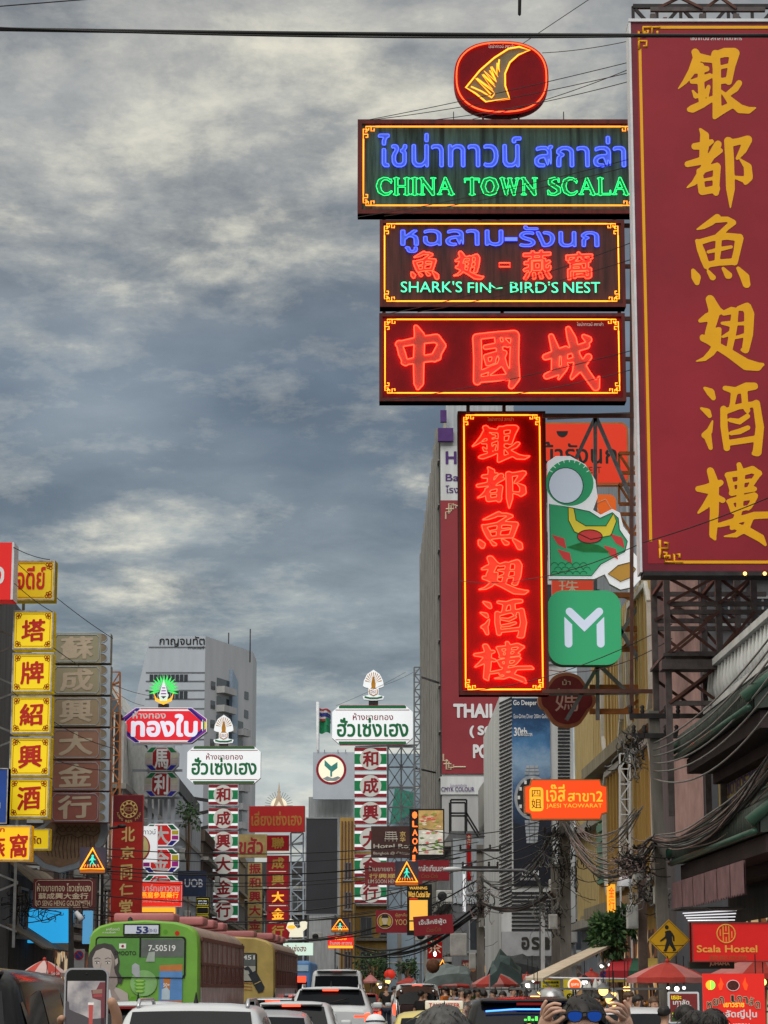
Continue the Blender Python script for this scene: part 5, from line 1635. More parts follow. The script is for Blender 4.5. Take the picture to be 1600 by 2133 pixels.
def filigree(S, b, s_=13):
    x0, y0, x1, y1 = b
    for x, y, ax, ay in ((x0, y0, 1, 1), (x1, y0, -1, 1), (x0, y1, 1, -1), (x1, y1, -1, -1)):
        for u, v, r_ in ((3, 3, 3.2), (9, 2.6, 2.6), (2.6, 9, 2.6), (7.5, 7.5, 2.2)):
            S.line(ell(x + ax * u * s_ / 13, y + ay * v * s_ / 13, r_ * s_ / 13, None, 10), .75 * s_ / 13, BROWN_INK, .01, 'filigree', True, 4)
        S.poly(ell(x + ax * 4, y + ay * 4, 2, 2, 8), mat('orange_print', (.6, .2, .01), .4), .008, 'filigree', .004)
    for q in ([(x0 + s_, y0 + 1), (x1 - s_, y0 + 1)], [(x0 + s_, y1 - 1), (x1 - s_, y1 - 1)], [(x0 + 1, y0 + s_), (x0 + 1, y1 - s_)], [(x1 - 1, y0 + s_), (x1 - 1, y1 - s_)]):
        S.line(q, .45, BROWN_INK, .01, 'border', False, 4)
for c, b in YB:
    x0, y0, x1, y1 = b
    S = Sign('liquor_box_sign', 'lit yellow box sign with a red 「%s」, in the upright column at the left edge' % c, b, 60, .5, 'sign', 'yellow boxes of the left column')
    S.body(LIT_YELLOW)
    S.frame(PEELED, 3.2, .03)
    filigree(S, (x0 + 6, y0 + 6, x1 - 6, y1 - 6))
    S.text(c, (x0 + 18, y0 + 17, x1 - 17, y1 - 16), RED_INK, .03, 'character', lean=.07)
    S.done()
S = Sign('liquor_sign', 'yellow sign with ornate red Thai letters at the top of the yellow boxes', (-60, 1167, 114, 1251), 61, .5)
S.body(mat('dull_backlit_yellow', (.62, .44, .012), .4, 0, .18, (.86, .62, .015), .1))
S.frame(PEELED, 3.2, .03)
filigree(S, (-54, 1173, 108, 1245), 15)
S.text('ตราเจดีย์', (-28, 1179, 95, 1228), RED_INK, .03)
S.done()
S = Sign('shop_sign', 'bright red sign cut off by the left edge with part of a white Thai letter', (-150, 1130, 28, 1249), 59.4, .7)
S.body(lit('backlit_signal_red', (.66, .02, .018), .3))
S.rect('side_panel', (24, 1130, 28.5, 1249), WHITE_METAL, .02)
S.text('บริการ ว', (-120, 1172, 9, 1216), WHITE_INK, .04)
S.done()
S = Sign('shop_sign', 'royal blue sign cut off by the left edge below the yellow boxes', (-90, 1600, 16, 1716), 59, .4)
S.body(BLUE_SHEET)
S.rect('white_dot', (-4, 1672, 1, 1684), WHITE_INK, .01, .002)
S.frame(PEELED, 2, .02)
S.done()
S = Sign('restaurant_sign', 'lit yellow sign with red 燕窩 characters, lowest at the left edge', (-70, 1719, 64, 1793), 58, .5)
S.body(lit('backlit_orange_yellow', (.95, .50, .012), .5))
S.frame(PEELED, 2.6, .03)
S.text('燕', (-30, 1744, 11, 1786), RED_INK, .03, 'character', lean=.05)
S.text('窩', (20, 1737, 58, 1788), RED_INK, .03, 'character', lean=.05)
S.text('รังนก', (-36, 1722, 9, 1733), RED_INK, .02)
S.done()
S = Sign('shop_sign', 'small yellow sign with Thai letters beside the yellow and red bird nest sign', (40, 1726, 103, 1770), 62, .4)
S.body(LIT_YELLOW)
S.frame(PEELED, 2, .03)
S.text('จำกัด', (46, 1740, 86, 1758), DKRED_INK, .03)
S.done()
S = Sign('gold_shop_sign', 'maroon board with Thai, Chinese and SO SENG HENG GOLDSMITH lines', (69, 1831, 197, 1893), 64, .3)
S.body(MAROON)
S.line([(74, 1838), (79, 1834), (187, 1834), (192, 1838), (192, 1885), (187, 1890), (79, 1890), (74, 1885)], .6, CREAM_INK, .008, 'border', True, 4)
S.text('ห้างขายทอง โซวเซ่งเฮง', (77, 1840, 189, 1857), CREAM_INK, .02)
S.text('蘇成興大金行', (80, 1860, 184, 1873), CREAM_INK, .03, 'lettering#b')
S.text('SO SENG HENG GOLDSMITH', (75, 1876, 188, 1887), CREAM_INK, .02, 'lettering#c')
S.done()
S = Sign('led_screen', 'bright blank cyan screen over the pavement at lower left', (56, 1893, 151, 1964), 70, .3, 'screen')
S.body(LIT_CYAN)
S.done()
S = Sign('led_screen', 'narrow pale blue lit side panel next to the bright cyan screen', (172, 1897, 191, 1966), 71, .3, 'screen')
S.body(lit('lit_pale_blue', (.12, .38, .62), .55))
S.done()
for b, Y, w_ in (((166, 1765, 220, 1820), 57, 'at the left over the pavement'), ((823, 1794, 872, 1846), 66, 'in the middle among maroon signs'), ((690, 1912, 727, 1942), 150, 'small and distant in the middle')):
    x0, y0, x1, y1 = b
    k = (x1 - x0) / 54
    S = Sign('crossing_light', 'amber neon triangle with a green walking figure, %s' % w_, b, Y, .25, 'traffic sign')
    S.body(mat('sign_box_dark', (.05, .045, .07), .5))
    cx_ = (x0 + x1) / 2
    tri = [(cx_, y0 + 3 * k), (x1 - 3 * k, y1 - 10 * k), (x0 + 3 * k, y1 - 10 * k)]
    S.line(tri, 2.9 * k, glow('amber_triangle', (1.0, .30, .015), 2.2), .05, 'triangle_tube', True)
    for j in range(6):
        S.line([(cx_ + (-14 + j * 5) * k, y1 - 19 * k), (cx_ + (-17 + j * 6.2) * k, y1 - 13 * k)], 1.0 * k, glow('amber_bar', (1.0, .25, .02), 1.1), .04, 'crossing_bar')
    GT = glow('green_figure', (.05, .75, .55), .9)
    S.poly(ell(cx_, y0 + 18 * k, 2.4 * k, None, 10), GT, .03, 'figure', .02)
    S.line([(cx_, y0 + 21 * k), (cx_ - .5 * k, y0 + 29 * k)], 2.6 * k, GT, .04, 'figure')
    S.line([(cx_ - 6 * k, y0 + 28 * k), (cx_, y0 + 22 * k), (cx_ + 6 * k, y0 + 27 * k)], 1.2 * k, GT, .04, 'figure')
    S.line([(cx_ - 5 * k, y0 + 38 * k), (cx_ - .5 * k, y0 + 29 * k), (cx_ + 5 * k, y0 + 38 * k)], 1.5 * k, GT, .04, 'figure')
    S.rect('lower_strip', (x0 + k, y1 - 8 * k, x1 - k, y1 - 2 * k), mat('amber_strip', (.4, .14, .02), .4, 0, .2, (.8, .25, .02), 0), .01, .002)
    S.done()

# ---- right of centre, small signs over the pavement
S = Sign('hotel_sign', 'dark brown hotel sign with a pale temple roof emblem and Hotel Royal', (773, 1721, 876, 1786), 100, .3)
S.body(mat('dark_brown_sheet', (.065, .030, .028), .45, grunge=.2))
PALE_B = mat('pale_beige_ink', (.50, .46, .40), .5)
for j in range(4):
    S.line([(801 + j * 1.6, 1748 - j * 4.6), (829 - j * 1.6, 1748 - j * 4.6)], 1.2, PALE_B, .01, 'emblem', False, 4)
for u in (804, 811, 818, 825):
    S.line([(u, 1732), (u + (u - 815) * .15, 1753)], .7, PALE_B, .01, 'emblem', False, 4)
S.text('京', (833, 1732, 845, 1743), GOLD_P, .02, 'character')
S.text('华', (833, 1744, 845, 1754), GOLD_P, .02, 'character')
S.text('Hotel Royal', (778, 1758, 872, 1770), PALE_B, .025)
S.text('Bangkok @ Chinatown', (778, 1774, 868, 1782), PALE_B, .01, 'lettering#b')
S.done()
S = Sign('restaurant_sign', 'black upright sign, orange neon column LAOAI beside two food pictures', (853, 1685, 926, 1791), 96, .3)
S.body(BLACK)
S.frame(DARK_STEEL, 1.5, .03)
OR_N = glow('orange_letter', (1.0, .16, .03), 1.5)
S.poly(ell(864, 1698, 5.5, 7.5, 8), OR_N, .02, 'neon_letter', .01)
for c, v in zip('LAOAI', (1712, 1730, 1748, 1766, 1783)):
    S.text(c, (859, v - 2, 870 if c != 'I' else 865, v + 11), OR_N, .03, 'neon_letter', .03)
def food(nm, b, cols, seed):
    S.rect(nm, b, mat('food_' + str(seed), cols[0], .4, 0, .25, cols[0], .5, 2.5), .02, .005)
    r_ = random.Random(seed)
    x0, y0, x1, y1 = b
    for i in range(26):
        u, v = r_.uniform(x0 + 4, x1 - 4), r_.uniform(y0 + 4, y1 - 4)
        k = i % (len(cols) - 1) + 1
        a_ = r_.uniform(0, 3)
        S.poly([(u + r_.uniform(2.5, 4.5) * math.cos(a_ + t_) * 1.5, v + r_.uniform(1.2, 2.8) * math.sin(a_ + t_)) for t_ in (0, 1, 2.1, 3.1, 4.2, 5.2)], mat('food_%d_%d' % (seed, k), cols[k], .35, 0, .25, cols[k], .3, 6), .022 + i * .0008, nm, .0006)
food('food_picture', (872, 1688, 923, 1728), [(.5, .33, .12), (.55, .10, .07), (.72, .40, .28), (.22, .30, .06), (.7, .6, .42)], 3)
food('food_picture#2', (872, 1729, 923, 1780), [(.62, .60, .52), (.20, .32, .08), (.62, .13, .12), (.8, .76, .68), (.1, .2, .05)], 5)
S.done()
S = Sign('medicine_sign', 'dull maroon sign with faded Thai, Chinese and LIM SOON HENG lines', (760, 1796, 880, 1843), 82, .3)
S.body(MAROON_L)
S.text('ร้านขายยา ลิ้มซุ่นเฮง', (768, 1804, 868, 1818), PALE_B, .02)
S.text('行興順林', (769, 1820, 845, 1830), GOLD_P, .02, 'lettering#b')
S.text('LIM SOON HENG MEDICINE', (767, 1832, 872, 1840), PALE_B, .02, 'lettering#c')
S.done()
S = Sign('chestnut_sign', 'dark red sign with white Thai letters right of the amber crossing triangle', (866, 1792, 936, 1834), 75, .3)
S.body(mat('crimson_sheet', (.26, .018, .028), .45, grunge=.15))
S.text('เกาลัดเทียนชาน', (868, 1802, 930, 1815), WHITE_INK, .02)
S.text('Coca-Cola', (878, 1820, 912, 1829), mat('dull_gold_ink', (.30, .13, .05), .5), 0, 'lettering#b', slant=.3)
S.done()
S = Sign('bar_sign', 'black and amber lit banner headed WARNING Witch Cocktail Bar', (848, 1842, 900, 1948), 73, .25)
S.body(BLACK)
AMB = lit('amber_print', (.92, .50, .08), .6)
S.text('WARNING', (853, 1847, 890, 1853), AMB, .02)
S.text('Witch Cocktail Bar', (851, 1857, 896, 1869), AMB, .02, 'lettering#b', slant=.1)
S.rect('red_rule', (853, 1871, 870, 1873), LIT_RED, .008, .002)
S.rect('amber_panel', (853, 1875, 891, 1917), AMB, .008, .002)
S.rect('amber_panel', (853, 1920, 862, 1938), AMB, .008, .002)
S.done()
S = Sign('seafood_sign', 'tilted dark red sign with white Thai seafood letters', (862, 1907, 944, 1947), 70, .3, tilt=-.07)
S.body(mat('crimson_sheet', (.26, .018, .028), .45))
S.text('เจ๊เล็กซีฟู้ด', (873, 1914, 930, 1928), WHITE_INK, .025)
S.text('Coca-Cola', (888, 1932, 918, 1941), mat('dull_gold_ink', (.30, .13, .05), .5), 0, 'lettering#b', slant=.3)
S.done()
S = Sign('restaurant_sign', 'dark red sign with a round yellow portrait badge and golden letters Yoo', (783, 1896, 866, 1943), 74, .3)
S.body(mat('crimson_sheet', (.26, .018, .028), .45))
S.line(ell(802, 1919, 16, 16, 28), .8, CREAM_INK, .012, 'badge_ring', True)
S.poly(ell(802, 1919, 13.5, 13.5, 24), mat('badge_yellow', (.52, .38, .06), .4), .01, 'badge', .006)
S.poly([(795, 1910), (809, 1910), (808, 1918), (805, 1926), (799, 1926), (796, 1918)], CREAM_INK, .016, 'portrait', .004)
S.poly([(794, 1912), (797, 1906), (807, 1906), (810, 1912)], BLACK_INK, .02, 'portrait', .004)
S.poly([(792, 1930), (798, 1926), (806, 1926), (812, 1930)], BLACK_INK, .02, 'portrait', .004)
S.text('YOO', (823, 1915, 848, 1927), GOLD_P, .01)
S.text('ผู้สูกลั่น', (824, 1902, 848, 1911), GOLD_P, .0, 'lettering#b')
S.done()
S = Sign('shop_sign', 'lit cream cut-out sign of rounded dish shapes over the far traffic', (596, 1913, 640, 1952), 120, .2)
S.poly([(596, 1934), (599, 1924), (604, 1914), (612, 1916), (612, 1926), (620, 1934), (626, 1932), (624, 1922), (632, 1917), (640, 1921), (639, 1934), (631, 1940), (632, 1952), (602, 1952), (604, 1942)], LIT_CREAM, 0, 'panel')
S.poly(ell(607, 1931, 9, 4, 12), LIT_AMBER, .02, 'dish', .008)
S.done()
S = Sign('gold_shop_sign', 'small pale green lit sign with dark red Thai letters over the bus lane', (590, 1964, 652, 1990), 112, .25)
S.body(LIT_GREENW)
S.text('ฮั่วเซ่งฮง', (595, 1968, 638, 1982), DKRED_INK, .02)
S.done()
S = Sign('gold_shop_sign', 'small glowing red sign with a yellow lower band, below the distant crossing triangle', (683, 1949, 736, 1976), 148, .3)
S.body(LIT_RED)
S.text('กิมซี', (698, 1951, 722, 1958), LIT_AMBER, .02)
S.text('ร้านทอง เยาวราช', (687, 1960, 733, 1968), WHITE_INK, .02, 'lettering#b')
S.rect('band', (684, 1970, 735, 1975), LIT_AMBER, .01, .002)
S.done()

# ---- lower right
S = Sign('hostel_sign', 'lit red hostel sign with a round golden emblem and Scala Hostel', (1441, 1921, 1606, 2004), 38, .25)
S.body(mat('lit_hostel_red', (.42, .012, .012), .4, 0, .22, (.9, .015, .01), .12))
S.frame(mat('rim_brown', (.10, .05, .04), .5), 2, .02)
GO2 = mat('lit_gold_ink', (.60, .27, .05), .4, 0, .12, (.8, .35, .06), .05)
S.line(ell(1513, 1945, 19, 19, 28), 1.5, GO2, .012, 'emblem', True)
for pl in ([(1507, 1929), (1507, 1961)], [(1519, 1929), (1519, 1961)], [(1507, 1945), (1519, 1945)], [(1501, 1936), (1501, 1950)], [(1525, 1940), (1525, 1954)], [(1513, 1952), (1513, 1962)], [(1513, 1928), (1513, 1940)]):
    S.line(pl, 1.2, GO2, .012, 'emblem', False, 4)
S.text('Scala Hostel', (1451, 1969, 1577, 1984), GO2, .03)
S.text('銀都旅館', (1476, 1990, 1555, 2000), mat('dim_gold', (.35, .09, .03), .5), .0, 'lettering#b')
S.done()
S = Sign('shop_sign', 'dark green board with pale letters JUMAMA under the hostel sign', (1436, 2003, 1530, 2018), 38.4, .15)
S.body(mat('dark_green_board', (.02, .03, .022), .5))
S.text('JUMAMA', (1478, 2004.5, 1520, 2013), CREAM_INK, .02)
S.done()
S = Sign('pedestrian_sign', 'yellow diamond sign with a black walking pedestrian', (1351, 1915, 1438, 2000), 47, .06, 'traffic sign')
S.poly([(1394, 1915), (1438, 1958), (1394, 2001), (1350, 1958)], mat('traffic_yellow', (.60, .33, .012), .4, grunge=.08), 0, 'panel', None, GREY_STEEL)
S.line([(1394, 1918), (1435, 1958), (1394, 1998), (1353, 1958)], .5, BLACK_INK, .004, 'border', True, 4)
for v, a, b in ((1969.5, 1365, 1424), (1984, 1378, 1411)):
    S.line([(a, v), (b, v)], .55, BLACK_INK, .004, 'border', False, 4)
S.poly(ell(1389.6, 1931.6, 4.2, 4.4, 14), BLACK_INK, .008, 'pictogram', .003)
S.put(strokes('walker', S_('638,410,34 665,410,46 660,460,60 665,500,52; 685,420,24 705,450,18 707,495,16; 640,420,24 628,460,20 580,497,16; 655,500,40 640,545,34 625,595,26 610,598,14; 675,510,40 695,555,32 715,590,26 700,600,14'), 90), (1375, 1938, 1408, 1982), BLACK_INK, .008, 'pictogram')
S.done()
S = Sign('food_stall_board', 'large glowing red stall board, arched Thai letters, flames and a food photo', (1466, 2028, 1594, 2150), 36.5, .12, 'stall board')
S.body(mat('lit_stall_red', (.55, .02, .015), .4, 0, .32, (.95, .03, .02), 0))
for i, c in enumerate(('ห', 'ย', 'ก', ' ', 'เ', 'ก', 'า', 'ลั', 'ด')):
    if c != ' ':
        a_ = (i - 4) / 4
        u, v = 1528 + a_ * 50, 2081 + a_ * a_ * 13
        S.text(c, (u - 5.2, v - (8 if len(c) < 2 else 11), u + 5.2, v + 7), mat('dark_letter', (.035, .03, .02), .5), .03, 'lettering', tube=.5, tm=CREAM_INK, td=.014, tkey='letter_edge')
S.text('เยาวราช', (1507, 2089, 1550, 2098), LIT_AMBER, .03, 'lettering#b')
S.text('เกาลัดญี่ปุ่น', (1484, 2103, 1576, 2124), WHITE_INK, .03, 'lettering#c')
S.text('นุ่ม หวาน', (1500, 2128, 1560, 2144), WHITE_INK, .03, 'lettering#d')
S.line(ell(1528, 2053, 13, 11, 20), .7, WHITE_INK, .012, 'picture_ring', True)
S.poly(ell(1528, 2053, 12, 10, 16), mat('chestnut_print', (.10, .025, .02), .4, grunge=.6, scale=30), .01, 'picture', .004)
S.poly(ell(1481, 2052, 10, 10, 12, 2, -90, 90) + [(1476, 2062)], mat('lime_light', (.2, .6, .05), .4, 0, 1.0, (.3, .9, .1), 0), .01, 'round_light', .004)
S.poly(ell(1481, 2052, 10, 10, 12, 2, 90, 270), LIT_AMBER, .012, 'round_light', .004)
for s_ in (-1, 1):
    S.poly([(1528 + s_ * 24, 2062), (1528 + s_ * 20, 2050), (1528 + s_ * 26, 2036), (1528 + s_ * 27, 2046), (1528 + s_ * 31, 2052), (1528 + s_ * 28, 2063)], LIT_ORANGE, .012, 'flame', .004)
S.done()
S = Sign('price_board', 'small upright board in a white frame with yellow and white Thai letters', (1392, 2066, 1457, 2132), 35, .08)
S.poly(rrect(1392, 2066, 1457, 2132, 4), WHITE_METAL, 0, 'panel')
S.rect('face', (1396, 2070, 1453, 2128), mat('dusky_red_print', (.22, .03, .03), .45), .006, .001)
S.text('เธอะ', (1399, 2074, 1420, 2082), LIT_YELLOW, .03, d=.012)
S.text('เกาลัด', (1402, 2082, 1436, 2093), WHITE_INK, .03, 'lettering#b', .012)
S.text('AODDEF', (1410, 2094, 1440, 2099), WHITE_INK, .02, 'lettering#c', .012)
S.rect('leaf_print', (1398, 2108, 1420, 2127), mat('leaf_print', (.05, .14, .03), .5, grunge=.5, scale=12), .01, .006)
S.text('100', (1400, 2110, 1416, 2118), LIT_YELLOW, .03, 'lettering#d', .014)
S.done()
S = Sign('menu_sign', 'yellow menu board with black Chinese and Thai lines over the stalls', (1128, 2041, 1167, 2064), 52, .05)
YLP = mat('yellow_board', (.55, .44, .03), .45, 0, .10, (.8, .65, .05), .08)
S.body(YLP)
for t_, v in (('炒飯粉麵燒臘', 2044), ('อาหารตามสั่ง', 2051), ('ข้าวผัด ก๋วยเตี๋ยว', 2057.5)):
    S.text(t_, (1131, v, 1164, v + 5), BLACK_INK, .03, 'lettering#' + str(v))
S.done()
S = Sign('menu_sign', 'upright yellow pennant with a black round emblem under the round red sign', (1174, 2040, 1196, 2096), 51, .05)
S.poly([(1174, 2040), (1196, 2040), (1196, 2088), (1186, 2096), (1174, 2084)], YLP, 0, 'panel')
S.poly(ell(1187, 2076, 7, 7, 18), BLACK_INK, .008, 'emblem', .003)
S.line([(1184, 2073), (1187, 2077), (1190, 2072)], .7, YLP, .014, 'emblem')
S.done()
S = Sign('menu_sign', 'round red lit sign with a cream rim above the yellow pennant', (1183, 2037, 1212, 2066), 50, .1)
S.poly(ell(1197.5, 2051.5, 14.5, 14.5, 28), LIT_CREAM, 0, 'panel')
S.poly(ell(1197.5, 2051.5, 11.5, 11.5, 24), lit('lit_orange_disc', (.9, .12, .02), .6), .008, 'disc', .004)
S.text('หูฉลาม', (1190, 2048, 1206, 2055), LIT_CREAM, .03)
S.done()
for b, Y, w_ in (((1248, 2019, 1268, 2046), 55, 'at the edge of the red awning'), ((152, 1977, 176, 2020), 66, 'behind the striped umbrella at left')):
    x0, y0, x1, y1 = b
    S = Sign('parking_sign', 'grey no parking plate, blue disc ringed red, %s' % w_, b, Y, .04, 'traffic sign')
    S.body(mat('sign_plate_grey', (.36, .37, .38), .5))
    cx_, cy_, r_ = (x0 + x1) / 2, y0 + (x1 - x0) * .55, (x1 - x0) * .42
    S.poly(ell(cx_, cy_, r_, r_, 22), RED_INK, .006, 'disc', .003)
    S.poly(ell(cx_, cy_, r_ * .78, None, 22), mat('traffic_blue', (.02, .06, .28), .4), .010, 'disc', .003)
    S.line([(cx_ - r_ * .6, cy_ - r_ * .6), (cx_ + r_ * .6, cy_ + r_ * .6)], r_ * .11, RED_INK, .012, 'slash', False, 4)
    S.rect('post', (cx_ - .8, y1, cx_ + .8, 2062 + 1.75 * 5000 / Y), GREY_STEEL)
    S.done()
# ================================================================ vehicles
TYRE = mat('tyre_rubber', (.02, .02, .021), .8, grunge=.2)
RIM = mat('alloy_rim', (.35, .36, .37), .3, .8, grunge=.1)
CARGLASS = mat('tinted_car_glass', (.006, .007, .009), .08, 0, grunge=0, spec=.10)
CHROME = mat('chrome', (.55, .56, .58), .15, 1, grunge=0)
TAIL = mat('tail_lamp', (.22, .008, .008), .2, grunge=0)
BRAKE = glow('brake_light', (1.0, .06, .025), 3.0)
PLATE = mat('number_plate', (.62, .62, .60), .4, grunge=.1)
def paint(n, c, r=.22):
    return mat(n, c, r, .0, grunge=.08, scale=1.5, spec=.3)
P_WHITE = paint('white_car_paint', (.52, .54, .56))
P_SILVER = mat('silver_car_paint', (.42, .43, .45), .25, .6, grunge=.06)
P_BLACK = mat('black_car_paint', (.008, .008, .009), .15, grunge=0, spec=.16)
P_TAXI = paint('yellow_taxi_paint', (.58, .48, .14))
P_BLUEW = paint('pale_blue_car_paint', (.52, .60, .68))

def car(name, label, cat, X, Y, W=1.8, H=1.6, L=4.5, paint_=None, style='suv', yaw=0.0, rails=False, brake=True, spoiler=True, wipe=True, bz=0):
    o = thing(name, label, cat, (X, Y, 0), yaw)
    belt = {'suv': .98, 'sedan': .90, 'van': 1.15, 'mpv': 1.02}[style] + bz
    st = {'suv': [(0, belt - .05), (.10, belt + .06), (.42, H - .05), (.75, H - .005), (1.5, H), (2.4, H - .01), (2.8, H - .10), (3.55, belt + .08), (L - .35, belt - .08), (L, belt - .3)],
          'mpv': [(0, belt - .05), (.06, belt + .05), (.30, H - .06), (.6, H - .005), (1.6, H), (2.6, H - .01), (3.0, H - .12), (3.8, belt + .06), (L - .3, belt - .1), (L, belt - .3)],
          'van': [(0, belt - .1), (.04, belt + .02), (.22, H - .12), (.55, H - .005), (2, H), (3.5, H - .02), (3.9, H - .2), (4.4, belt + .05), (L - .15, belt - .2), (L, belt - .45)],
          'sedan': [(0, belt - .12), (.06, belt + .0), (.75, belt + .04), (1.35, H - .08), (1.75, H - .005), (2.5, H - .01), (2.9, H - .12), (3.55, belt + .05), (L - .3, belt - .1), (L, belt - .3)]}[style]
    zl = .28
    def ring_(y, top):
        t = max(0.0, min(1.0, (top - belt) / (H - belt)))
        tap = .93 if y < .01 or y > L - .01 else 1.0 if .3 < y < L - .4 else .97
        a = W / 2 * tap
        rw = a * (.965 - .185 * t)
        if t < .12:
            up = [(a * .985, min(belt, top) - .1), (a * .95, top - .05), (a * .90, top - .018), (a * .78, top), (a * .45, top + .015), (0, top + .02)]
        else:
            up = [(a * .985, belt), (rw + .012, top - .10), (rw - .03, top - .035), (rw - .11, top - .004), (rw * .5, top + .018), (0, top + .024)]
        lo = [(0, zl), (a * .86, zl), (a * .96, zl + .07), (a, zl + .3), (a, min(belt, top) - .18)]
        return lo + up
    rg = [ring_(y, t) for y, t in st]
    n = len(rg[0])
    m = MB()
    for s_ in (1, -1):
        vs = [(s_ * x, st[i][0], z) for i, r_ in enumerate(rg) for x, z in r_]
        fs = []
        for i in range(len(st) - 1):
            for j in range(n - 1):
                q = (i * n + j, i * n + j + 1, (i + 1) * n + j + 1, (i + 1) * n + j)
                fs.append(q if s_ < 0 else q[::-1])
        m.add(vs, fs, 0, True)
        e0, e1 = list(range(n)), [(len(st) - 1) * n + j for j in range(n)]
        m.add([vs[k] for k in e0], [tuple(range(n)) if s_ > 0 else tuple(range(n))[::-1]], 0)
        m.add([vs[k] for k in e1], [tuple(range(n))[::-1] if s_ > 0 else tuple(range(n))], 0)
    bo = m.build('body', paint_, o)
    bm = bmesh.new(); bm.from_mesh(bo.data)
    bmesh.ops.remove_doubles(bm, verts=bm.verts, dist=.002)
    bm.to_mesh(bo.data); bm.free()
    def P(i, j, s_=1):
        return Vector((s_ * rg[i][j][0], st[i][0], rg[i][j][1]))
    def pane(nm, A, B, Cc, D, nrm, t0=(.06, .1), t1=(.94, .88), off=.014, m_=CARGLASS, bulge=.0):
        mm = MB()
        K = 6
        vs = []
        for a in range(K + 1):
            for b in range(K + 1):
                u, v = t0[0] + (t1[0] - t0[0]) * a / K, t0[1] + (t1[1] - t0[1]) * b / K
                p = (A.lerp(B, u)).lerp(D.lerp(Cc, u), v)
                vs.append(p + nrm * (off + bulge * (1 - (2 * a / K - 1) ** 2)))
        mm.add(vs, [(a * (K + 1) + b, a * (K + 1) + b + 1, (a + 1) * (K + 1) + b + 1, (a + 1) * (K + 1) + b) for a in range(K) for b in range(K)], 0, True)
        return mm.build(nm, m_, o)
    ri, rj = (1, 2) if style != 'sedan' else (2, 3)
    A, B = P(ri, 8, -1), P(ri, 8, 1)
    D, Cc = P(rj, 8, -1), P(rj, 8, 1)
    if style == 'sedan':
        A, B = P(2, 8, -1), P(2, 8, 1)
    nr = (B - A).cross(D - A).normalized()
    rw_ = pane('rear_window', A, B, Cc, D, nr, (-.02, .10), (1.02, .93), .03, bulge=.02)
    if wipe and style != 'sedan':
        w_ = MB()
        w_.tube([(0, (A.y + .02), A.z + .07), (W * .22, A.y + .05, A.z + .16)], .012, 5)
        w_.v = [q + nr * .05 for q in w_.v]
        w_.build('wiper', BLACK, rw_)
    f0, f1 = (5, 7)
    A, B, Cc, D = P(7, 8, 1), P(7, 8, -1), P(6, 8, -1), P(6, 8, 1)
    pane('windscreen', A, B, Cc, D, (B - A).cross(D - A).normalized(), (.0, .08), (1.0, .95), .02)
    for s_ in (1, -1):
        idx = [rj, rj + 1, rj + 2, 5, 6]
        ys = [st[rj][0] + .1] + [st[rj][0] + (st[6][0] - st[rj][0]) * k for k in (.34, .68)] + [st[6][0] - .02]
        mid = rj + 1
        for k in range(3):
            a = a_ = W / 2
            def Q(y, up):
                x = s_ * (P(4, 5)[0] if not up else P(4, 6)[0])
                return Vector((x, y, belt + .02 if not up else P(4, 6)[2] - (.10 if y > st[5][0] or y < st[rj][0] + .2 else .0)))
            A, B, Cc, D = Q(ys[k] + .03, 0), Q(ys[k + 1] - .03, 0), Q(ys[k + 1] - .03, 1), Q(ys[k] + .03, 1)
            pane('side_window', A, B, Cc, D, Vector((s_, 0, .15)).normalized(), (0, .04), (1, .92), .014)
        # lamps, mirror, wheels
        m = MB()
        m.bbox((-.07, -.035, -.10), (.07, .10, .10) if style != 'van' else (.07, .1, .28), .025, n=2)
        if style == 'suv':
            m.bbox((-.30 if s_ > 0 else -.05, -.03, -.02), (.05 if s_ > 0 else .30, .05, .07), .02, n=2)
        m.build('tail_lamp', BRAKE if brake else TAIL, o, (s_ * (W / 2 - .13), .03, belt - .16))
        m = MB()
        m.bbox((-.11, -.07, -.07), (.11, .07, .07), .04, n=2)
        m.build('mirror', paint_, o, (s_ * (W / 2 + .09), st[6][0] + .25, belt + .08))
        for y in (.85, L - .85):
            wh = MB()
            wh.lathe([(.20, -.1), (.30, -.11), (.325, -.08), (.325, .08), (.30, .11), (.20, .1)], 20)
            wh.v = [Vector((q.z, q.x, q.y)) for q in wh.v]
            wo = wh.build('wheel', TYRE, o, (s_ * (W / 2 - .10), y, .325))
            wh = MB()
            wh.lathe([(.001, .06), (.06, .07), (.19, .10), (.21, .10), (.21, -.09)], 16)
            wh.v = [Vector((q.z * s_, q.x, q.y)) for q in wh.v]
            wh.build('rim', RIM, wo)
        if rails:
            m = MB()
            x = s_ * (P(4, 8)[0] - .0)
            m.tube([(x, .55, H - .02), (x, .7, H + .055), (x, 2.3, H + .06), (x, 2.5, H - .02)], .022, 6)
            m.build('roof_rail', CHROME if paint_ is not P_WHITE else P_SILVER, o)
    m = MB()
    m.bbox((-W / 2 + .06, -.09, .30), (W / 2 - .06, .10, .52), .05, n=2)
    m.build('bumper', paint_ if style != 'suv' else BLACK, o)
    m = MB(); m.box((-.25, -.115, .60), (.25, -.02, .74)); m.build('number_plate', PLATE, o)
    if spoiler and style != 'sedan':
        m = MB()
        x = P(rj, 8)[0]
        m.bbox((-x, st[rj][0] - .16, H - .05), (x, st[rj][0] + .28, H - .005), .02, n=2)
        so_ = m.build('spoiler', paint_, o)
        m = MB(); m.box((-.17, st[rj][0] - .17, H - .075), (.17, st[rj][0] - .12, H - .045)); m.build('high_brake_light', BRAKE if brake else TAIL, so_)
    elif style == 'sedan':
        m = MB(); m.box((-.14, .95, belt + .16), (.14, 1.0, belt + .19)); m.build('high_brake_light', BRAKE if brake else TAIL, o)
    m = MB()
    m.lathe([(.03, 0), (.02, .05), (.004, .13)], 8, (0, 1.0 if style != 'sedan' else 1.8, H + .015))
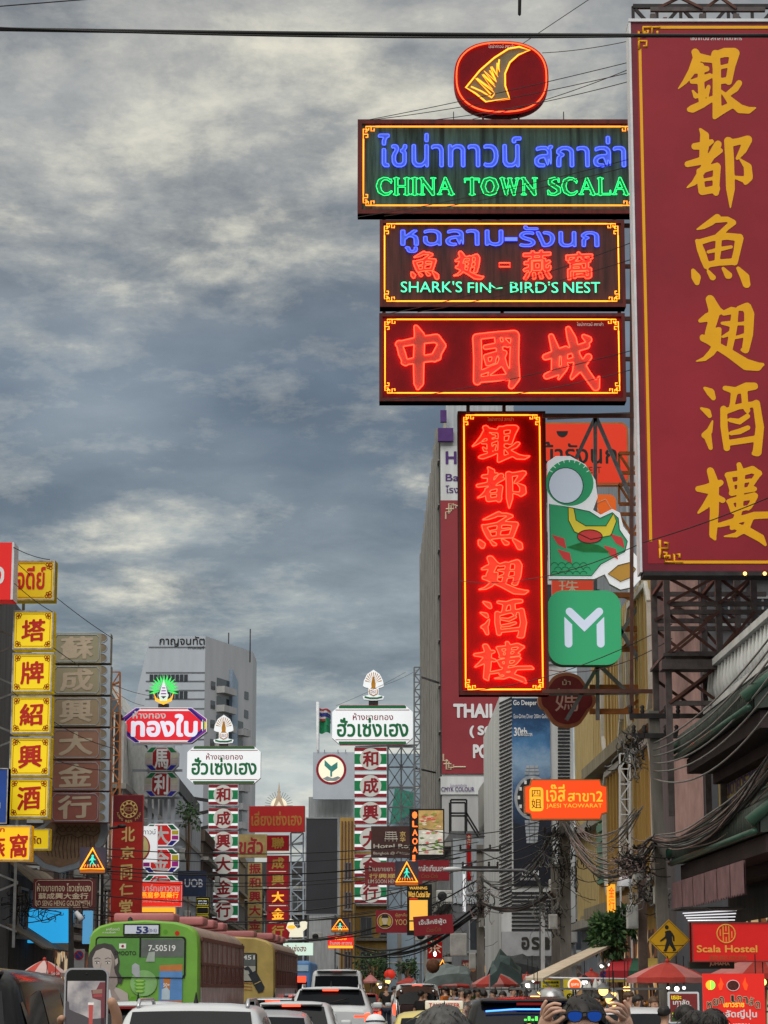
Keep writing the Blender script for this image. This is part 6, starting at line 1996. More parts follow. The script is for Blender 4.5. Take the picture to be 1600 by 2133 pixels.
    m.build('antenna', BLACK, o)
    m = MB(); m.box((-.12, -.06, belt - .12), (.12, .02, belt - .08)); m.build('handle', CHROME, o)
    return o

def pX(u, Y): return (u - 800) * Y / 5000
car('van', 'glossy black van cropped by the left edge, its roof mirroring red signs', 'van', pX(-185, 17), 17, 1.9, 1.90, 5.0, P_BLACK, 'van', .02, brake=False)
car('car', 'white SUV with silver roof rails and dark rear glass, nearest at lower left', 'car', pX(402, 27), 27, 1.86, 1.58, 4.7, P_WHITE, 'suv', 0, True, False, False)
car('car', 'white car partly hidden behind the raised phone', 'car', pX(283, 33.5), 33.5, 1.75, 1.57, 4.2, P_WHITE, 'mpv', 0, False, False)
car('car', 'silver saloon car right beside the white SUV with roof rails', 'car', pX(536, 32.5), 32.5, 1.78, 1.46, 4.6, P_SILVER, 'sedan', .02, False, True)
car('car', 'white hatchback, brake light on, left of the SUV with wide tail lamps', 'car', pX(610, 45), 45, 1.75, 1.52, 4.2, P_WHITE, 'mpv', 0, False, True)
car('car', 'white SUV with a lit high brake light and wide red tail lamps', 'car', pX(690, 53), 53, 1.86, 1.80, 4.6, P_WHITE, 'suv', 0, True, True, bz=.34)
v_ = car('van', 'tall white passenger van ahead of the white SUV in the middle lane', 'van', pX(703, 78), 78, 1.95, 2.38, 5.3, P_WHITE, 'van', 0, False, False)
car('car', 'pale blue-white small car beside the yellow bus', 'car', pX(617, 72), 72, 1.7, 1.62, 4.0, P_BLUEW, 'mpv', 0, False, True)
car('car', 'white car at lower right behind the person with mirrored sunglasses', 'car', pX(1352, 36), 36, 1.8, 1.47, 4.4, P_WHITE, 'sedan', 0, False, False)
car('car', 'dark grey car between the white van and the yellow bus', 'car', pX(650, 66), 66, 1.78, 1.58, 4.4, P_BLACK, 'suv', 0, False, True)
car('car', 'silver hatchback alongside the yellow bus, brake lights on', 'car', pX(572, 57), 57, 1.74, 1.55, 4.1, P_SILVER, 'mpv', 0, False, True)
car('van', 'white minibus beyond the three-wheeled taxi', 'van', pX(868, 84), 84, 1.8, 1.95, 4.6, P_WHITE, 'van', 0, False, True)
car('car', 'red car far ahead beside the white passenger van', 'car', pX(752, 96), 96, 1.75, 1.6, 4.3, paint('red_car_paint', (.35, .02, .02)), 'suv', 0, False, True)
k = car('car', 'black people carrier with a blue light strip across its rear window', 'car', pX(1100, 30), 30, 1.85, 1.64, 4.6, P_BLACK, 'mpv', 0, False, False, wipe=False)
m = MB(); m.tube([(-.55, .155, 1.49), (-.2, .135, 1.515), (.3, .135, 1.515), (.62, .155, 1.49)], .011, 5); m.build('light_strip', glow('blue_strip', (.05, .2, 1.0), 3.5), k)
m = MB(); m.ball((-.02, .09, 1.29), (.055, .02, .055)); m.build('sticker', glow('amber_sticker', (1, .5, .05), .9), k)
m = MB()
for i in range(4): m.box((-.08 + i * .045, .085, 1.38), (-.05 + i * .045, .1, 1.40 + .03 * (i % 2)))
m.build('sticker', glow('green_sticker', (.1, 1, .1), 1.2), k)
k = car('taxi', 'pale yellow taxi with a white roof sign reading TAXI-METER', 'taxi', pX(930, 33), 33, 1.72, 1.45, 4.4, P_TAXI, 'sedan', 0, False, True)
m = MB(); m.bbox((-.27, 1.9, 1.47), (.27, 2.06, 1.60), .02, n=2)
ts = m.build('roof_sign', mat('cream_plastic', (.60, .58, .52), .4, 0, .15, (.8, .75, .6), .1), k)
gg = glyph('TAXI-METER', .03)
m = MB(); m.add([(-.22 + (x - gg.x0) / (gg.x1 - gg.x0) * .44, 1.89, 1.505 + (y - gg.y0) / (gg.y1 - gg.y0) * .06) for x, y in gg.p], gg.t); m.build('lettering', RED_INK, ts)

# ---- buses
class Plate(Sign):
    """flat prints on the rear of a bus, laid out in photo pixels"""
    def __init__(s, root, box, Y, y0=0.0):
        s.b, s.Y, s.th = box, Y, 0.0
        s.cx, s.cy = (box[0] + box[2]) / 2, (box[1] + box[3]) / 2
        d = den(s.cy)
        s.kx, s.kz = Y / d / F, Y / d / d / F
        s.o, s.parts, s.y0 = root, {}, y0
        s.z0 = at(s.cx, s.cy, Y).z
    def L(s, u, v):
        return ((u - s.cx) * s.kx, s.z0 + (s.cy - v) * s.kz)
    def y(s, d):
        return s.y0 - d

def bus(label, u0, u1, vtop, Y, yaw, body_m, H, num, L=11.0):
    X = pX((u0 + u1) / 2, Y)
    W = (u1 - u0) * Y / 5000 * .985
    o = thing('bus', label, 'bus', (X, Y, 0), yaw)
    def ring_(y, k=1.0, dz=0.0):
        a = W / 2 * k
        return [(a * .97, .40), (a, .55), (a, 1.5), (a * .995, H - .62), (a * .975, H - .36), (a * .92, H - .22 - dz), (a * .80, H - .12 - dz), (a * .55, H - .04 - dz), (0, H - dz)]
    def half(mb, sts, mi=0):
        for s_ in (1, -1):
            vs, fs, n = [], [], 9
            for y, k, dz in sts:
                vs += [(s_ * x, y, z) for x, z in ring_(y, k, dz)]
            for i in range(len(sts) - 1):
                for j in range(n - 1):
                    q = (i * n + j, i * n + j + 1, (i + 1) * n + j + 1, (i + 1) * n + j)
                    fs.append(q if s_ < 0 else q[::-1])
            mb.add(vs, fs, mi, True)
    m = MB()
    half(m, [(0, .965, .05), (.05, .985, .02), (.14, .998, .005), (.34, 1, 0)])
    for s_ in (1, -1):
        rr = ring_(0, .965, .05)
        m.add([(s_ * x, 0, z) for x, z in rr] + [(0, 0, .40)], [tuple(range(10)) if s_ < 0 else tuple(range(10))[::-1]])
    m.build('rear_body', body_m, o)
    SIDE = mat('rust_brown_bus_side', (.16, .055, .045), .5, grunge=.3)
    SILS = mat('crumpled_aluminium', (.50, .45, .45), .32, .3, grunge=.45, scale=3)
    m = MB()
    half(m, [(.34, .995, .01), (L - .3, .995, .01), (L, .95, .1)])
    m.build('body', mat('dusty_roof', (.34, .25, .20), .5, grunge=.35), o)
    for s_ in (1, -1):
        m = MB()
        m.box((s_ * W / 2 - .015, .36, .45), (s_ * W / 2 + .018, L - .3, 1.80))
        m.build('side_panel', SILS, o)
        m = MB()
        for i in range(46):
            y = .45 + i * (L - .9) / 45
            m.box((s_ * W / 2 - .01, y - .02, .5), (s_ * W / 2 + .021, y + .02, 1.0))
        m.box((s_ * W / 2 - .01, .36, 1.80), (s_ * W / 2 + .024, L - .3, 1.88))
        m.box((s_ * W / 2 - .01, .36, H - .44), (s_ * W / 2 + .024, L - .3, H - .36))
        m.box((s_ * W / 2 - .01, .36, 2.28), (s_ * W / 2 + .022, L - .3, 2.33))
        m.build('side_rib', SIDE, o)
        n = 9
        for i in range(n):
            y0, y1 = .42 + i * (L - .8) / n, .42 + (i + 1) * (L - .8) / n
            f = MB()
            for a, b in ((y0, y0 + .09), (y1 - .09, y1), ((y0 + y1) / 2 - .03, (y0 + y1) / 2 + .03), ((y0 * 3 + y1) / 4 - .02, (y0 * 3 + y1) / 4 + .02), ((y0 + y1 * 3) / 4 - .02, (y0 + y1 * 3) / 4 + .02)):
                f.box((s_ * W / 2 - .005, a, 1.88), (s_ * W / 2 + .021, b, H - .44))
            wo = f.build('window', SIDE, o)
            f = MB()
            f.box((s_ * W / 2 - .004, y0 + .09, 1.88), (s_ * W / 2 + .012, y1 - .09, 2.28), 1)
            f.box((s_ * W / 2 - .004, y0 + .09, 2.33), (s_ * W / 2 + .012, y1 - .09, H - .44), 0)
            f.build('pane', [mat('painted_pane_light', (.42, .40, .38), .5, grunge=.5, scale=2), GLASS], wo)  # upper panes coloured pale for light seen through the windows; no curtains hang here
    PINK = mat('faded_pink_paint', (.40, .15, .15), .5, grunge=.2)
    for y, a in ((.9, .78), (3.6, .5), (6, .45), (8.5, .45)):
        m = MB()
        m.bbox((-.78 if y < 1 else -.1, y, H - .03), (.55 if y < 1 else .9, y + 1.0, H + .17), .05, n=2)
        m.build('roof_fan', PINK, o)
    for s_ in (1, -1):
        for y in (2.6, L - 2.2):
            wh = MB()
            wh.lathe([(.25, -.14), (.44, -.15), (.48, -.1), (.48, .1), (.44, .15), (.25, .14)], 18)
            wh.v = [Vector((q.z, q.x, q.y)) for q in wh.v]
            wh.build('wheel', TYRE, o, (s_ * (W / 2 - .16), y, .48))
        m = MB(); m.bbox((-.1, -.06, -.08), (.1, .06, .08), .02, n=2); m.build('tail_lamp', TAIL, o, (s_ * (W / 2 - .25), -.02, 1.02))
        m = MB(); m.ball((s_ * (W / 2 - .12), .06, H - .30), .035); m.build('marker_lamp', glow('marker_red', (1, .1, .05), 1.5), o)
    m = MB(); m.bbox((-W / 2 + .05, -.12, .42), (W / 2 - .05, .1, .66), .04, n=2); m.build('bumper', DARK_STEEL, o)
    m = MB(); m.lathe([(.06, 0), (.05, .06), (.0, .1)], 8, (-.35, .4, H - .02)); m.build('vent_cap', BLACK, o)
    S = Plate(o, (u0, vtop, u1, 2062), Y)
    return o, S
BUSG = mat('bus_green', (.16, .36, .055), .4, grunge=.16, scale=1.2)
o, S = bus('green city bus with a smiling woman advertisement on its rear, route 53', 190, 424, 1921, 52, -.030, BUSG, 3.22, '53')
z = lambda x, y: (200 + x * .2625, 1880 + y * .2625)
zz4 = lambda a, b, c, d: (*z(a, b), *z(c, d))
S.rect('destination_box', zz4(245, 170, 536, 258), BLACK, .05, -.05)
S.rect('destination_box', zz4(258, 180, 526, 248), mat('lit_blind', (.45, .48, .55), .4, 0, .12, (.8, .85, 1), 0), .056, .05)
S.text('53', zz4(348, 190, 446, 245), mat('navy_ink', (.02, .03, .16), .5), .04, 'route_number', .064)
S.text('(ถ-ร)', zz4(448, 205, 512, 243), mat('navy_ink', (.02, .03, .16), .5), .0, 'route_number', .064)
RUB = mat('black_rubber_seal', (.012, .012, .012), .5)
wp = rrect(*zz4(25, 270, 746, 600), 8)
S.poly(wp, RUB, .022, 'rear_window', .02)
S.poly(rrect(*zz4(36, 283, 732, 590), 7), mat('green_film_on_glass', (.10, .27, .06), .2, grunge=.15), .026, 'window_film', .003)
S.rect('upper_pane', zz4(392, 290, 728, 434), mat('grey_pane', (.12, .135, .13), .12), .032, .027)
S.rect('upper_pane', zz4(376, 283, 390, 434), RUB, .036, .027)
S.text('7-50519', zz4(448, 338, 664, 386), WHITE_INK, .02, 'number', .036)
# the advertisement: woman's head, hand and shoulder, printed flat
HAIR_P = mat('print_dark_hair', (.055, .05, .05), .45)
SKIN_P = mat('print_skin', (.40, .35, .33), .45, grunge=.06)
SHADE_P = mat('print_skin_shade', (.27, .225, .21), .45)
ad_ = lambda pts, m_, d, k: S.poly([z(*p) for p in pts], m_, d, k, .002)
ad_([(-36, 500), (-20, 400), (30, 335), (100, 322), (160, 335), (205, 390), (222, 470), (215, 550), (250, 605), (235, 650), (190, 620), (150, 560), (60, 560), (-20, 620), (-36, 640)], HAIR_P, .034, 'printed_hair')
ad_([(5, 440), (30, 385), (90, 360), (150, 380), (180, 440), (182, 500), (168, 560), (140, 600), (110, 612), (75, 600), (30, 550), (8, 500)], SKIN_P, .038, 'printed_face')
ad_([(182, 455), (206, 440), (208, 480), (190, 505)], SKIN_P, .040, 'printed_face')
ad_([(70, 590), (150, 575), (165, 660), (240, 690), (290, 720), (298, 780), (100, 780), (60, 700)], SKIN_P, .036, 'printed_shoulder')
ad_([(120, 640), (165, 560), (178, 520), (188, 560), (205, 590), (210, 640), (180, 690), (230, 770), (150, 770), (130, 700)], SHADE_P, .043, 'printed_hand')
ad_([(95, 700), (150, 690), (170, 780), (95, 780)], mat('print_white_top', (.55, .57, .6), .5), .046, 'printed_top')
for e_ in (42, 128):
    S.poly(ell(*z(e_, 479), 4.2, 1.5, 12), WHITE_INK, .042, 'printed_eye', .001)
    S.poly(ell(*z(e_ - 2, 479), 1.7, 1.6, 10), HAIR_P, .045, 'printed_eye', .001)
    S.line([z(e_ - 20, 470), z(e_, 463), z(e_ + 20, 470)], .35, HAIR_P, .044, 'printed_eye', False, 4)
    S.line([z(e_ - 24, 446), z(e_ + 2, 438), z(e_ + 26, 447)], .45, HAIR_P, .042, 'printed_brow', False, 4)
ad_([(150, 400), (180, 440), (182, 500), (168, 560), (140, 600), (150, 540), (160, 480)], SHADE_P, .0395, 'printed_face')
S.line([z(76, 478), z(66, 520), z(82, 525)], .3, SHADE_P, .042, 'printed_nose', False, 4)
ad_([(80, 556), (105, 548), (136, 556), (108, 570)], mat('print_lips', (.32, .10, .10), .45), .042, 'printed_lips')
S.text('SMOOTO', zz4(178, 386, 350, 418), BLACK_INK, .02, 'lettering', .036)
S.rect('printed_flag', zz4(215, 326, 270, 366), WHITE_INK, .036, .03)
S.poly(ell(*z(243, 347), 3, 3, 12), DKRED_INK, .038, 'printed_flag', .001)
S.poly(ell(*z(415, 640), 28, 27, 30), mat('print_pale_green', (.22, .42, .16), .4), .030, 'printed_disc', .002)
for i in range(4):
    S.poly(ell(*z(385, 622 + i * 28), 12 - i * .6, 4.2, 16), mat('print_aloe', (.10, .32, .03), .4), .034 + .001 * i, 'printed_aloe', .002)
    S.poly(ell(*z(385, 619 + i * 28), 9, 2.4, 14), mat('print_aloe_light', (.30, .52, .12), .4), .038 + .001 * i, 'printed_aloe', .001)
ad_([(300, 780), (320, 748), (380, 740), (430, 752), (500, 760), (520, 800), (300, 800)], mat('print_leaf', (.10, .30, .02), .4), .034, 'printed_leaf')
ad_([(320, 500), (345, 480), (380, 500), (385, 590), (360, 600), (320, 560)], mat('print_grey_jar', (.35, .38, .40), .4), .036, 'printed_jar')
ad_([(430, 470), (450, 395), (500, 390), (500, 470)], mat('print_grey_jar2', (.35, .40, .36), .3), .038, 'printed_jar')
BLU_P, ORG_P = mat('print_blue', (.10, .24, .52), .4), mat('print_orange', (.45, .17, .05), .4)
ad_([(540, 500), (722, 490), (722, 545), (540, 545)], ORG_P, .035, 'printed_box')
ad_([(540, 545), (722, 545), (722, 780), (538, 780)], BLU_P, .034, 'printed_box')
ad_([(570, 600), (630, 600), (622, 700), (578, 700)], ORG_P, .038, 'printed_tube')
ad_([(560, 690), (600, 670), (625, 700), (625, 770), (560, 770)], mat('print_ice', (.40, .50, .58), .4), .040, 'printed_tube')
ad_([(538, 780), (722, 776), (722, 812), (538, 812)], ORG_P, .036, 'printed_box')
S.text('50+', zz4(572, 640, 624, 668), WHITE_INK, .02, 'lettering', .042)
for t_, b in (('เครื่องนี้', (108, 200, 214, 222)), ('ความคุ้มค่า', (80, 228, 186, 250))):
    S.text(t_, zz4(*b), WHITE_INK, 0, 'lettering', .012)
for cx_, cy_, m_ in ((580, 232, mat('print_aloe', (.1, .32, .03))), (674, 244, RED_INK)):
    S.poly(ell(*z(cx_, cy_), 5, 5, 12), m_, .006, 'printed_fruit', .003)
S.line([z(0, 590), z(745, 600)], .8, RUB, .05, 'seam', False, 4)
S.done()
BUSY = mat('bus_yellow', (.42, .31, .10), .45, grunge=.3, scale=1.4)
o, S = bus('faded yellow city bus ahead of the green one, bottle advertisement on its rear', 400, 578, 1951, 68, -.022, BUSY, 3.22, '', 11.0)
S.rect('destination_box', (480, 1966, 511, 1982), BLACK, .05, -.05)
S.rect('destination_box', (482, 1967.5, 509, 1980.5), mat('lit_blind', (.45, .48, .55)), .056, .05)
S.poly(rrect(430, 1985, 541, 2045, 5), RUB, .022, 'rear_window', .02)
S.rect('window_film', (432, 2012, 538, 2043), mat('pale_film', (.36, .36, .32), .3), .028, .021)
S.rect('upper_pane', (432, 1987, 538, 2011), mat('grey_pane', (.12, .135, .13)), .028, .021)
S.text('7-40451', (478, 1990, 536, 1999), WHITE_INK, .02, 'number', .034)
BOT = mat('print_black_bottle', (.03, .035, .04), .4)
S.poly([z(1230, 570), z(1290, 540), z(1362, 670), z(1350, 705), z(1310, 715)], BOT, .034, 'printed_bottle', .002)
S.poly([z(1200, 535), z(1198, 520), z(1228, 504), z(1240, 515), z(1262, 545), z(1270, 565), z(1245, 575), z(1232, 540)], BOT, .034, 'printed_bottle', .002)
S.line([z(1280, 650), z(1330, 625)], .7, GOLD_P, .038, 'printed_bottle', False, 4)
for v in (640, 665, 690):
    S.line([z(1180, v), z(1264, v + 4)], .5, DKRED_INK, .02, 'lettering', False, 4)
S.done()
k = thing('bus', 'distant blue bus with a red light line across its rear', 'bus', (pX(588, 100), 100, 0), 0)
m = MB(); m.bbox((-1.25, 0, .4), (1.25, 10, 2.92), .14, n=3); m.build('body', mat('bus_blue', (.08, .20, .42), .4, grunge=.15), k)
m = MB(); m.bbox((-1.1, -.03, 1.3), (1.1, .05, 2.1), .05, n=2); m.build('rear_window', CARGLASS, k)
m = MB(); m.box((-1.0, -.05, 2.05), (1.05, -.01, 2.3)); m.build('light_strip', glow('red_led_strip', (1, .05, .02), 2.0), k)
m = MB(); m.box((-1.15, -.04, 2.5), (1.15, -.01, 2.75)); m.build('destination_box', mat('pale_blue_paint', (.35, .5, .65), .4), k)
for s_ in (1, -1):
    m = MB(); m.bbox((-.1, -.05, -.15), (.1, .05, .15), .02, n=2); m.build('tail_lamp', BRAKE, k, (s_ * 1.05, -.01, 1.0))
    for y in (2.2, 8):
        wh = MB(); wh.lathe([(.2, -.12), (.46, -.13), (.48, 0), (.46, .13), (.2, .12)], 16); wh.v = [Vector((q.z, q.x, q.y)) for q in wh.v]
        wh.build('wheel', TYRE, k, (s_ * 1.1, y, .48))

# ---- three-wheeler and motorcycle
k = thing('tuk_tuk', 'dark three-wheeled taxi with a curved canopy and a round lamp on each corner', 'tuk-tuk', (pX(868, 70), 70, 0), 0)
TT = mat('tuk_brown', (.10, .055, .04), .35, grunge=.3)
m = MB()
pts = [(-.62, 1.52), (-.58, 1.72), (-.35, 1.84), (0, 1.87), (.35, 1.84), (.58, 1.72), (.62, 1.52), (.52, 1.60), (.3, 1.68), (0, 1.7), (-.3, 1.68), (-.52, 1.6)]
m.prism(pts, 0, 2.0); m.build('canopy', TT, k)
m = MB()
for s_ in (1, -1):
    m.tube([(s_ * .58, .05, .5), (s_ * .6, .05, 1.6)], .025, 6); m.tube([(s_ * .5, 1.9, .6), (s_ * .55, 1.8, 1.6)], .025, 6)
m.build('frame', CHROME, k)
m = MB(); m.bbox((-.62, 0, .35), (.62, 1.1, .85), .08, n=2); m.bbox((-.5, 1.3, .35), (.5, 2.3, .9), .12, n=2); m.build('body', mat('tuk_blue', (.03, .06, .20), .3), k)
m = MB(); m.bbox((-.5, .15, .85), (.5, .35, 1.35), .06, n=2); m.build('seat', mat('tuk_seat', (.03, .012, .012), .6), k)
for s_ in (1, -1):
    m = MB(); m.bbox((-.07, -.04, -.06), (.07, .03, .06), .02, n=2); m.build('tail_lamp', BRAKE, k, (s_ * .5, -.01, .7))
    m = MB(); m.ball((s_ * .46, -.02, 1.70), .05); m.build('corner_lamp', CHROME, k)
for x, y in ((.5, .5), (-.5, .5), (0, 2.4)):
    wh = MB(); wh.lathe([(.1, -.06), (.22, -.07), (.25, 0), (.22, .07), (.1, .06)], 14); wh.v = [Vector((q.z, q.x, q.y)) for q in wh.v]
    wh.build('wheel', TYRE, k, (x, y, .25))
k = thing('motorcycle', 'small motorcycle under the rider with the white helmet', 'motorcycle', (pX(782, 35), 35, 0), 0)
m = MB(); m.bbox((-.11, .1, .55), (.11, 1.2, .78), .06, n=2); m.bbox((-.14, -.15, .6), (.14, .2, .74), .05, n=2); m.build('body', paint('dark_red_paint', (.20, .012, .015)), k)
m = MB(); m.bbox((-.12, .05, .78), (.12, .85, .84), .03, n=2); m.build('seat', BLACK, k)
m = MB(); m.tube([(-.33, 1.12, 1.02), (-.1, 1.2, 1.0), (.1, 1.2, 1.0), (.33, 1.12, 1.02)], .016, 6); m.tube([(0, 1.2, 1.0), (0, 1.42, .3)], .03, 6); m.build('handlebar', CHROME, k)
for y in (.12, 1.42):
    wh = MB(); wh.lathe([(.2, -.035), (.27, -.045), (.29, 0), (.27, .045), (.2, .035)], 18); wh.v = [Vector((q.z, q.x, q.y)) for q in wh.v]
    wh.build('wheel', TYRE, k, (0, y, .29))
m = MB(); m.bbox((-.08, -.2, .62), (.08, -.14, .70), .02, n=2); m.build('tail_lamp', BRAKE, k)
# ================================================================ people
SKIN1 = mat('skin', (.42, .24, .16), .5, grunge=.08, scale=6)
SKIN2 = mat('fair_skin', (.52, .32, .235), .5, grunge=.08, scale=6)
HAIRB = mat('black_hair', (.018, .015, .014), .45, grunge=.5, scale=30)
HAIRG = mat('greying_hair', (.07, .068, .066), .5, grunge=.6, scale=40)
HAIRN = mat('brown_hair', (.09, .05, .028), .5, grunge=.5, scale=30)
def cloth(n, c):
    return mat('cloth_' + n, c, .85, grunge=.18, scale=6)

def skin_mesh(name, verts, edges, radii, m, parent, sub=2):
    me = bpy.data.meshes.new(name)
    me.from_pydata([tuple(v) for v in verts], edges, [])
    o = bpy.data.objects.new(name, me)
    C.objects.link(o)
    md = o.modifiers.new('skin', 'SKIN')
    md.use_smooth_shade = True
    sv = me.skin_vertices[0].data
    for i, r_ in enumerate(radii):
        sv[i].radius = r_ if isinstance(r_, tuple) else (r_, r_)
        sv[i].use_root = i == 0
    s_ = o.modifiers.new('subdivision', 'SUBSURF')
    s_.levels = s_.render_levels = sub
    me.materials.append(m)
    o.parent = parent
    return o

class Figure:
    """standing body facing -y at yaw 0; joints can be overridden by name"""
    def __init__(s, label, loc, h=1.68, yaw=0.0, skin=SKIN1, hair=HAIRB, top=None, legs=None, group=None, long=False, name='person', **j):
        k = h / 1.70
        J = dict(pelvis=(0, 0, .95), waist=(0, .0, 1.10), chest=(0, .0, 1.30), neck0=(0, .01, 1.43), neck=(0, .0, 1.49), jaw=(0, -.025, 1.535), head=(0, -.005, 1.60), crown=(0, .0, 1.655),
                 shL=(.165, .0, 1.38), elL=(.235, .03, 1.11), wrL=(.24, -.06, .87), haL=(.235, -.09, .79), shR=(-.165, .0, 1.38), elR=(-.235, .03, 1.11), wrR=(-.24, -.06, .87), haR=(-.235, -.09, .79),
                 hiL=(.09, 0, .88), knL=(.10, -.02, .49), anL=(.10, .02, .09), toL=(.11, -.13, .035), hiR=(-.09, 0, .88), knR=(-.10, -.02, .49), anR=(-.10, .02, .09), toR=(-.11, -.13, .035))
        J = {a: Vector(b) * k for a, b in J.items()}
        for a, b in j.items():
            J[a] = Vector(b)
        s.J, s.k = J, k
        s.o = thing(name, label, 'person', loc, yaw, group)
        rad = dict(pelvis=(.15, .105), waist=(.125, .09), chest=(.155, .10), neck0=.065, neck=.05, jaw=(.058, .066), head=(.073, .088), crown=(.052, .062), shL=.055, elL=.04, wrL=.027, haL=.03, shR=.055, elR=.04, wrR=.027, haR=.03,
                   hiL=.085, knL=.056, anL=.038, toL=.032, hiR=.085, knR=.056, anR=.038, toR=.032)
        s.n, s.v, s.e, s.r = {}, [], [], []
        for a in J:
            s.n[a] = len(s.v)
            s.v.append(J[a]); r_ = rad[a]
            s.r.append(tuple(q * k for q in r_) if isinstance(r_, tuple) else r_ * k)
        s.link('pelvis waist chest neck0 neck jaw head crown', 'chest shL elL wrL haL', 'chest shR elR wrR haR', 'pelvis hiL knL anL toL', 'pelvis hiR knR anR toR')
        s.skin, s.hair, s.long = skin, hair, long
        s.top, s.legs = top or cloth('grey', (.16, .16, .17)), legs or cloth('dark_blue', (.03, .035, .06))
    def link(s, *chains):
        for c in chains:
            c = c.split()
            for a, b in zip(c, c[1:]):
                s.e.append((s.n[a], s.n[b]))
    def finger(s, root, pts, r):
        """a finger: a chain from a palm joint through knuckle, middle joint and tip"""
        a = s.n[root]
        for i, p in enumerate(pts):
            s.v.append(Vector(p)); s.r.append(r * (1 - .10 * i))
            s.e.append((a, len(s.v) - 1))
            a = len(s.v) - 1
    def sub(s, name, chains, m, grow, fix={}):
        ids, vs, es, rs = {}, [], [], []
        for c in chains:
            c = c.split()
            for a in c:
                if a not in ids:
                    ids[a] = len(vs)
                    vs.append(s.J[a] if a in s.J else fix[a][0])
                    r_ = s.r[s.n[a]] if a in s.J else fix[a][1]
                    rs.append(tuple(q + grow for q in r_) if isinstance(r_, tuple) else (r_ + grow, r_ + grow))
            es += [(ids[a], ids[b]) for a, b in zip(c, c[1:])]
        return skin_mesh(name, vs, es, rs, m, s.o)
    def face(s):
        k, J = s.k, s.J
        hd, jw = J['head'], J['jaw']
        m = MB()
        for x in (-.03, .03):
            m.ball(hd + Vector((x, -.082, -.008)) * k, (.012 * k, .008 * k, .007 * k), 0, 8)
        m.build('eyes', BLACK_INK, s.o)
        m = MB(); m.ball(hd + Vector((0, -.094, -.035)) * k, (.014 * k, .02 * k, .024 * k), 0, 8); m.build('nose', s.skin, s.o)
        m = MB(); m.ball(jw + Vector((0, -.062, .012)) * k, (.024 * k, .008 * k, .007 * k), 0, 8); m.build('mouth', mat('lips', (.30, .10, .085), .5), s.o)
        for sg in (-1, 1):
            m = MB(); m.ball(hd + Vector((sg * .076, .012, -.02)) * k, (.010 * k, .02 * k, .03 * k), 0, 8); m.build('ear', s.skin, s.o)
    def done(s, face=False, hair=True):
        skin_mesh('body', s.v, s.e, s.r, s.skin, s.o)
        k = s.k
        w0 = s.J['shL'].lerp(s.J['elL'], .62); w1 = s.J['shR'].lerp(s.J['elR'], .62)
        s.sub('shirt', ['pelvis waist chest nk', 'chest shL sl', 'chest shR sr'], s.top, .018 * k, {'nk': (s.J['neck0'] - Vector((0, 0, .015)), .055 * k), 'sl': (w0, .048 * k), 'sr': (w1, .048 * k)})
        s.sub('trousers', ['pelvis hiL knL anL', 'pelvis hiR knR anR'], s.legs, .016 * k)
        for t in 'LR':
            m = MB(); a, b = s.J['an' + t], s.J['to' + t]
            m.bbox((-.05, min(a.y, b.y) - .05, 0), (.05, max(a.y, b.y) + .05, .09), .03, n=2)
            m.build('shoe', BLACK, s.o, (a.x, 0, max(0, a.z - .1)))
        if hair:
            hd = s.J['head']
            m = MB()
            c = hd + Vector((0, .016, .022)) * k
            n = 18
            vs, fs = [], []
            for i in range(8):
                a = math.pi * .62 * i / 7
                for q in range(n):
                    t = 2 * math.pi * q / n
                    back = .5 + .5 * math.sin(t)
                    aa = a * (.72 + .42 * back)
                    jit = 1 + .05 * math.sin(q * 5.3 + i * 2.1)
                    vs.append(c + Vector((math.sin(aa) * math.cos(t) * .088 * jit, math.sin(aa) * math.sin(t) * .103 * jit, math.cos(aa) * .094 * jit)) * k)
            for i in range(7):
                for q in range(n):
                    l = (q + 1) % n
                    fs.append((i * n + q, (i + 1) * n + q, (i + 1) * n + l, i * n + l))
            m.add(vs, fs, 0, True)
            if abs(s.o.location.y) < 25 and s.o.location.y:      # near enough to see single locks
                for i in range(260):
                    t, a = rnd.uniform(0, 6.28), math.acos(rnd.uniform(.05, 1))
                    d = Vector((math.sin(a) * math.cos(t) * .088, math.sin(a) * math.sin(t) * .103, math.cos(a) * .094)) * k
                    sw = Vector((rnd.gauss(0, .014), rnd.gauss(0, .014) , -.012 - .02 * math.sin(a))) * k
                    if math.sin(t) < -.3 and a > .9: continue
                    m.tube([c + d * .98, c + d * 1.03 + sw * .6, c + d * 1.03 + sw * 2.0], [.003 * k, .0025 * k, .0008 * k], 3)
            if s.long:
                m.ball(c + Vector((0, .05, -.13)) * k, (.085 * k, .05 * k, .16 * k), 0, 12)
            m.build('hair', s.hair, s.o)
        if face:
            s.face()
        return s.o

# ---- the person holding up the phone (only the hand and phone reach into the picture)
Yp = 4.1
hp = lambda u, v, Y=Yp: at(u, v, Y)
bx_, by_ = -.52, 3.62
rel = lambda p: p - Vector((bx_, by_, 0))
f = Figure('person low in front raising a phone, only thumb and fingertips in view', (bx_, by_, 0), 1.56, R(180), SKIN1, HAIRB, cloth('navy', (.03, .04, .08)))
f.o.rotation_euler = (0, 0, 0)
for a in list(f.J):           # turned away from the camera
    f.J[a] = Vector((-f.J[a].x, -f.J[a].y, f.J[a].z)); f.v[f.n[a]] = f.J[a]
def setj(F_, **kk):
    for a, b in kk.items():
        F_.J[a] = Vector(b); F_.v[F_.n[a]] = F_.J[a]
setj(f, elR=rel(Vector((-.24, 3.78, 1.24))), wrR=rel(hp(226, 2262, 4.13)), haR=rel(hp(214, 2190, 4.128)))
setj(f, elL=rel(Vector((-.74, 3.62, .98))), wrL=rel(Vector((-.70, 3.84, .86))), haL=rel(Vector((-.69, 3.92, .82))))
f.r[f.n['haR']] = (.032, .014)
tip = lambda u, v, Y: rel(hp(u, v, Y))
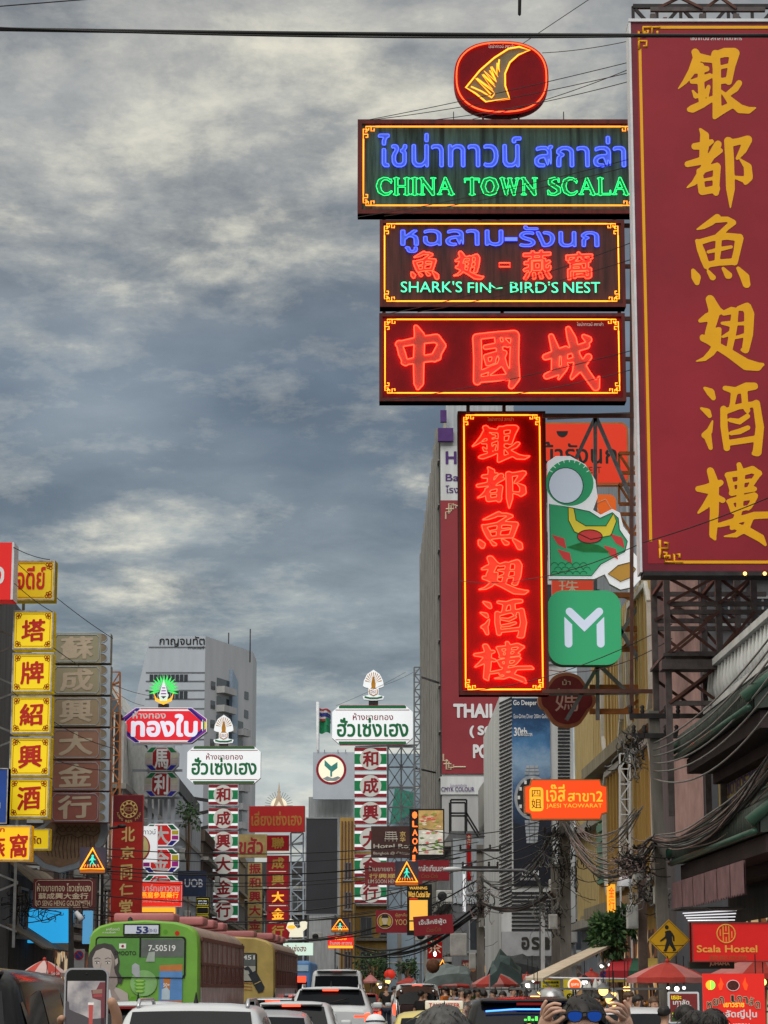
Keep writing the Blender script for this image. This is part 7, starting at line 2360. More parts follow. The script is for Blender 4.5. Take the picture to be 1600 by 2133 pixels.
f.finger('haR', [tip(246, 2164, 4.112), tip(243, 2112, 4.092), tip(229, 2078, 4.078)], .0105)
for i, (v0, u1) in enumerate(((2128, 124), (2150, 122), (2172, 122), (2194, 125))):
    f.finger('haR', [tip(190, v0 + 12, 4.132), tip(136, v0 + 2, 4.128), tip(u1 + 1, v0 - 3, 4.105), tip(u1 + 6, v0 - 8, 4.082)], .0085)
f.done()
ph = thing('phone', 'phone held upright showing a picture of the same street', 'phone', hp(179, 2112.5, 4.1))
sc_ = 4.1 / den(2112) / F
PW, PH = 92 * sc_, 189 * sc_
m = MB()
for y0, y1, k_, mi in ((-.0035, .0035, 1.0, 0),):
    m.prism([(x, z) for x, z in rrect(-PW / 2, -PH / 2, PW / 2, PH / 2, .012, 5)], y0, y1, 0)
m.build('case', mat('silver_phone_case', (.42, .42, .44), .3, .4, grunge=0), ph)
m = MB(); m.prism(rrect(-PW / 2 + .003, -PH / 2 + .003, PW / 2 - .003, PH / 2 - .003, .010, 5), -.0042, -.0036); m.build('bezel', mat('phone_black', (.01, .01, .011), .1, grunge=0), ph)
SCR = bpy.data.materials.new('phone_screen'); SCR.use_nodes = True
t = SCR.node_tree; pb = t.nodes['Principled BSDF']; pb.inputs['Base Color'].default_value = (.01, .01, .01, 1); pb.inputs['Roughness'].default_value = .1
tcn = t.nodes.new('ShaderNodeTexCoord'); nz = t.nodes.new('ShaderNodeTexNoise'); nz.inputs['Scale'].default_value = 30; nz.inputs['Detail'].default_value = 5
rp = t.nodes.new('ShaderNodeValToRGB'); rp.color_ramp.elements[0].position = .35; rp.color_ramp.elements[0].color = (.16, .15, .17, 1); rp.color_ramp.elements[1].position = .65; rp.color_ramp.elements[1].color = (.50, .45, .42, 1)
t.links.new(tcn.outputs['Object'], nz.inputs['Vector']); t.links.new(nz.outputs['Fac'], rp.inputs[0]); t.links.new(rp.outputs[0], pb.inputs['Emission Color']); pb.inputs['Emission Strength'].default_value = .9
sx0, sx1 = -PW / 2 + .0055, PW / 2 - .0055
m = MB(); m.box((sx0, -.0046, -PH / 2 + .014), (sx1, -.0043, PH / 2 - .0215)); so_ = m.build('screen', SCR, ph)
pr = lambda u, v: ((u - 179) * sc_, (2112.5 - v) * sc_)
def scr(pts, c, d, nm='picture'):
    m = MB(); m.prism([pr(*q) for q in pts], -.0046 - d, -.0046 - d + .00008); m.build(nm, mat('screen_%s' % '_'.join(str(int(q * 100)) for q in c), c, .2, 0, .8, c, 0), so_)
q7 = lambda *p: [(a * .25, 1600 + b * .25) for a, b in p]
scr(q7((758, 1855), (800, 1850), (830, 1790), (875, 1790), (875, 2133), (845, 2133), (840, 1940), (770, 1920)), (.10, .03, .035), .0002)
scr(q7((770, 1852), (850, 1845), (850, 1880), (770, 1885)), (.16, .10, .08), .0003)
scr(q7((778, 1890), (850, 1886), (850, 1908), (778, 1912)), (.20, .04, .04), .0003)
scr(q7((550, 1940), (575, 1950), (580, 2010), (620, 2030), (700, 2060), (760, 2090), (880, 2080), (880, 2400), (550, 2400)), (.05, .045, .05), .0002)
scr(q7((740, 1960), (778, 1960), (775, 2133), (745, 2133)), (.28, .05, .045), .0003)
scr(q7((735, 1955), (782, 1955), (782, 1975), (735, 1975)), (.45, .43, .40), .0004)
m = MB(); m.ball((0, -.0045, PH / 2 - .010), (.002, .0006, .002)); m.build('front_camera', BLACK, ph)

# ---- the person lifting mirrored sunglasses
Ys = 9.3
sp = lambda u, v, Y=9.2: at(u, v, Y)
fx, fy = sp(1218, 2100).x, 9.3
rel2 = lambda p: p - Vector((fx, fy, 0))
f = Figure('dark-haired person facing us, lifting blue mirrored sunglasses with both hands', (fx, fy, 0), 1.715, 0, SKIN2, HAIRB, cloth('charcoal', (.05, .05, .055)))
t2 = lambda u, v, Y=9.15: rel2(sp(u, v, Y))
setj(f, elR=t2(1090, 2250, 9.12), wrR=t2(1131, 2146, 9.17), haR=t2(1138, 2126, 9.17), elL=t2(1345, 2250, 9.12), wrL=t2(1307, 2146, 9.17), haL=t2(1301, 2126, 9.17))
f.r[f.n['haR']] = f.r[f.n['haL']] = (.028, .016)
f.r[f.n['wrR']] = f.r[f.n['wrL']] = .024
for sg, ha in ((1, 'haR'), (-1, 'haL')):
    X = lambda u: u if sg > 0 else 2439 - u
    f.finger(ha, [t2(X(1129), 2112), t2(X(1131), 2097, 9.13), t2(X(1139), 2083, 9.12)], .0085)
    f.finger(ha, [t2(X(1134), 2109, 9.13), t2(X(1141), 2096, 9.10), t2(X(1155), 2090, 9.09), t2(X(1170), 2093, 9.09)], .0085)
    f.finger(ha, [t2(X(1140), 2111, 9.11), t2(X(1149), 2101, 9.07), t2(X(1161), 2100, 9.06), t2(X(1171), 2102, 9.07)], .0085)
    f.finger(ha, [t2(X(1145), 2117, 9.10), t2(X(1156), 2109, 9.06), t2(X(1167), 2106, 9.06), t2(X(1178), 2107, 9.08)], .0088)
    f.finger(ha, [t2(X(1152), 2134, 9.12), t2(X(1163), 2128, 9.08), t2(X(1177), 2116, 9.08)], .0100)
f.done(face=True)
gl = thing('sunglasses', 'black sunglasses with blue mirrored lenses lifted onto the forehead', 'sunglasses', sp(1218, 2117, 9.17))
gs = 9.17 / den(2117) / F
LENS = mat('blue_mirror_lens', (.02, .10, .55), .08, .85, grunge=0)
for sg in (-1, 1):
    ln = [(sg * (19.5 + x) * gs, z * gs) for x, z in ((-15, 6), (-10, 9.5), (0, 11), (10, 10), (16.5, 6), (16.5, -2), (12, -9), (3, -12), (-8, -10), (-14, -3))]
    m = MB(); m.prism(ln, -.004, -.001); lo = m.build('lens', LENS, gl)
    m = MB(); m.tube([(x, -.003, z) for x, z in ln], .0028, 6, 0, True); m.build('rim', BLACK, gl)
    m = MB(); m.tube([(sg * 37 * gs, -.002, 5 * gs), (sg * 42 * gs, .02, 5 * gs), (sg * 42 * gs, .13, 1 * gs)], .003, 6); m.build('temple', BLACK, gl)
m = MB(); m.tube([(-5 * gs, -.003, 7 * gs), (0, -.004, 8.5 * gs), (5 * gs, -.003, 7 * gs)], .003, 6); m.build('bridge', BLACK, gl)

# ---- heads along the lower edge and the crowd on the right
def at_head(u, vtop, Y):
    p = at(u, vtop, Y)
    return p
def person(label, u, vtop, Y, yaw=0, **k):
    p = at(u, vtop, Y)
    return Figure(label, (p.x, Y, 0), p.z, yaw, **k).done(face=k.get('long', False) is None or abs(yaw) < 2)
person('person seen from behind with short greying hair, close at the bottom centre', 922, 2104, 7.2, R(180), hair=HAIRG, top=cloth('grey', (.16, .16, .17)))
person('dark-haired person in profile in front of the price board', 1429, 2096, 22, R(75), top=cloth('white', (.6, .6, .6)), skin=SKIN2)
person('dark-haired person seen from behind between price board and stall board', 1448, 2109, 15, R(160), top=cloth('rust', (.3, .1, .05)))
person('person with full dark hair in front of the red stall board', 1484, 2106, 14.5, R(190), long=True, top=cloth('black', (.02, .02, .02)))
person('brown-haired person in profile by the glowing food stall', 1311, 2066, 44, R(70), hair=HAIRN, skin=SKIN2, top=cloth('plum', (.10, .03, .08)))
person('person in a white top standing left of the price board', 1384, 2096, 30, R(150), top=cloth('white', (.6, .6, .6)))
rd = person('motorcycle rider in a white top, seen from behind', 782, 2122, 35.45, R(180), hair=HAIRB, top=cloth('white', (.6, .6, .6)), pelvis=(0, .02, .93), waist=(0, .02, 1.05), hiL=(.09, -.04, .90), hiR=(-.09, -.04, .90), knL=(.19, -.38, .80), knR=(-.19, -.38, .80), anL=(.17, -.20, .40), anR=(-.17, -.20, .40), toL=(.17, -.36, .36), toR=(-.17, -.36, .36), elL=(.27, -.22, 1.03), elR=(-.27, -.22, 1.03), wrL=(.29, -.55, 1.02), wrR=(-.29, -.55, 1.02), haL=(.29, -.64, 1.03), haR=(-.29, -.64, 1.03))
hl = thing('helmet', 'white rounded helmet worn by the motorcycle rider', 'helmet', at(782, 2133, 35.45))
m = MB()
m.lathe([(.145, -.13), (.152, -.06), (.15, .0), (.135, .07), (.10, .115), (.05, .138), (.001, .144)], 20)
m.build('shell', mat('white_helmet', (.66, .68, .72), .25, grunge=.03), hl)
m = MB(); m.tube([(.148 * math.cos(R(a)), .148 * math.sin(R(a)), .035 + .012 * math.sin(R((a - 200) * 180 / 140))) for a in range(200, 345, 12)], .010, 6); m.build('stripe', NAVY, hl)
m = MB(); m.tube([(.15 * math.cos(R(a)), .15 * math.sin(R(a)), -.128) for a in range(0, 360, 20)], .012, 6, 0, True); m.build('edge_trim', BLACK, hl)
tops = [('black', (.02, .02, .02)), ('white', (.6, .6, .6)), ('teal', (.03, .16, .17)), ('orange', (.5, .14, .03)), ('pale_blue', (.3, .4, .5)), ('dark_red', (.2, .02, .03)), ('grey', (.16, .16, .17)), ('khaki', (.25, .2, .1))]
protos = []
for i, (n, c) in enumerate(tops):
    fg = Figure('person', (0, 0, 0), 1.66, 0, [SKIN1, SKIN2][i % 2], [HAIRB, HAIRB, HAIRN, HAIRB, HAIRB, HAIRG, HAIRB, HAIRB][i], cloth(n, c), long=i in (2, 4), group='crowd on the right pavement')
    protos.append(fg.done(face=True))
crowd = [(805, 2049, 92), (822, 2055, 85), (845, 2053, 100), (928, 2056, 80), (946, 2058, 76), (962, 2059, 64), (975, 2063, 60), (1008, 2064, 58), (1028, 2062, 66), (1047, 2066, 54), (1068, 2056, 60), (1083, 2063, 70), (1100, 2070, 52), (1246, 2072, 46), (1262, 2068, 58), (1330, 2074, 40), (1222, 2071, 48), (880, 2058, 110), (862, 2057, 120), (1362, 2078, 38)]
whr = ['beside the far white van', 'walking past the distant stalls', 'under the far pink umbrella', 'in front of the tarp-covered stall', 'left of the tarp-covered stall', 'at the umbrella with the folded tarp', 'just past the taxi roof sign', 'above the taxi', 'between the taxi and the black people carrier', 'above the edge of the black people carrier', 'before the yellow menu board', 'behind the row of heads by the menu board', 'above the roof of the black people carrier', 'by the glowing lamps', 'behind the glowing lamps', 'under the red umbrella', 'left of the glowing lamps', 'beyond the tuk-tuk', 'far behind the tuk-tuk', 'beside the concrete pole']
for i, (u, v_, Y) in enumerate(crowd):
    o = protos[i] if i < len(protos) else copy_tree(protos[(i * 3 + 1) % 8])
    p = at(u, v_, Y)
    o.location = (p.x, Y, 0)
    k_ = p.z / 1.655
    o.scale = (k_, k_, k_)
    o.rotation_euler = (0, 0, R((i * 77) % 360))
    tn = tops[i if i < 8 else (i * 3 + 1) % 8][0].replace('_', ' ')
    o['label'] = 'person in a %s top %s' % (tn, whr[i])

far = thing('person', 'small dark-topped person in the far crowd on the right pavement', 'person', (0, 0, 0), 0, 'far crowd on the right pavement')
for ch in list(protos[0].children):
    c = ch.copy(); C.objects.link(c); c.parent = far
for i in range(34):
    o = far if i == 0 else copy_tree(far)
    Y = rnd.uniform(62, 150)
    p = at(rnd.uniform(800 + (150 - Y) * .9, 900 + (150 - Y) * 3.6), 2060, Y)
    o.location = (p.x, Y, 0)
    k_ = rnd.uniform(.95, 1.07)
    o.scale = (k_, k_, k_)
    o.rotation_euler = (0, 0, rnd.uniform(0, 6.28))
# ================================================================ stalls, umbrellas, awnings
UMB_R = mat('red_umbrella_cloth', (.36, .04, .03), .7, grunge=.2, scale=3)
UMB_P = mat('pale_red_umbrella_cloth', (.42, .16, .15), .7, grunge=.2, scale=3)
UMB_W = mat('pinkish_white_cloth', (.45, .33, .32), .7, grunge=.15)
TARP = mat('dark_green_tarpaulin', (.055, .085, .085), .55, grunge=.3, scale=3)
WOOD = mat('brown_wood', (.16, .09, .045), .7, grunge=.35, scale=5)
def umbrella(label, u, vtop, half, vrim, Y, mats, n=10, stripes=False):
    c, t = at(u, vrim, Y), at(u, vtop, Y)
    r_, h = half * Y / 5000, t.z - c.z
    o = thing('market_umbrella', label, 'umbrella', (c.x, Y, 0))
    m = MB()
    K = 5
    vs, fs, mi = [], [], []
    for i in range(K + 1):
        q = i / K
        for j in range(n * 2):
            a = math.pi * j / n
            sag = .0 if j % 2 == 0 else -.05 * q * (1 - .4 * q)
            rr = r_ * q * (1 if j % 2 == 0 else .955)
            vs.append((rr * math.cos(a), rr * math.sin(a), c.z + h * (1 - q ** 1.35) + sag * h))
    for i in range(K):
        for j in range(n * 2):
            l = (j + 1) % (n * 2)
            m.add([vs[i * 2 * n + j], vs[(i + 1) * 2 * n + j], vs[(i + 1) * 2 * n + l], vs[i * 2 * n + l]], [(0, 1, 2, 3)], (j // 2) % len(mats))
    for j in range(n * 2):
        l = (j + 1) % (n * 2)
        a, b = Vector(vs[K * 2 * n + j]), Vector(vs[K * 2 * n + l])
        d = Vector((0, 0, -.09))
        m.add([a, b, b + d, a + d], [(0, 1, 2, 3)], (j // 2) % len(mats))
    m.build('canopy', list(mats), o)
    m = MB(); m.tube([(0, 0, 0), (0, 0, t.z + .04)], .022, 7); m.build('pole', GREY_STEEL, o)
    m = MB()
    for j in range(n):
        a = 2 * math.pi * j / n
        m.tube([(0, 0, t.z - .02), (r_ * .96 * math.cos(a), r_ * .96 * math.sin(a), c.z - .01)], .008, 4)
    m.build('ribs', GREY_STEEL, o)
    m = MB(); m.ball((0, 0, t.z + .02), .04); m.build('finial', mats[0], o)
    m = MB(); m.bbox((-.25, -.25, 0), (.25, .25, .10), .03, n=2); m.build('base', CONCRETE, o)
    return o
umbrella('red umbrella with faded pale panels between the pole and the hostel sign', 1391, 2004, 84, 2036, 42, [UMB_R, UMB_R, UMB_P])
umbrella('pale pink umbrella cropped by the right edge over the stall board', 1588, 1992, 106, 2028, 40, [UMB_P, UMB_P, UMB_R], 12)
o = umbrella('red and pink panelled umbrella at the left behind the phone', 92, 2000, 46, 2026, 52, [UMB_R, UMB_W])
m = MB()
gg = glyph('Coca-Cola', 0, slant=.3)
for u in (68, 108):
    p0_, p1_ = at(u - 9, 2030, 51), at(u + 9, 2024, 51)
    m.add([(p0_.x - o.location.x + (x - gg.x0) / (gg.x1 - gg.x0) * (p1_.x - p0_.x), -.47, p0_.z + (y - gg.y0) / (gg.y1 - gg.y0) * (p1_.z - p0_.z)) for x, y in gg.p], gg.t)
m.build('lettering', WHITE_INK, o)
umbrella('red umbrella half covered by a dark tarpaulin, nearest of the tarp-covered pair', 1032, 2026, 50, 2050, 78, [UMB_R, UMB_P])
umbrella('red umbrella under a grey-green tarp, left of the other tarp-covered one', 935, 2030, 52, 2053, 90, [UMB_R, UMB_P])
umbrella('small pink umbrella far off among the crowd by the white van', 772, 2030, 16, 2044, 130, [UMB_P])
umbrella('faded red umbrella between the dark tarpaulin and the cream awning', 1098, 2028, 34, 2044, 84, [UMB_R, UMB_P])
umbrella('distant red umbrella beside the tuk-tuk canopy', 852, 2036, 26, 2048, 112, [UMB_R])
umbrella('deep red umbrella behind the cream folding awning', 1160, 2020, 32, 2036, 70, [UMB_R])
umbrella('deep red umbrella between the no parking sign and the menu boards', 1232, 2022, 34, 2042, 62, [UMB_R])
def tarp(label, pts, Y, dy, m_=TARP):
    c = at(*pts[len(pts) // 2], Y)
    o = thing('tarpaulin', label, 'tarpaulin', c)
    m = MB()
    n = len(pts)
    K = 4
    vs = []
    for i in range(K + 1):
        for k_, (u, v_) in enumerate(pts):
            q = i / K
            p = at(u, v_, Y) - c
            vs.append((p.x + .05 * math.sin(k_ * 2 + i), dy * (q - .5), p.z + .12 * math.sin(k_ * 2.3 + i * 1.7) * math.sin(math.pi * q) + .3 * math.sin(math.pi * q)))
    m.add(vs, [(i * n + k_, i * n + k_ + 1, (i + 1) * n + k_ + 1, (i + 1) * n + k_) for i in range(K) for k_ in range(n - 1)], 0, False)
    m.add([Vector(q) for q in vs[:n]] + [Vector(q) - Vector((0, 0, .35)) for q in vs[:n]], [(k_, k_ + 1, n + k_ + 1, n + k_) for k_ in range(n - 1)])
    m.build('sheet', m_, o)
    m = MB()
    for k_ in (0, n - 1):
        p = at(*pts[k_], Y)
        m.tube([(p.x - c.x, -dy / 2, -c.z), (p.x - c.x, -dy / 2, p.z - c.z)], .02, 5)
    m.build('prop', GREY_STEEL, o)
tarp('dark green tarpaulin peaked over the red umbrella', [(1018, 2034), (1030, 2022), (1043, 2004), (1060, 2012), (1078, 2030), (1088, 2042)], 76, 1.6)
tarp('grey-green tarpaulin sagging over the second red umbrella', [(884, 2046), (905, 2034), (930, 2030), (955, 2028), (972, 2030), (982, 2044)], 88, 1.6, mat('grey_tarpaulin', (.13, .16, .16), .5, grunge=.3))
tarp('big dark tarpaulin roof behind the two tarp-covered umbrellas', [(1040, 2008), (1064, 2006), (1090, 2010), (1120, 2018), (1140, 2022)], 92, 3.0, mat('charcoal_tarpaulin', (.04, .045, .048), .6, grunge=.3))
o = thing('folding_awning', 'long cream folding awning sloping down towards the street', 'awning', at(1095, 2036, 50))
c = o.location.copy()
a0, a1 = at(1095, 2036, 50) - c, at(1246, 1966, 57) - c
m = MB()
m.add([a0 + Vector((0, 0, 0)), a0 + Vector((.32, -.5, -.02)), a1 + Vector((.3, -.8, 0)), a1, a0 + Vector((0, 0, -.06)), a0 + Vector((.32, -.5, -.08)), a1 + Vector((.3, -.8, -.06)), a1 + Vector((0, 0, -.06))],
      [(0, 1, 2, 3), (7, 6, 5, 4), (0, 4, 5, 1), (1, 5, 6, 2), (3, 2, 6, 7), (0, 3, 7, 4)])
m.build('sheet', mat('cream_awning', (.50, .44, .33), .6, grunge=.2, scale=3), o)
m = MB()
for f_ in (.1, .5, .9):
    m.tube([a0.lerp(a1, f_) + Vector((.12, -.2, -.1)), a0.lerp(a1, min(1, f_ + .3)) + Vector((.3, -.1, -.9))], .018, 5)
m.tube([a0, at(1345, 2040, 50) - c], .018, 5)
m.tube([a0 + Vector((.1, 0, 0)), Vector((a0.x + .1, a0.y, -c.z))], .025, 6)
m.build('arm', WHITE_METAL, o)
o = thing('awning', 'red, green and yellow striped shop awning behind the concrete pole', 'awning', at(1263, 2040, 53))
c = o.location.copy()
m = MB()
q = lambda u, v_, Y: at(u, v_, Y) - c
cols = [(1262, 1310, 1278, 1318, 0), (1310, 1344, 1318, 1350, 1), (1344, 1376, 1350, 1385, 2)]
for u0, u1, w0, w1, mi in cols:
    m.add([q(u0, 2022, 53), q(u1, 2022, 53), q(w1, 1996, 56.5), q(w0, 1996, 56.5)], [(0, 1, 2, 3)], mi)
    m.add([q(u0, 2022, 53), q(u1, 2022, 53), q(u1, 2040, 53), q(u0, 2040, 53)], [(0, 1, 2, 3)], mi)
    m.add([q(u0, 2040, 53), q(u1, 2040, 53), q(u1, 2046, 53), q(u0, 2046, 53)], [(0, 1, 2, 3)], 2)
m.build('sheet', [mat('red_awning', (.38, .02, .03), .6, grunge=.15), mat('green_awning', (.02, .10, .06), .6), mat('yellow_awning', (.38, .27, .05), .6)], o)
m = MB()
for u in (1264, 1374):
    m.tube([q(u, 2044, 53), Vector((q(u, 2044, 53).x, 0, -c.z))], .025, 6)
m.build('post', GREY_STEEL, o)
# carts under the umbrellas
FOOD = [mat('fried_food', (.42, .20, .05), .5, grunge=.6, scale=14), mat('greens', (.08, .20, .03), .5, grunge=.6, scale=14), mat('red_fruit', (.42, .03, .02), .4, grunge=.5, scale=14), mat('oranges', (.60, .24, .02), .45, grunge=.4, scale=14)]
CART_GLASS = mat('cart_steel', (.36, .37, .38), .3, .6, grunge=.2)
def stall(label, u, Y, wd, kinds, warm=True):
    p = at(u, 2062, Y)
    o = thing('food_stall', label, 'food stall', (p.x, Y, 0))
    m = MB(); m.bbox((-wd / 2, -.35, .35), (wd / 2, .35, .95), .03, n=1); m.build('counter', CART_GLASS, o)
    m = MB()
    for x in (-wd / 2 + .05, wd / 2 - .05):
        for y in (-.3, .3):
            m.tube([(x, y, .95), (x, y, 1.75)], .018, 5)
    m.box((-wd / 2, -.3, 1.38), (wd / 2, .3, 1.40)); m.box((-wd / 2 - .1, -.42, 1.75), (wd / 2 + .1, .42, 1.79))
    m.build('rack', GREY_STEEL, o)
    for i, k_ in enumerate(kinds):
        m = MB()
        x = -wd / 2 + wd * (i + .5) / len(kinds)
        for j in range(14):
            m.ball((x + rnd.uniform(-.14, .14), rnd.uniform(-.22, .22), 1.0 + rnd.uniform(-.03, .10)), rnd.uniform(.04, .07), 0, 6)
        m.build('food', FOOD[k_], o)
        m = MB()
        for j in range(8):
            m.ball((x + rnd.uniform(-.14, .14), rnd.uniform(-.2, .2), 1.44 + rnd.uniform(0, .08)), rnd.uniform(.03, .06), 0, 6)
        m.build('food', FOOD[(k_ + 1) % 4], o)
    for x in (-wd / 3, wd / 3):
        m = MB(); m.lathe([(.02, .0), (.2, -.04), (.22, 0), (.2, .04), (.02, .0)], 14); m.v = [Vector((q_.z, q_.x, q_.y)) for q_ in m.v]
        m.build('wheel', TYRE, o, (x, -.36, .24))
    return o
stall('steel food stall with piled fried snacks under the hanging lamps', 1278, 47, 1.6, (0, 3, 0, 2))
stall('steel food stall left of the yellow pennant', 1150, 50, 1.5, (0, 1, 3))
stall('food stall with heaps of greens by the concrete pole', 1335, 50, 1.3, (1, 2, 0))
stall('food stall under the tarp-covered red umbrella', 1035, 77, 2.0, (0, 2, 1))
stall('food stall under the farther tarp-covered umbrella', 935, 90, 2.0, (3, 0, 1))
stall('stall counter beside the red stall board at the right edge', 1590, 41, 1.0, (3, 0))
stall('food stall under the striped umbrella at the left', 92, 52.5, 1.7, (0, 3, 2))
def lamp(label, u, v_, Y, r_, m_, group, shade=True):
    p = at(u, v_, Y)
    o = thing('hanging_lamp', label, 'lamp', p, 0, group)
    m = MB(); m.ball((0, 0, 0), (r_ * (.7 if m_ is BULB_WHITE else 1.05), r_ * .8, r_ * (.7 if m_ is BULB_WHITE else 1.1)), 0, 10); m.build('bulb', m_, o)
    if shade:
        m = MB(); m.lathe([(r_ * 1.9, r_ * .3), (r_ * .8, r_ * 1.3), (r_ * .3, r_ * 1.7)], 12); m.build('lamp_shade', GREY_STEEL, o)
    m = MB(); m.tube([(0, 0, r_), (0, 0, r_ + .5)], .008, 4); m.build('cord', BLACK, o)
G1 = 'warm bulbs over the food stalls'
for u, v_, Y, r_ in ((1257, 2064, 45, .085), (1277, 2070, 45, .06), (1270, 2082, 44, .07), (1279, 2089, 44, .06), (1302, 2060, 48, .04), (1309, 2060, 48, .04), (1113, 2077, 48, .075), (1120, 2072, 48, .05), (1575, 2066, 37, .06), (1590, 2046, 38, .05), (97, 2052, 49, .06), (115, 2056, 49, .05), (808, 2044, 120, .12), (790, 2050, 110, .10)):
    lamp('warm glowing bulb hanging over the food stalls', u, v_, Y, r_, BULB_WARM, G1, r_ > .055)
G2 = 'white bulbs over the food stalls'
for u, v_, Y, r_ in ((1100, 2052, 56, .09), (1109, 2044, 56, .08), (1218, 2046, 54, .09), (1254, 2012, 57, .07), (1271, 2010, 57, .07), (1392, 2058, 42, .04), (1410, 2060, 42, .06), (1425, 2058, 42, .04), (792, 2056, 105, .09), (866, 2050, 100, .10), (874, 2052, 100, .07)):
    lamp('bright white bulb hanging over the food stalls', u, v_, Y, r_, BULB_WHITE, G2, r_ > .06)
o = thing('lantern', 'round red paper lantern far off above the crowd', 'lantern', at(812, 2030, 125))
m = MB(); m.ball((0, 0, 0), (.3, .3, .26)); m.build('shade', mat('red_paper', (.4, .02, .015), .6, 0, .3, (1, .05, .02), 0), o); m = MB(); m.tube([(0, 0, .26), (0, 0, 1.2)], .02, 4); m.build('cord', BLACK, o)
o = thing('lantern', 'brown woven lantern beside the dark tarp, with a small flame lamp above', 'lantern', at(902, 2012, 84))
m = MB(); m.ball((0, 0, 0), (.24, .24, .26)); m.build('shade', mat('woven_brown', (.13, .055, .03), .8, 0, 0, None, .5, 12), o); m = MB(); m.ball((.07, 0, .40), (.05, .05, .09)); m.build('flame_lamp', BULB_WHITE, o); m = MB(); m.tube([(0, 0, .3), (0, 0, 1.4)], .02, 4); m.build('cord', BLACK, o)
o = thing('neon_triangle_frame', 'small yellow neon triangle standing over the far stalls', 'neon sign', at(919, 2018, 92))
m = MB(); m.tube([(-.28, 0, -.25), (.06, 0, .32), (.3, 0, -.22)], .035, 6, 0, True); m.build('tube', N_YEL, o); m = MB(); m.tube([(0, .05, .2), (0, .05, -2.3)], .03, 5); m.build('post', DARK_STEEL, o)
o = thing('shop_lights', 'row of white fluorescent tubes under the mauve awning ceiling', 'lights', at(1470, 1907, 43.5))
for i in range(4):
    m = MB(); m.tube([(-.32 + .02 * i, i * .4, -.09 + .055 * i), (.52 + .07 * i, i * .4, -.08 + .07 * i)], .010, 6); m.build('tube', glow('dim_fluorescent', (.85, .85, .9), 1.0), o)
m = MB(); m.box((-.45, -.1, .12), (.7, 1.4, .15)); m.build('ceiling_panel', W_DARK, o)
o = thing('cool_box', 'pale grey cart hood with rounded lid by the menu signs', 'cart', at(1148, 2076, 49))
m = MB(); m.lathe([(.001, .18), (.12, .17), (.24, .10), (.27, 0)], 16); m.box((-.28, -.2, -.9), (.28, .2, 0)); m.build('hood', CART_GLASS, o)
o = thing('plastic_bags', 'bunch of pale plastic bags hanging at the stall', 'bags', at(1236, 2066, 47))
m = MB()
for i in range(9):
    m.lathe([(.01, .14), (.05, .05), (.07, -.08), (.04, -.16), (.001, -.17)], 7, (rnd.uniform(-.2, .2), rnd.uniform(-.1, .1), rnd.uniform(-.12, .12)))
m.build('bags', mat('pale_plastic', (.5, .5, .48), .3, grunge=.2), o)

for lab, b, Y, m_, t_ in (('slim white upright sign with green edge among the tangled wires', (963, 1800, 971, 1900), 118, LIT_WHITE, '中藥'), ('slim red upright shop sign left of the grey utility pole', (972, 1735, 982, 1835), 119, BRIGHT_RED, '金行'), ('small red lit board at the far right pavement', (890, 1950, 922, 1998), 110, BRIGHT_RED, '茶'), ('pale pink board with heart mark beside the bluish cabinet', (962, 2000, 980, 2026), 95, MAROON_L, '福')):
    S = Sign('shop_sign', lab, b, Y, .3)
    S.body(m_)
    S.frame(GREY_STEEL, .8, .02)
    S.column(t_, b[0] + 1.5, b[2] - 1.5, b[1] + 4, b[1] + 4 + (b[2] - b[0]) * len(t_) * 1.1, GREEN_INK if m_ is LIT_WHITE else CREAM_INK, 0)
    S.done()
# ================================================================ steelwork
def truss(mb, p, q, h, n, wd, dirv=(0, 0, 1)):
    p, q, d = Vector(p), Vector(q), Vector(dirv) * h
    mb.bar(p, q, wd); mb.bar(p + d, q + d, wd)
    for i in range(n):
        a, b = p.lerp(q, i / n), p.lerp(q, (i + 1) / n)
        if i % 2: mb.bar(a, b + d, wd * .7)
        else: mb.bar(a + d, b, wd * .7)
        mb.bar(a, a + d, wd * .7)
o = thing('sign_tower', 'dark steel lattice tower carrying the huge red sign', 'steel frame', at(1488, 2062, 46.5))
c = Vector((o.location.x, o.location.y, 0)); o.location = c
m, m2 = MB(), MB()
Z = lambda v_, Y=46.5: at(1488, v_, Y).z
xs = [at(u, 1300, 46.5).x - c.x for u in (1390, 1498, 1572)]
for y in (0, 2.2):
    for x in xs:
        m.bar((x, y, Z(1700)), (x, y, Z(30)), .12)
    for v_ in (1200, 1258, 1275, 1362, 1465, 840, 500, 180, 20):
        m.bar((xs[0] - .05, y, Z(v_)), (xs[2] + .6, y, Z(v_)), .09)
    for i in range(2):
        for v0, v1 in ((1200, 1258), (1275, 1362), (1385, 1465), (20, -30)):
            m2.bar((xs[i], y + .06, Z(v0)), (xs[i + 1], y + .06, Z(v1)), .055)
            m2.bar((xs[i], y - .06, Z(v1)), (xs[i + 1], y - .06, Z(v0)), .055)
m.box((xs[0] - .15, -.25, Z(1397)), (xs[2] + .5, .25, Z(1377)))
m.box((xs[0] - .1, -.1, Z(1368)), (xs[2] + .5, 2.3, Z(1362)))
for x in xs:
    for v_ in (1200, 1362, 600, 200):
        m2.bar((x, 0, Z(v_)), (x, 2.2, Z(v_)), .07)
m2.bar((xs[0], -.1, Z(120)), (xs[0], -2.0, Z(120)), .08); m2.bar((xs[1], -.1, Z(1150)), (xs[1], -2.0, Z(1150)), .08); m2.bar((xs[2], -.1, Z(700)), (xs[2], -2.0, Z(700)), .08)
m.build('column', mat('weathered_steel', (.10, .085, .085), .6, .3, grunge=.4, scale=4), o)
m2.build('cross_bracing', mat('dark_rusty_brace', (.10, .045, .035), .65, .2, grunge=.4), o)
m = MB()
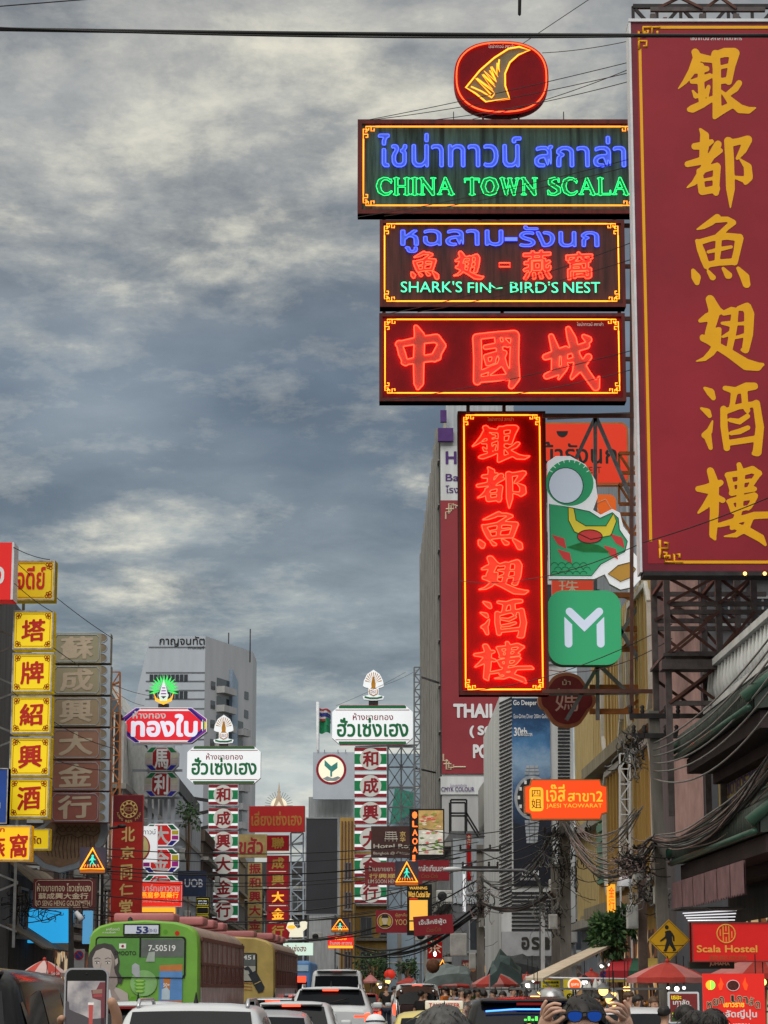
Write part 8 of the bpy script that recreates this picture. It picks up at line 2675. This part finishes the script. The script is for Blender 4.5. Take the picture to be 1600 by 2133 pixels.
for z0, z1 in ((Z(30), Z(-40)),):
    truss(m, (xs[0] - .3, 1, z0), (xs[2] + 2, 1, z0), .6, 8, .09)
m.build('top_truss', DARK_STEEL, o)
o = thing('steel_scaffold', 'rust-orange trusses reaching out to the green letter sign', 'steel frame', at(1312, 1400, 64.5))
c = o.location.copy()
q = lambda u, v_, Y=64.5: at(u, v_, Y) - c
m = MB()
for v_ in (1112, 1050, 985):
    truss(m, q(1290, v_), q(1392, v_), .55, 4, .09)
for v_ in (1240, 1310, 1352, 1432, 1482):
    m.bar(q(1228, v_), q(1395, v_), .14)
for a, b in (((1296, 1352), (1340, 1312)), ((1340, 1312), (1385, 1352)), ((1300, 1480), (1345, 1450)), ((1345, 1450), (1390, 1480)), ((1296, 1240), (1345, 1262)), ((1345, 1262), (1392, 1240))):
    m.bar(q(*a), q(*b), .09)
m.bar(q(1384, 960), q(1384, 1500), .14)
m.bar(q(1384, 1482), q(1384, 1482) + Vector((1.2, 1.5, 0)), .14)
m.bar(q(1384, 1112), q(1384, 1112) + Vector((1.2, 1.5, 0)), .14)
m.build('truss', RUST, o)
m = MB()
for a, b in (((1247, 1390), (1345, 1240)), ((1247, 1240), (1372, 1440)), ((1245, 1228), (1245, 1500)), ((1368, 1120), (1368, 1445)), ((1180, 1500), (1247, 1385)), ((1248, 1385), (1310, 1445)), ((1138, 1445), (1390, 1442)), ((1140, 870), (1330, 862)), ((1240, 870), (1200, 955)), ((1240, 870), (1240, 1230)), ((1242, 870), (1320, 1050))):
    m.bar(q(*a, 64.2), q(*b, 64.2), .10)
m.build('strut', GREY_STEEL, o)
o = thing('steel_outrigger', 'dark steel arms joining the stacked neon signs to the tower', 'steel frame', at(1310, 650, 60.4))
c = o.location.copy()
q = lambda u, v_, Y=60.45: at(u, v_, Y) - c
m = MB()
for v_ in (262, 436, 470, 555, 628, 664, 748, 822, 866, 1440):
    m.bar(q(1130 if v_ > 860 else 1290, v_), q(1420, v_), .10)
for a, b in (((1316, 240), (1316, 1500)), ((1000, 446), (1000, 460)), ((1037, 440), (1037, 470)), ((1280, 440), (1280, 466)), ((800, 446), (800, 462)), ((1046, 630), (1046, 665)), ((1290, 636), (1290, 660)), ((800, 640), (800, 656)), ((1050, 830), (1050, 860)), ((975, 834), (975, 860))):
    m.bar(q(*a), q(*b), .09)
m.bar(q(1420, 470), q(1420, 470) + Vector((.4, -10, 0)), .12)
m.bar(q(1420, 866), q(1420, 866) + Vector((.4, -10, 0)), .12)
m.build('arm', mat('dark_rusty_brace', (.10, .045, .035)), o)
o = thing('steel_lattice', 'grey steel lattice screen beside the right-hand gold shop stack', 'steel frame', at(836, 1800, 152))
c = o.location.copy()
q = lambda u, v_, Y=152: at(u, v_, Y) - c
m = MB()
for u in (808, 836, 864):
    m.bar(q(u, 1556), q(u, 1890), .10)
for k_ in range(8):
    v0 = 1556 + k_ * 42
    m.bar(q(808, v0), q(864, v0), .09)
    for u in (808, 836):
        m.bar(q(u, v0), q(u + 28, v0 + 42), .06); m.bar(q(u + 28, v0), q(u, v0 + 42), .06)
m.bar(q(864, 1600), q(864, 1600) + Vector((2.5, 6, 0)), .1); m.bar(q(864, 1800), q(864, 1800) + Vector((2.5, 6, 0)), .1)
m.bar(q(740, 1556), q(870, 1552), .1)
m.build('lattice', GREY_STEEL, o)
for nm, lab, u0, u1, v0, v1, Y, n in (('lattice_mast', 'thin dark lattice mast against the grey fins of the department store', 863, 876, 1390, 1700, 148, 20), ('lattice_mast', 'pale lattice upright with red bars right of the red character boxes', 606, 632, 1735, 1950, 171, 9), ('lattice_mast', 'rusty lattice upright behind the pink octagonal sign', 232, 250, 1400, 1660, 97, 9), ('lattice_mast', 'grey lattice upright right of the tall red medicine banner', 214, 232, 1790, 1920, 86, 7), ('lattice_mast', 'white lattice column on the yellow building front', 1291, 1312, 1570, 1760, 61, 6)):
    o = thing(nm, lab, 'steel frame', at(u0, v1, Y)); c = o.location.copy()
    m = MB()
    q = lambda u, v_: at(u, v_, Y) - c
    wd = .07 * Y / 100
    for u in (u0, u1):
        m.bar(q(u, v0), q(u, v1), wd)
    for k_ in range(n):
        a, b = v0 + (v1 - v0) * k_ / n, v0 + (v1 - v0) * (k_ + 1) / n
        m.bar(q(u0, a), q(u1, a), wd * .7); m.bar(q(u0 if k_ % 2 else u1, a), q(u1 if k_ % 2 else u0, b), wd * .7)
    m.bar(q(u1, v0 + 20), q(u1, v0 + 20) + Vector((1.2 if u0 > 800 else -1.2, 3, 0)), wd)
    m.bar(q(u0, v1), Vector((q(u0, v1).x, 0, -c.z)), wd); m.bar(q(u1, v1), Vector((q(u1, v1).x, 0, -c.z)), wd)
    m.build('lattice', W_WHITE if 'white' in lab else RUST if 'rusty' in lab else mat('pale_blue_steel', (.36, .42, .48), .5) if 'pale' in lab else GREY_STEEL, o)
o = thing('steel_scaffold', 'dark arms holding the left-hand gold shop stack to the shophouses', 'steel frame', at(410, 1780, 165)); c = o.location.copy()
m = MB()
q = lambda u, v_: at(u, v_, 165) - c
for v_ in (1668, 1690, 1722, 1748, 1790, 1812, 1850):
    m.bar(q(370, v_ + (14 if v_ % 4 else -10)), q(436, v_), .22)
m.bar(q(372, 1640), q(372, 1900), .2)
m.build('arm', DARK_STEEL, o)
o = thing('steel_scaffold', 'grey tube frame behind the pink octagonal sign and its boxes', 'steel frame', at(330, 1700, 102.5)); c = o.location.copy()
m = MB()
q = lambda u, v_: at(u, v_, 102.6) - c
for u in (312, 325, 345, 360):
    m.bar(q(u, 1540), q(u, 1900), .17)
for v_ in (1550, 1605, 1662, 1710, 1765):
    m.bar(q(240, v_), q(380, v_), .10)
m.build('tube', mat('galvanised_tube', (.40, .43, .47), .45, .3, grunge=.2), o)
o = thing('roof_frame', 'black square tube frame on the low shophouse roof under the red banner', 'steel frame', at(955, 1690, 125)); c = o.location.copy()
m = MB()
for dy in (0, 2):
    q = lambda u, v_: at(u, v_, 125) - c + Vector((0, dy, 0))
    for a, b in (((939, 1666), (972, 1666)), ((939, 1666), (939, 1732)), ((972, 1666), (972, 1732)), ((939, 1694), (972, 1694)), ((972, 1694), (1000, 1740))):
        m.bar(q(*a), q(*b), .09)
m.build('tube', BLACK, o)

# ================================================================ poles, wires, lamps
CONC_P = mat('weathered_concrete_pole', (.17, .16, .145), .85, grunge=.35, scale=3, streak=2)
def pole(label, u0, v0, u1, Y, w0, w1, m_=CONC_P, cat='pole', box=()):
    top = at(u0, v0, Y)
    bot = at(u1, 2062 + EYE * 5000 / Y, Y)
    o = thing('utility_pole', label, cat, (bot.x, Y, 0))
    d = Vector((top.x - bot.x, 0, top.z))
    m = MB()
    m.add([(-w1, -w1, 0), (w1, -w1, 0), (w1, w1, 0), (-w1, w1, 0), (d.x - w0, -w0, d.z), (d.x + w0, -w0, d.z), (d.x + w0, w0, d.z), (d.x - w0, w0, d.z)], [(3, 2, 1, 0), (4, 5, 6, 7), (0, 1, 5, 4), (1, 2, 6, 5), (2, 3, 7, 6), (3, 0, 4, 7)])
    m.build('shaft', m_, o)
    for k_, (f_, ln) in enumerate(box):
        m = MB(); p = d * f_; m.bar(p + Vector((-ln, -w0 - .05, 0)), p + Vector((ln, -w0 - .05, 0)), .08, .1); 
        for s_ in (-1, -.5, .5, 1):
            m.lathe([(.03, 0), (.05, .05), (.03, .09), (.05, .13), (.02, .17)], 8, tuple(p + Vector((s_ * ln * .95, -w0 - .05, .05))))
        m.build('cross_arm', DARK_STEEL, o)
    return o
pole('leaning concrete utility pole rising beside the hostel sign, wires tied to it', 1361, 1482, 1395, 48, .10, .13, box=((.985, .5), (.93, .45)))
pole('brown stained pole with the grey meter box, left of the yellow diamond sign', 1336, 1760, 1343, 52, .09, .10, mat('brown_stained_pole', (.13, .09, .075), .8, grunge=.4, scale=3))
pole('thick concrete pole wrapped in cables behind the glowing JAESI plaque', 1176, 1690, 1180, 66, .14, .15, box=((.9, .6),))
pole('second pole close to the cable-wrapped one', 1156, 1800, 1160, 68, .11, .12)
pole('grey utility pole among tangled wires left of the watch banner', 1000, 1760, 1002, 93, .13, .15, box=((.97, .8), (.88, .7)))
pole('slim white post rising beside the white shop fascia', 1131, 1900, 1131, 72, .055, .06, WHITE_METAL)
pole('dark steel pole at left below the maroon goldsmith board', 148, 1890, 149, 63, .06, .07, DARK_STEEL)
pole('distant grey pole over the far trees', 832, 1945, 833, 140, .12, .13)
o = thing('street_lamp', 'street lamp on a long curved arm across the wires, right of centre', 'street lamp', (at(1129, 2062, 74).x, 74, 0))
c = o.location.copy()
q = lambda u, v_: at(u, v_, 74) - c
m = MB(); m.tube([q(1129, 2180), q(1129, 1960), q(1127, 1850), q(1116, 1824), q(1090, 1813), q(1000, 1813), q(950, 1812)], [.09, .08, .06, .055, .05, .045, .04], 8); m.build('pole', GREY_STEEL, o)
m = MB(); p = q(943, 1811); m.ball(p, (.32, .14, .08)); m.build('lamp_head', WHITE_METAL, o)
o = thing('street_lamp', 'small dark lamp arm crossing the tall red medicine banner', 'street lamp', (at(214, 2062, 82).x, 82, 0))
c = o.location.copy(); q = lambda u, v_: at(u, v_, 82) - c
m = MB(); m.tube([q(213, 2170), q(213, 1740), q(216, 1727), q(248, 1723)], .05, 7); m.build('pole', DARK_STEEL, o)
m = MB(); m.ball(q(254, 1721), (.16, .1, .07)); m.build('lamp_head', DARK_STEEL, o)
WIRE = mat('black_cable', (.016, .016, .017), .6, grunge=.2)
WIRE_G = mat('grey_cable', (.20, .195, .19), .6, grunge=.3)
WIRE_P = mat('dusty_pink_cable', (.26, .19, .17), .7, grunge=.3)
def wpts(a, b, sag, n=14, wob=0.0):
    A, B = at(*a), at(*b)
    L = (A - B).length
    return [A.lerp(B, i / n) - Vector((0, 0, sag * 4 * (i / n) * (1 - i / n) - wob * rnd.uniform(-1, 1))) for i in range(n + 1)]
def wire(label, a, b, sag=.3, r_=.015, m_=WIRE, group='thin overhead wires', name='overhead_wire', n=14):
    P = wpts(a, b, sag, n)
    o = tag(MB().tube([p - P[0] for p in P], r_, 5).build(name, m_, None, P[0]), label, 'wire', group)
    return o
wire('thick black cable across the whole top of the picture', (-40, 60, 14), (1640, 74, 14.2), .012, .0135, group=None, name='overhead_cable')
wire('thin black cable twisted beside the thick one at upper left', (-40, 56, 13.9), (1320, 76, 14.0), .03, .006, group=None, name='overhead_cable')
wire('thin wire cutting the extreme top left corner', (-40, 16, 14), (260, -8, 14), .0, .004, group=None)
P = at(1083, -20, 14)
o = thing('cable_end', 'short dark cable end hanging at the top edge', 'cable', P); m = MB(); m.tube([(0, 0, .1), (0, 0, 0), (-.004, 0, -.16), (0, 0, -.165)], [.011, .011, .010, .006], 6); m.build('cable', WIRE, o)
GW = 'thin wires among the neon signs'
for a, b, sg in (((764, 250, 59), (1316, 128, 50), .05), ((770, 250, 59), (1316, 150, 50), .1), ((900, 250, 59), (1316, 168, 50), .1), ((985, 248, 59), (1316, 142, 50), .1), ((1090, 90, 59), (1240, -10, 50), 0), ((1130, 110, 59), (1410, 60, 47), .1),
                 ((745, 452, 59.4), (1316, 330, 50), .1), ((800, 450, 59.4), (1316, 345, 50), .1), ((800, 655, 59.4), (1316, 505, 50), .15), ((870, 650, 59.4), (1316, 540, 50), .1), ((800, 835, 59.4), (1316, 730, 50), .1), ((980, 830, 59.4), (1316, 770, 50), .1),
                 ((958, 1210, 61), (1340, 1130, 44.5), .3), ((1340, 1130, 43.4), (1640, 1020, 40), .05), ((960, 1440, 61), (1400, 1300, 50), .3), ((1140, 1395, 61), (1400, 1330, 50), .3), ((845, 1400, 148), (700, 1470, 150), .1), ((870, 1395, 148), (790, 1430, 149), .1)):
    wire('thin dark guy wire running between the neon signs', a, b, sg, .010, group=GW)
GW = 'thin wires at the left signs'
for a, b, sg in (((28, 1140, 59), (104, 1166, 60), .05), ((30, 1168, 60), (235, 1330, 65), .1), ((30, 1215, 59), (110, 1275, 59.5), .05), ((112, 1350, 59.6), (330, 1450, 98), .3), ((25, 1440, 59.4), (240, 1560, 66), .2), ((30, 1540, 59.4), (235, 1605, 66), .2), ((240, 1440, 97), (300, 1470, 100), .1)):
    wire('thin dark guy wire stretched between the left signs', a, b, sg, .010, group=GW)
GW = 'wires crossing the street'
for i, (v0, v1, Y0, Y1, r_) in enumerate(((1752, 1748, 70, 82, .018), (1762, 1760, 72, 84, .014), (1776, 1778, 70, 80, .018), (1786, 1790, 74, 80, .013), (1798, 1792, 71, 84, .022), (1806, 1812, 70, 80, .013), (1842, 1836, 72, 90, .018), (1868, 1872, 72, 90, .013), (1888, 1896, 70, 88, .024), (1900, 1884, 73, 92, .016), (1912, 1930, 70, 92, .028), (1925, 1915, 75, 90, .016))):
    wire('dark overhead wire crossing the street in a loose band', (40, v0, Y0), (1010 - 13 * i, v1 - 6, Y1 + 6), .5 + .12 * (i % 4), r_, group=GW, n=18)
GW = 'wires crossing to the right-hand poles'
for a, b, sg, r_ in (((560, 1900, 95), (1000, 1790, 93), .5, .025), ((600, 1960, 100), (1000, 1830, 93), .6, .03), ((880, 1725, 90), (1180, 1690, 66), .4, .016), ((880, 1760, 90), (1180, 1705, 66), .5, .016), ((880, 1790, 90), (1180, 1722, 66), .5, .018), ((700, 1985, 120), (1000, 1880, 93), .9, .05), ((1000, 1770, 93), (1176, 1730, 66), .6, .02)):
    wire('dark overhead wire running to the poles on the right pavement', a, b, sg, r_, group=GW)
GW = 'pale wires sweeping down the right side'
for i, (v0, v1, sg) in enumerate(((1300, 1548, .25), (1322, 1562, .3), (1342, 1575, .35), (1378, 1590, .4), (1410, 1606, .4), (1450, 1622, .5))):
    wire('grey wire sweeping from the right edge down to the concrete pole', (1625, v0, 36), (1362, v1, 47.7), sg, .017, WIRE_G, GW)
def bundle(label, a, b, n, spread, sag, r_, mats, nm='cable_bundle'):
    A = at(*a)
    o = thing(nm, label, 'cables', A)
    mbs = [MB() for _ in mats]
    for i in range(n):
        P = wpts(a, b, sag * rnd.uniform(.6, 1.25), 16)
        s0, s1, ph = Vector((rnd.uniform(-1, 1), rnd.uniform(-1, 1), rnd.uniform(-1, 1))) * spread, Vector((rnd.uniform(-1, 1), rnd.uniform(-1, 1), rnd.uniform(-1, 1))) * spread * .6, rnd.uniform(0, 6)
        P = [p - A + s0.lerp(s1, k_ / 16) * (1 + .3 * math.sin(k_ * .9 + ph)) for k_, p in enumerate(P)]
        mbs[i % len(mats)].tube(P, r_ * rnd.uniform(.7, 1.3), 5)
    for mb, m_ in zip(mbs, mats):
        mb.build('strands', m_, o)
bundle('heavy loose bundle of grey and pinkish cables swooping past the green eaves', (1640, 1545, 36), (1366, 1748, 47.6), 26, .13, .55, .013, [WIRE, WIRE_P, WIRE_G])
bundle('continuation of the cable bundle from the concrete pole to the tangled pole', (1366, 1748, 47.6), (1180, 1720, 65.6), 16, .14, .9, .014, [WIRE, WIRE_P, WIRE_G])
bundle('fan of pale cables hanging beneath the glowing JAESI plaque', (1188, 1705, 65.6), (1330, 1690, 50), 9, .16, .8, .012, [WIRE_G])
bundle('fan of grey cables between the two poles below the watch banner', (1170, 1730, 65.6), (1002, 1830, 92.5), 10, .22, .9, .016, [WIRE_G, WIRE])
bundle('thick black cable rope drooping from the grey utility pole', (1002, 1875, 92.5), (1150, 1860, 67.5), 9, .10, .5, .022, [WIRE, WIRE_P])
bundle('dark cable rope sagging over the far pavement stalls', (1000, 1890, 92.5), (740, 1970, 130), 8, .12, 1.0, .03, [WIRE])
def tangle(label, u, v_, Y, w_, h, n, mats):
    A = at(u, v_, Y)
    o = thing('cable_tangle', label, 'cables', A)
    mbs = [MB() for _ in mats]
    for i in range(n * 2):
        cx_, cz_ = rnd.gauss(0, .33) * w_, rnd.gauss(0, .36) * h
        if i % 3:            # hanging and drooping strands
            x1, z1, sg = cx_ + rnd.gauss(0, .45) * w_, cz_ + rnd.gauss(-.15, .3) * h, abs(rnd.gauss(.1, .25)) * h
            P = [Vector((cx_ + (x1 - cx_) * t_ / 8 + .03 * math.sin(t_ * 2 + i), .2 * math.sin(i + t_ * .4), cz_ + (z1 - cz_) * t_ / 8 - sg * 4 * t_ / 8 * (1 - t_ / 8))) for t_ in range(9)]
        else:
            rx, rz, ph, tw_ = rnd.uniform(.06, .3) * w_, rnd.uniform(.1, .4) * h, rnd.uniform(0, 6.3), rnd.uniform(1.5, 4)
            P = [Vector((cx_ + rx * math.cos(ph + tw_ * t_ / 10), .22 * math.sin(ph * 3 + t_ * .5), cz_ + rz * math.sin(ph + tw_ * t_ / 10))) for t_ in range(11)]
        mbs[i % len(mats)].tube(P, rnd.uniform(.005, .015), 4)
    for mb, m_ in zip(mbs, mats):
        mb.build('loops', m_, o)
tangle('dark knot of looped cables on the leaning concrete pole', 1318, 1560, 47.8, .38, .55, 30, [WIRE, WIRE_G])
tangle('shaggy mass of cut cable ends low on the concrete pole', 1318, 1790, 47.6, .62, .40, 50, [WIRE, WIRE, WIRE_P])
tangle('dark cable knot around the meter boxes on the stained pole', 1350, 1850, 50, .5, .55, 34, [WIRE, WIRE_G])
tangle('tangle of cables on the cable-wrapped pole under the JAESI plaque', 1170, 1780, 65.4, .9, 1.0, 46, [WIRE, WIRE, WIRE_G])
tangle('lower tangle of cables near the white shop fascia', 1150, 1890, 65.8, .7, .8, 34, [WIRE, WIRE_G])
tangle('ball of tangled cables on the grey utility pole', 1000, 1865, 92.4, .9, 1.0, 44, [WIRE, WIRE, WIRE_P])
tangle('dark cluster of cables near the seafood sign', 905, 1900, 100, 1.2, 1.1, 36, [WIRE])
tangle('cable loops over the low tin canopies at left', 45, 1880, 64.5, .9, .5, 24, [WIRE])
tangle('cable loops above the bright cyan screen', 130, 1905, 62.8, .8, .3, 7, [WIRE])
GB = 'meter boxes on the poles'
for lab, u, v_, Y, w_, h in (('pale grey tall meter box high on the brown stained pole', 1317, 1910, 51.7, .24, .50), ('pale grey meter box on the cable-wrapped pole', 1152, 1920, 65.6, .24, .40), ('small grey meter box on the grey utility pole', 1003, 1922, 92.6, .2, .34), ('grey wall cabinet at the far pavement corner', 955, 1968, 92.4, .62, .85), ('narrow pale box high on the concrete pole', 1368, 1865, 48.3, .12, .34), ('slatted grey transformer box on the concrete pole', 1329, 1820, 50, .2, .26), ('bluish cabinet beneath the grey utility pole', 984, 2002, 92, .25, .6)):
    o = thing('meter_box', lab, 'box', at(u, v_, Y), 0, GB)
    m = MB(); m.bbox((-w_ / 2, -.1, -h / 2), (w_ / 2, .1, h / 2), .012, n=1); m.build('casing', AC_M, o)
    m = MB(); m.box((-w_ / 2 + .03, -.115, -h / 2 + .04), (w_ / 2 - .03, -.101, h / 2 - .05)); m.build('door', mat('box_door', (.34, .34, .33), .5, grunge=.3), o)
o = thing('floodlight', 'white floodlight hanging from a thin arm beside the cyan screen', 'lamp', at(164, 1909, 62.5))
m = MB(); m.tube([(-.08, 0, .12), (.02, 0, 0), (.08, 0, -.08)], [.05, .07, .08], 10); m.build('housing', WHITE_METAL, o); m = MB(); m.tube([(-.08, 0, .12), (-.2, .1, .25)], .02, 5); m.build('bracket', DARK_STEEL, o)
o = thing('street_lamp', 'white domed lamp hood above the amber upright sign', 'lamp', at(1302, 1836, 58))
m = MB(); m.lathe([(.20, -.12), (.19, 0), (.12, .1), (.02, .14)], 14); m.build('hood', WHITE_METAL, o); m = MB(); m.tube([(0, 0, .13), (.1, 0, .25), (.42, .1, .2)], .025, 6); m.build('bracket', GREY_STEEL, o)
for u, v_, Y, f_ in ((1180, 1965, 97, 'S'), (905, 1990, 127, 'S'), (880, 1960, 140, 'S'), (1165, 1865, 96.5, 'S'), (660, 1960, 189, 'S'), (860, 1890, 148, 'S'), (1010, 1955, 126.6, 'S'), (925, 1880, 127, 'S')):
    ac_unit(at(u, v_, Y), f_)
# ================================================================ flag
o = thing('flagpole', 'thin white flagpole with a torn Thai flag over a green flag', 'flag', at(662, 1662, 236))
c = o.location.copy(); q = lambda u, v_: at(u, v_, 236) - c
m = MB(); m.tube([q(662, 1665), q(662, 1462)], .16, 6); m.build('pole', WHITE_METAL, o)
def flag(cols, u0, v0, w_, h, dr):
    m = MB()
    nb = len(cols)
    K = 8
    for b in range(nb):
        z0, z1 = v0 + h * b / nb, v0 + h * (b + 1) / nb
        vs = []
        for i in range(K + 1):
            t_ = i / K
            for zv in (z0, z1):
                p = q(u0 + w_ * t_, zv + dr * t_ + 1.5 * math.sin(t_ * 6))
                vs.append((p.x, .5 * math.sin(t_ * 7 + b * .2), p.z))
        m.add(vs, [(2 * i, 2 * i + 1, 2 * i + 3, 2 * i + 2) for i in range(K)], b, True)
    return m
fr_, fw_, fb_ = mat('flag_red', (.35, .03, .04), .7), mat('flag_white', (.5, .5, .5), .7), mat('flag_blue', (.03, .04, .22), .7)
m = flag([fr_, fw_, fb_, fb_, fw_, fr_], 663, 1472, 26, 26, 9); m.build('flag', [fr_, fw_, fb_, fb_, fw_, fr_], o)
m = flag([mat('flag_green', (.02, .22, .10), .7)] * 2, 664, 1496, 24, 30, 2); m.build('flag', [mat('flag_green', (.02, .22, .10))] * 2, o)

# ================================================================ trees
LEAFM = [mat('dark_leaf', (.022, .055, .022), .4, grunge=.4, scale=8), mat('mid_leaf', (.045, .10, .03), .4, grunge=.4, scale=8), mat('light_leaf', (.08, .15, .05), .4, grunge=.3, scale=8)]
def tree(label, u, v_, Y, rx, rz, n, ls, th):
    p = at(u, v_, Y)
    o = thing('tree', label, 'tree', (p.x, Y, 0))
    m = MB()
    lim = [Vector((0, 0, 0)), Vector((.05, 0, p.z * .5)), Vector((0, 0, p.z))]
    m.tube(lim, [th, th * .8, th * .4], 8)
    r_ = random.Random(int(u))
    cl = []
    for i in range(12):
        a, b = r_.uniform(0, 6.28), r_.uniform(-.8, 1)
        e_ = Vector((rx * .75 * math.cos(a) * math.sqrt(1 - b * b * .8), rx * .75 * math.sin(a) * math.sqrt(1 - b * b * .8), rz * .75 * b))
        cl.append((Vector((0, 0, p.z)) + e_, r_.uniform(.28, .5)))
        m.tube([Vector((0, 0, p.z * .6)), Vector((0, 0, p.z)) + e_ * .5 - Vector((0, 0, rz * .2)), Vector((0, 0, p.z)) + e_], [th * .4, th * .25, th * .1], 5)
    m.build('trunk', WOOD, o)
    m = MB()
    for i in range(n):
        c, k_ = cl[r_.randrange(len(cl))]
        d = Vector((r_.gauss(0, 1), r_.gauss(0, 1), r_.gauss(0, 1))).normalized() * r_.uniform(.3, 1.0) ** .5
        q = c + Vector((d.x * rx * k_, d.y * rx * k_, d.z * rz * k_))
        t_ = Vector((d.x + r_.gauss(0, .5), d.y + r_.gauss(0, .5), d.z - .3 + r_.gauss(0, .4))).normalized()
        s_ = t_.cross(Vector((r_.gauss(0, 1), r_.gauss(0, 1), r_.gauss(0, 1)))).normalized()
        up = t_.cross(s_)
        L = ls * r_.uniform(.7, 1.3)
        m.add([q, q + t_ * L * .5 + s_ * L * .22, q + t_ * L - up * L * .12, q + t_ * L * .5 - s_ * L * .22], [(0, 1, 2, 3)], r_.choice((0, 0, 1, 1, 2)))
    m.build('crown', LEAFM, o)
tree('glossy dark green rubber tree between the awnings and the stained pole', 1290, 1952, 56, .58, .60, 1500, .17, .05)
tree('far round street tree over the crowd, left of the distant pole', 778, 2014, 150, 1.3, .85, 900, .22, .1)
tree('far dark street tree right of the distant pole', 850, 2018, 140, .6, .7, 500, .2, .08)
tree('tiny climbing plant on the shophouse wall beside the column of boxes', 393, 1700, 118, .55, .8, 300, .2, .04)
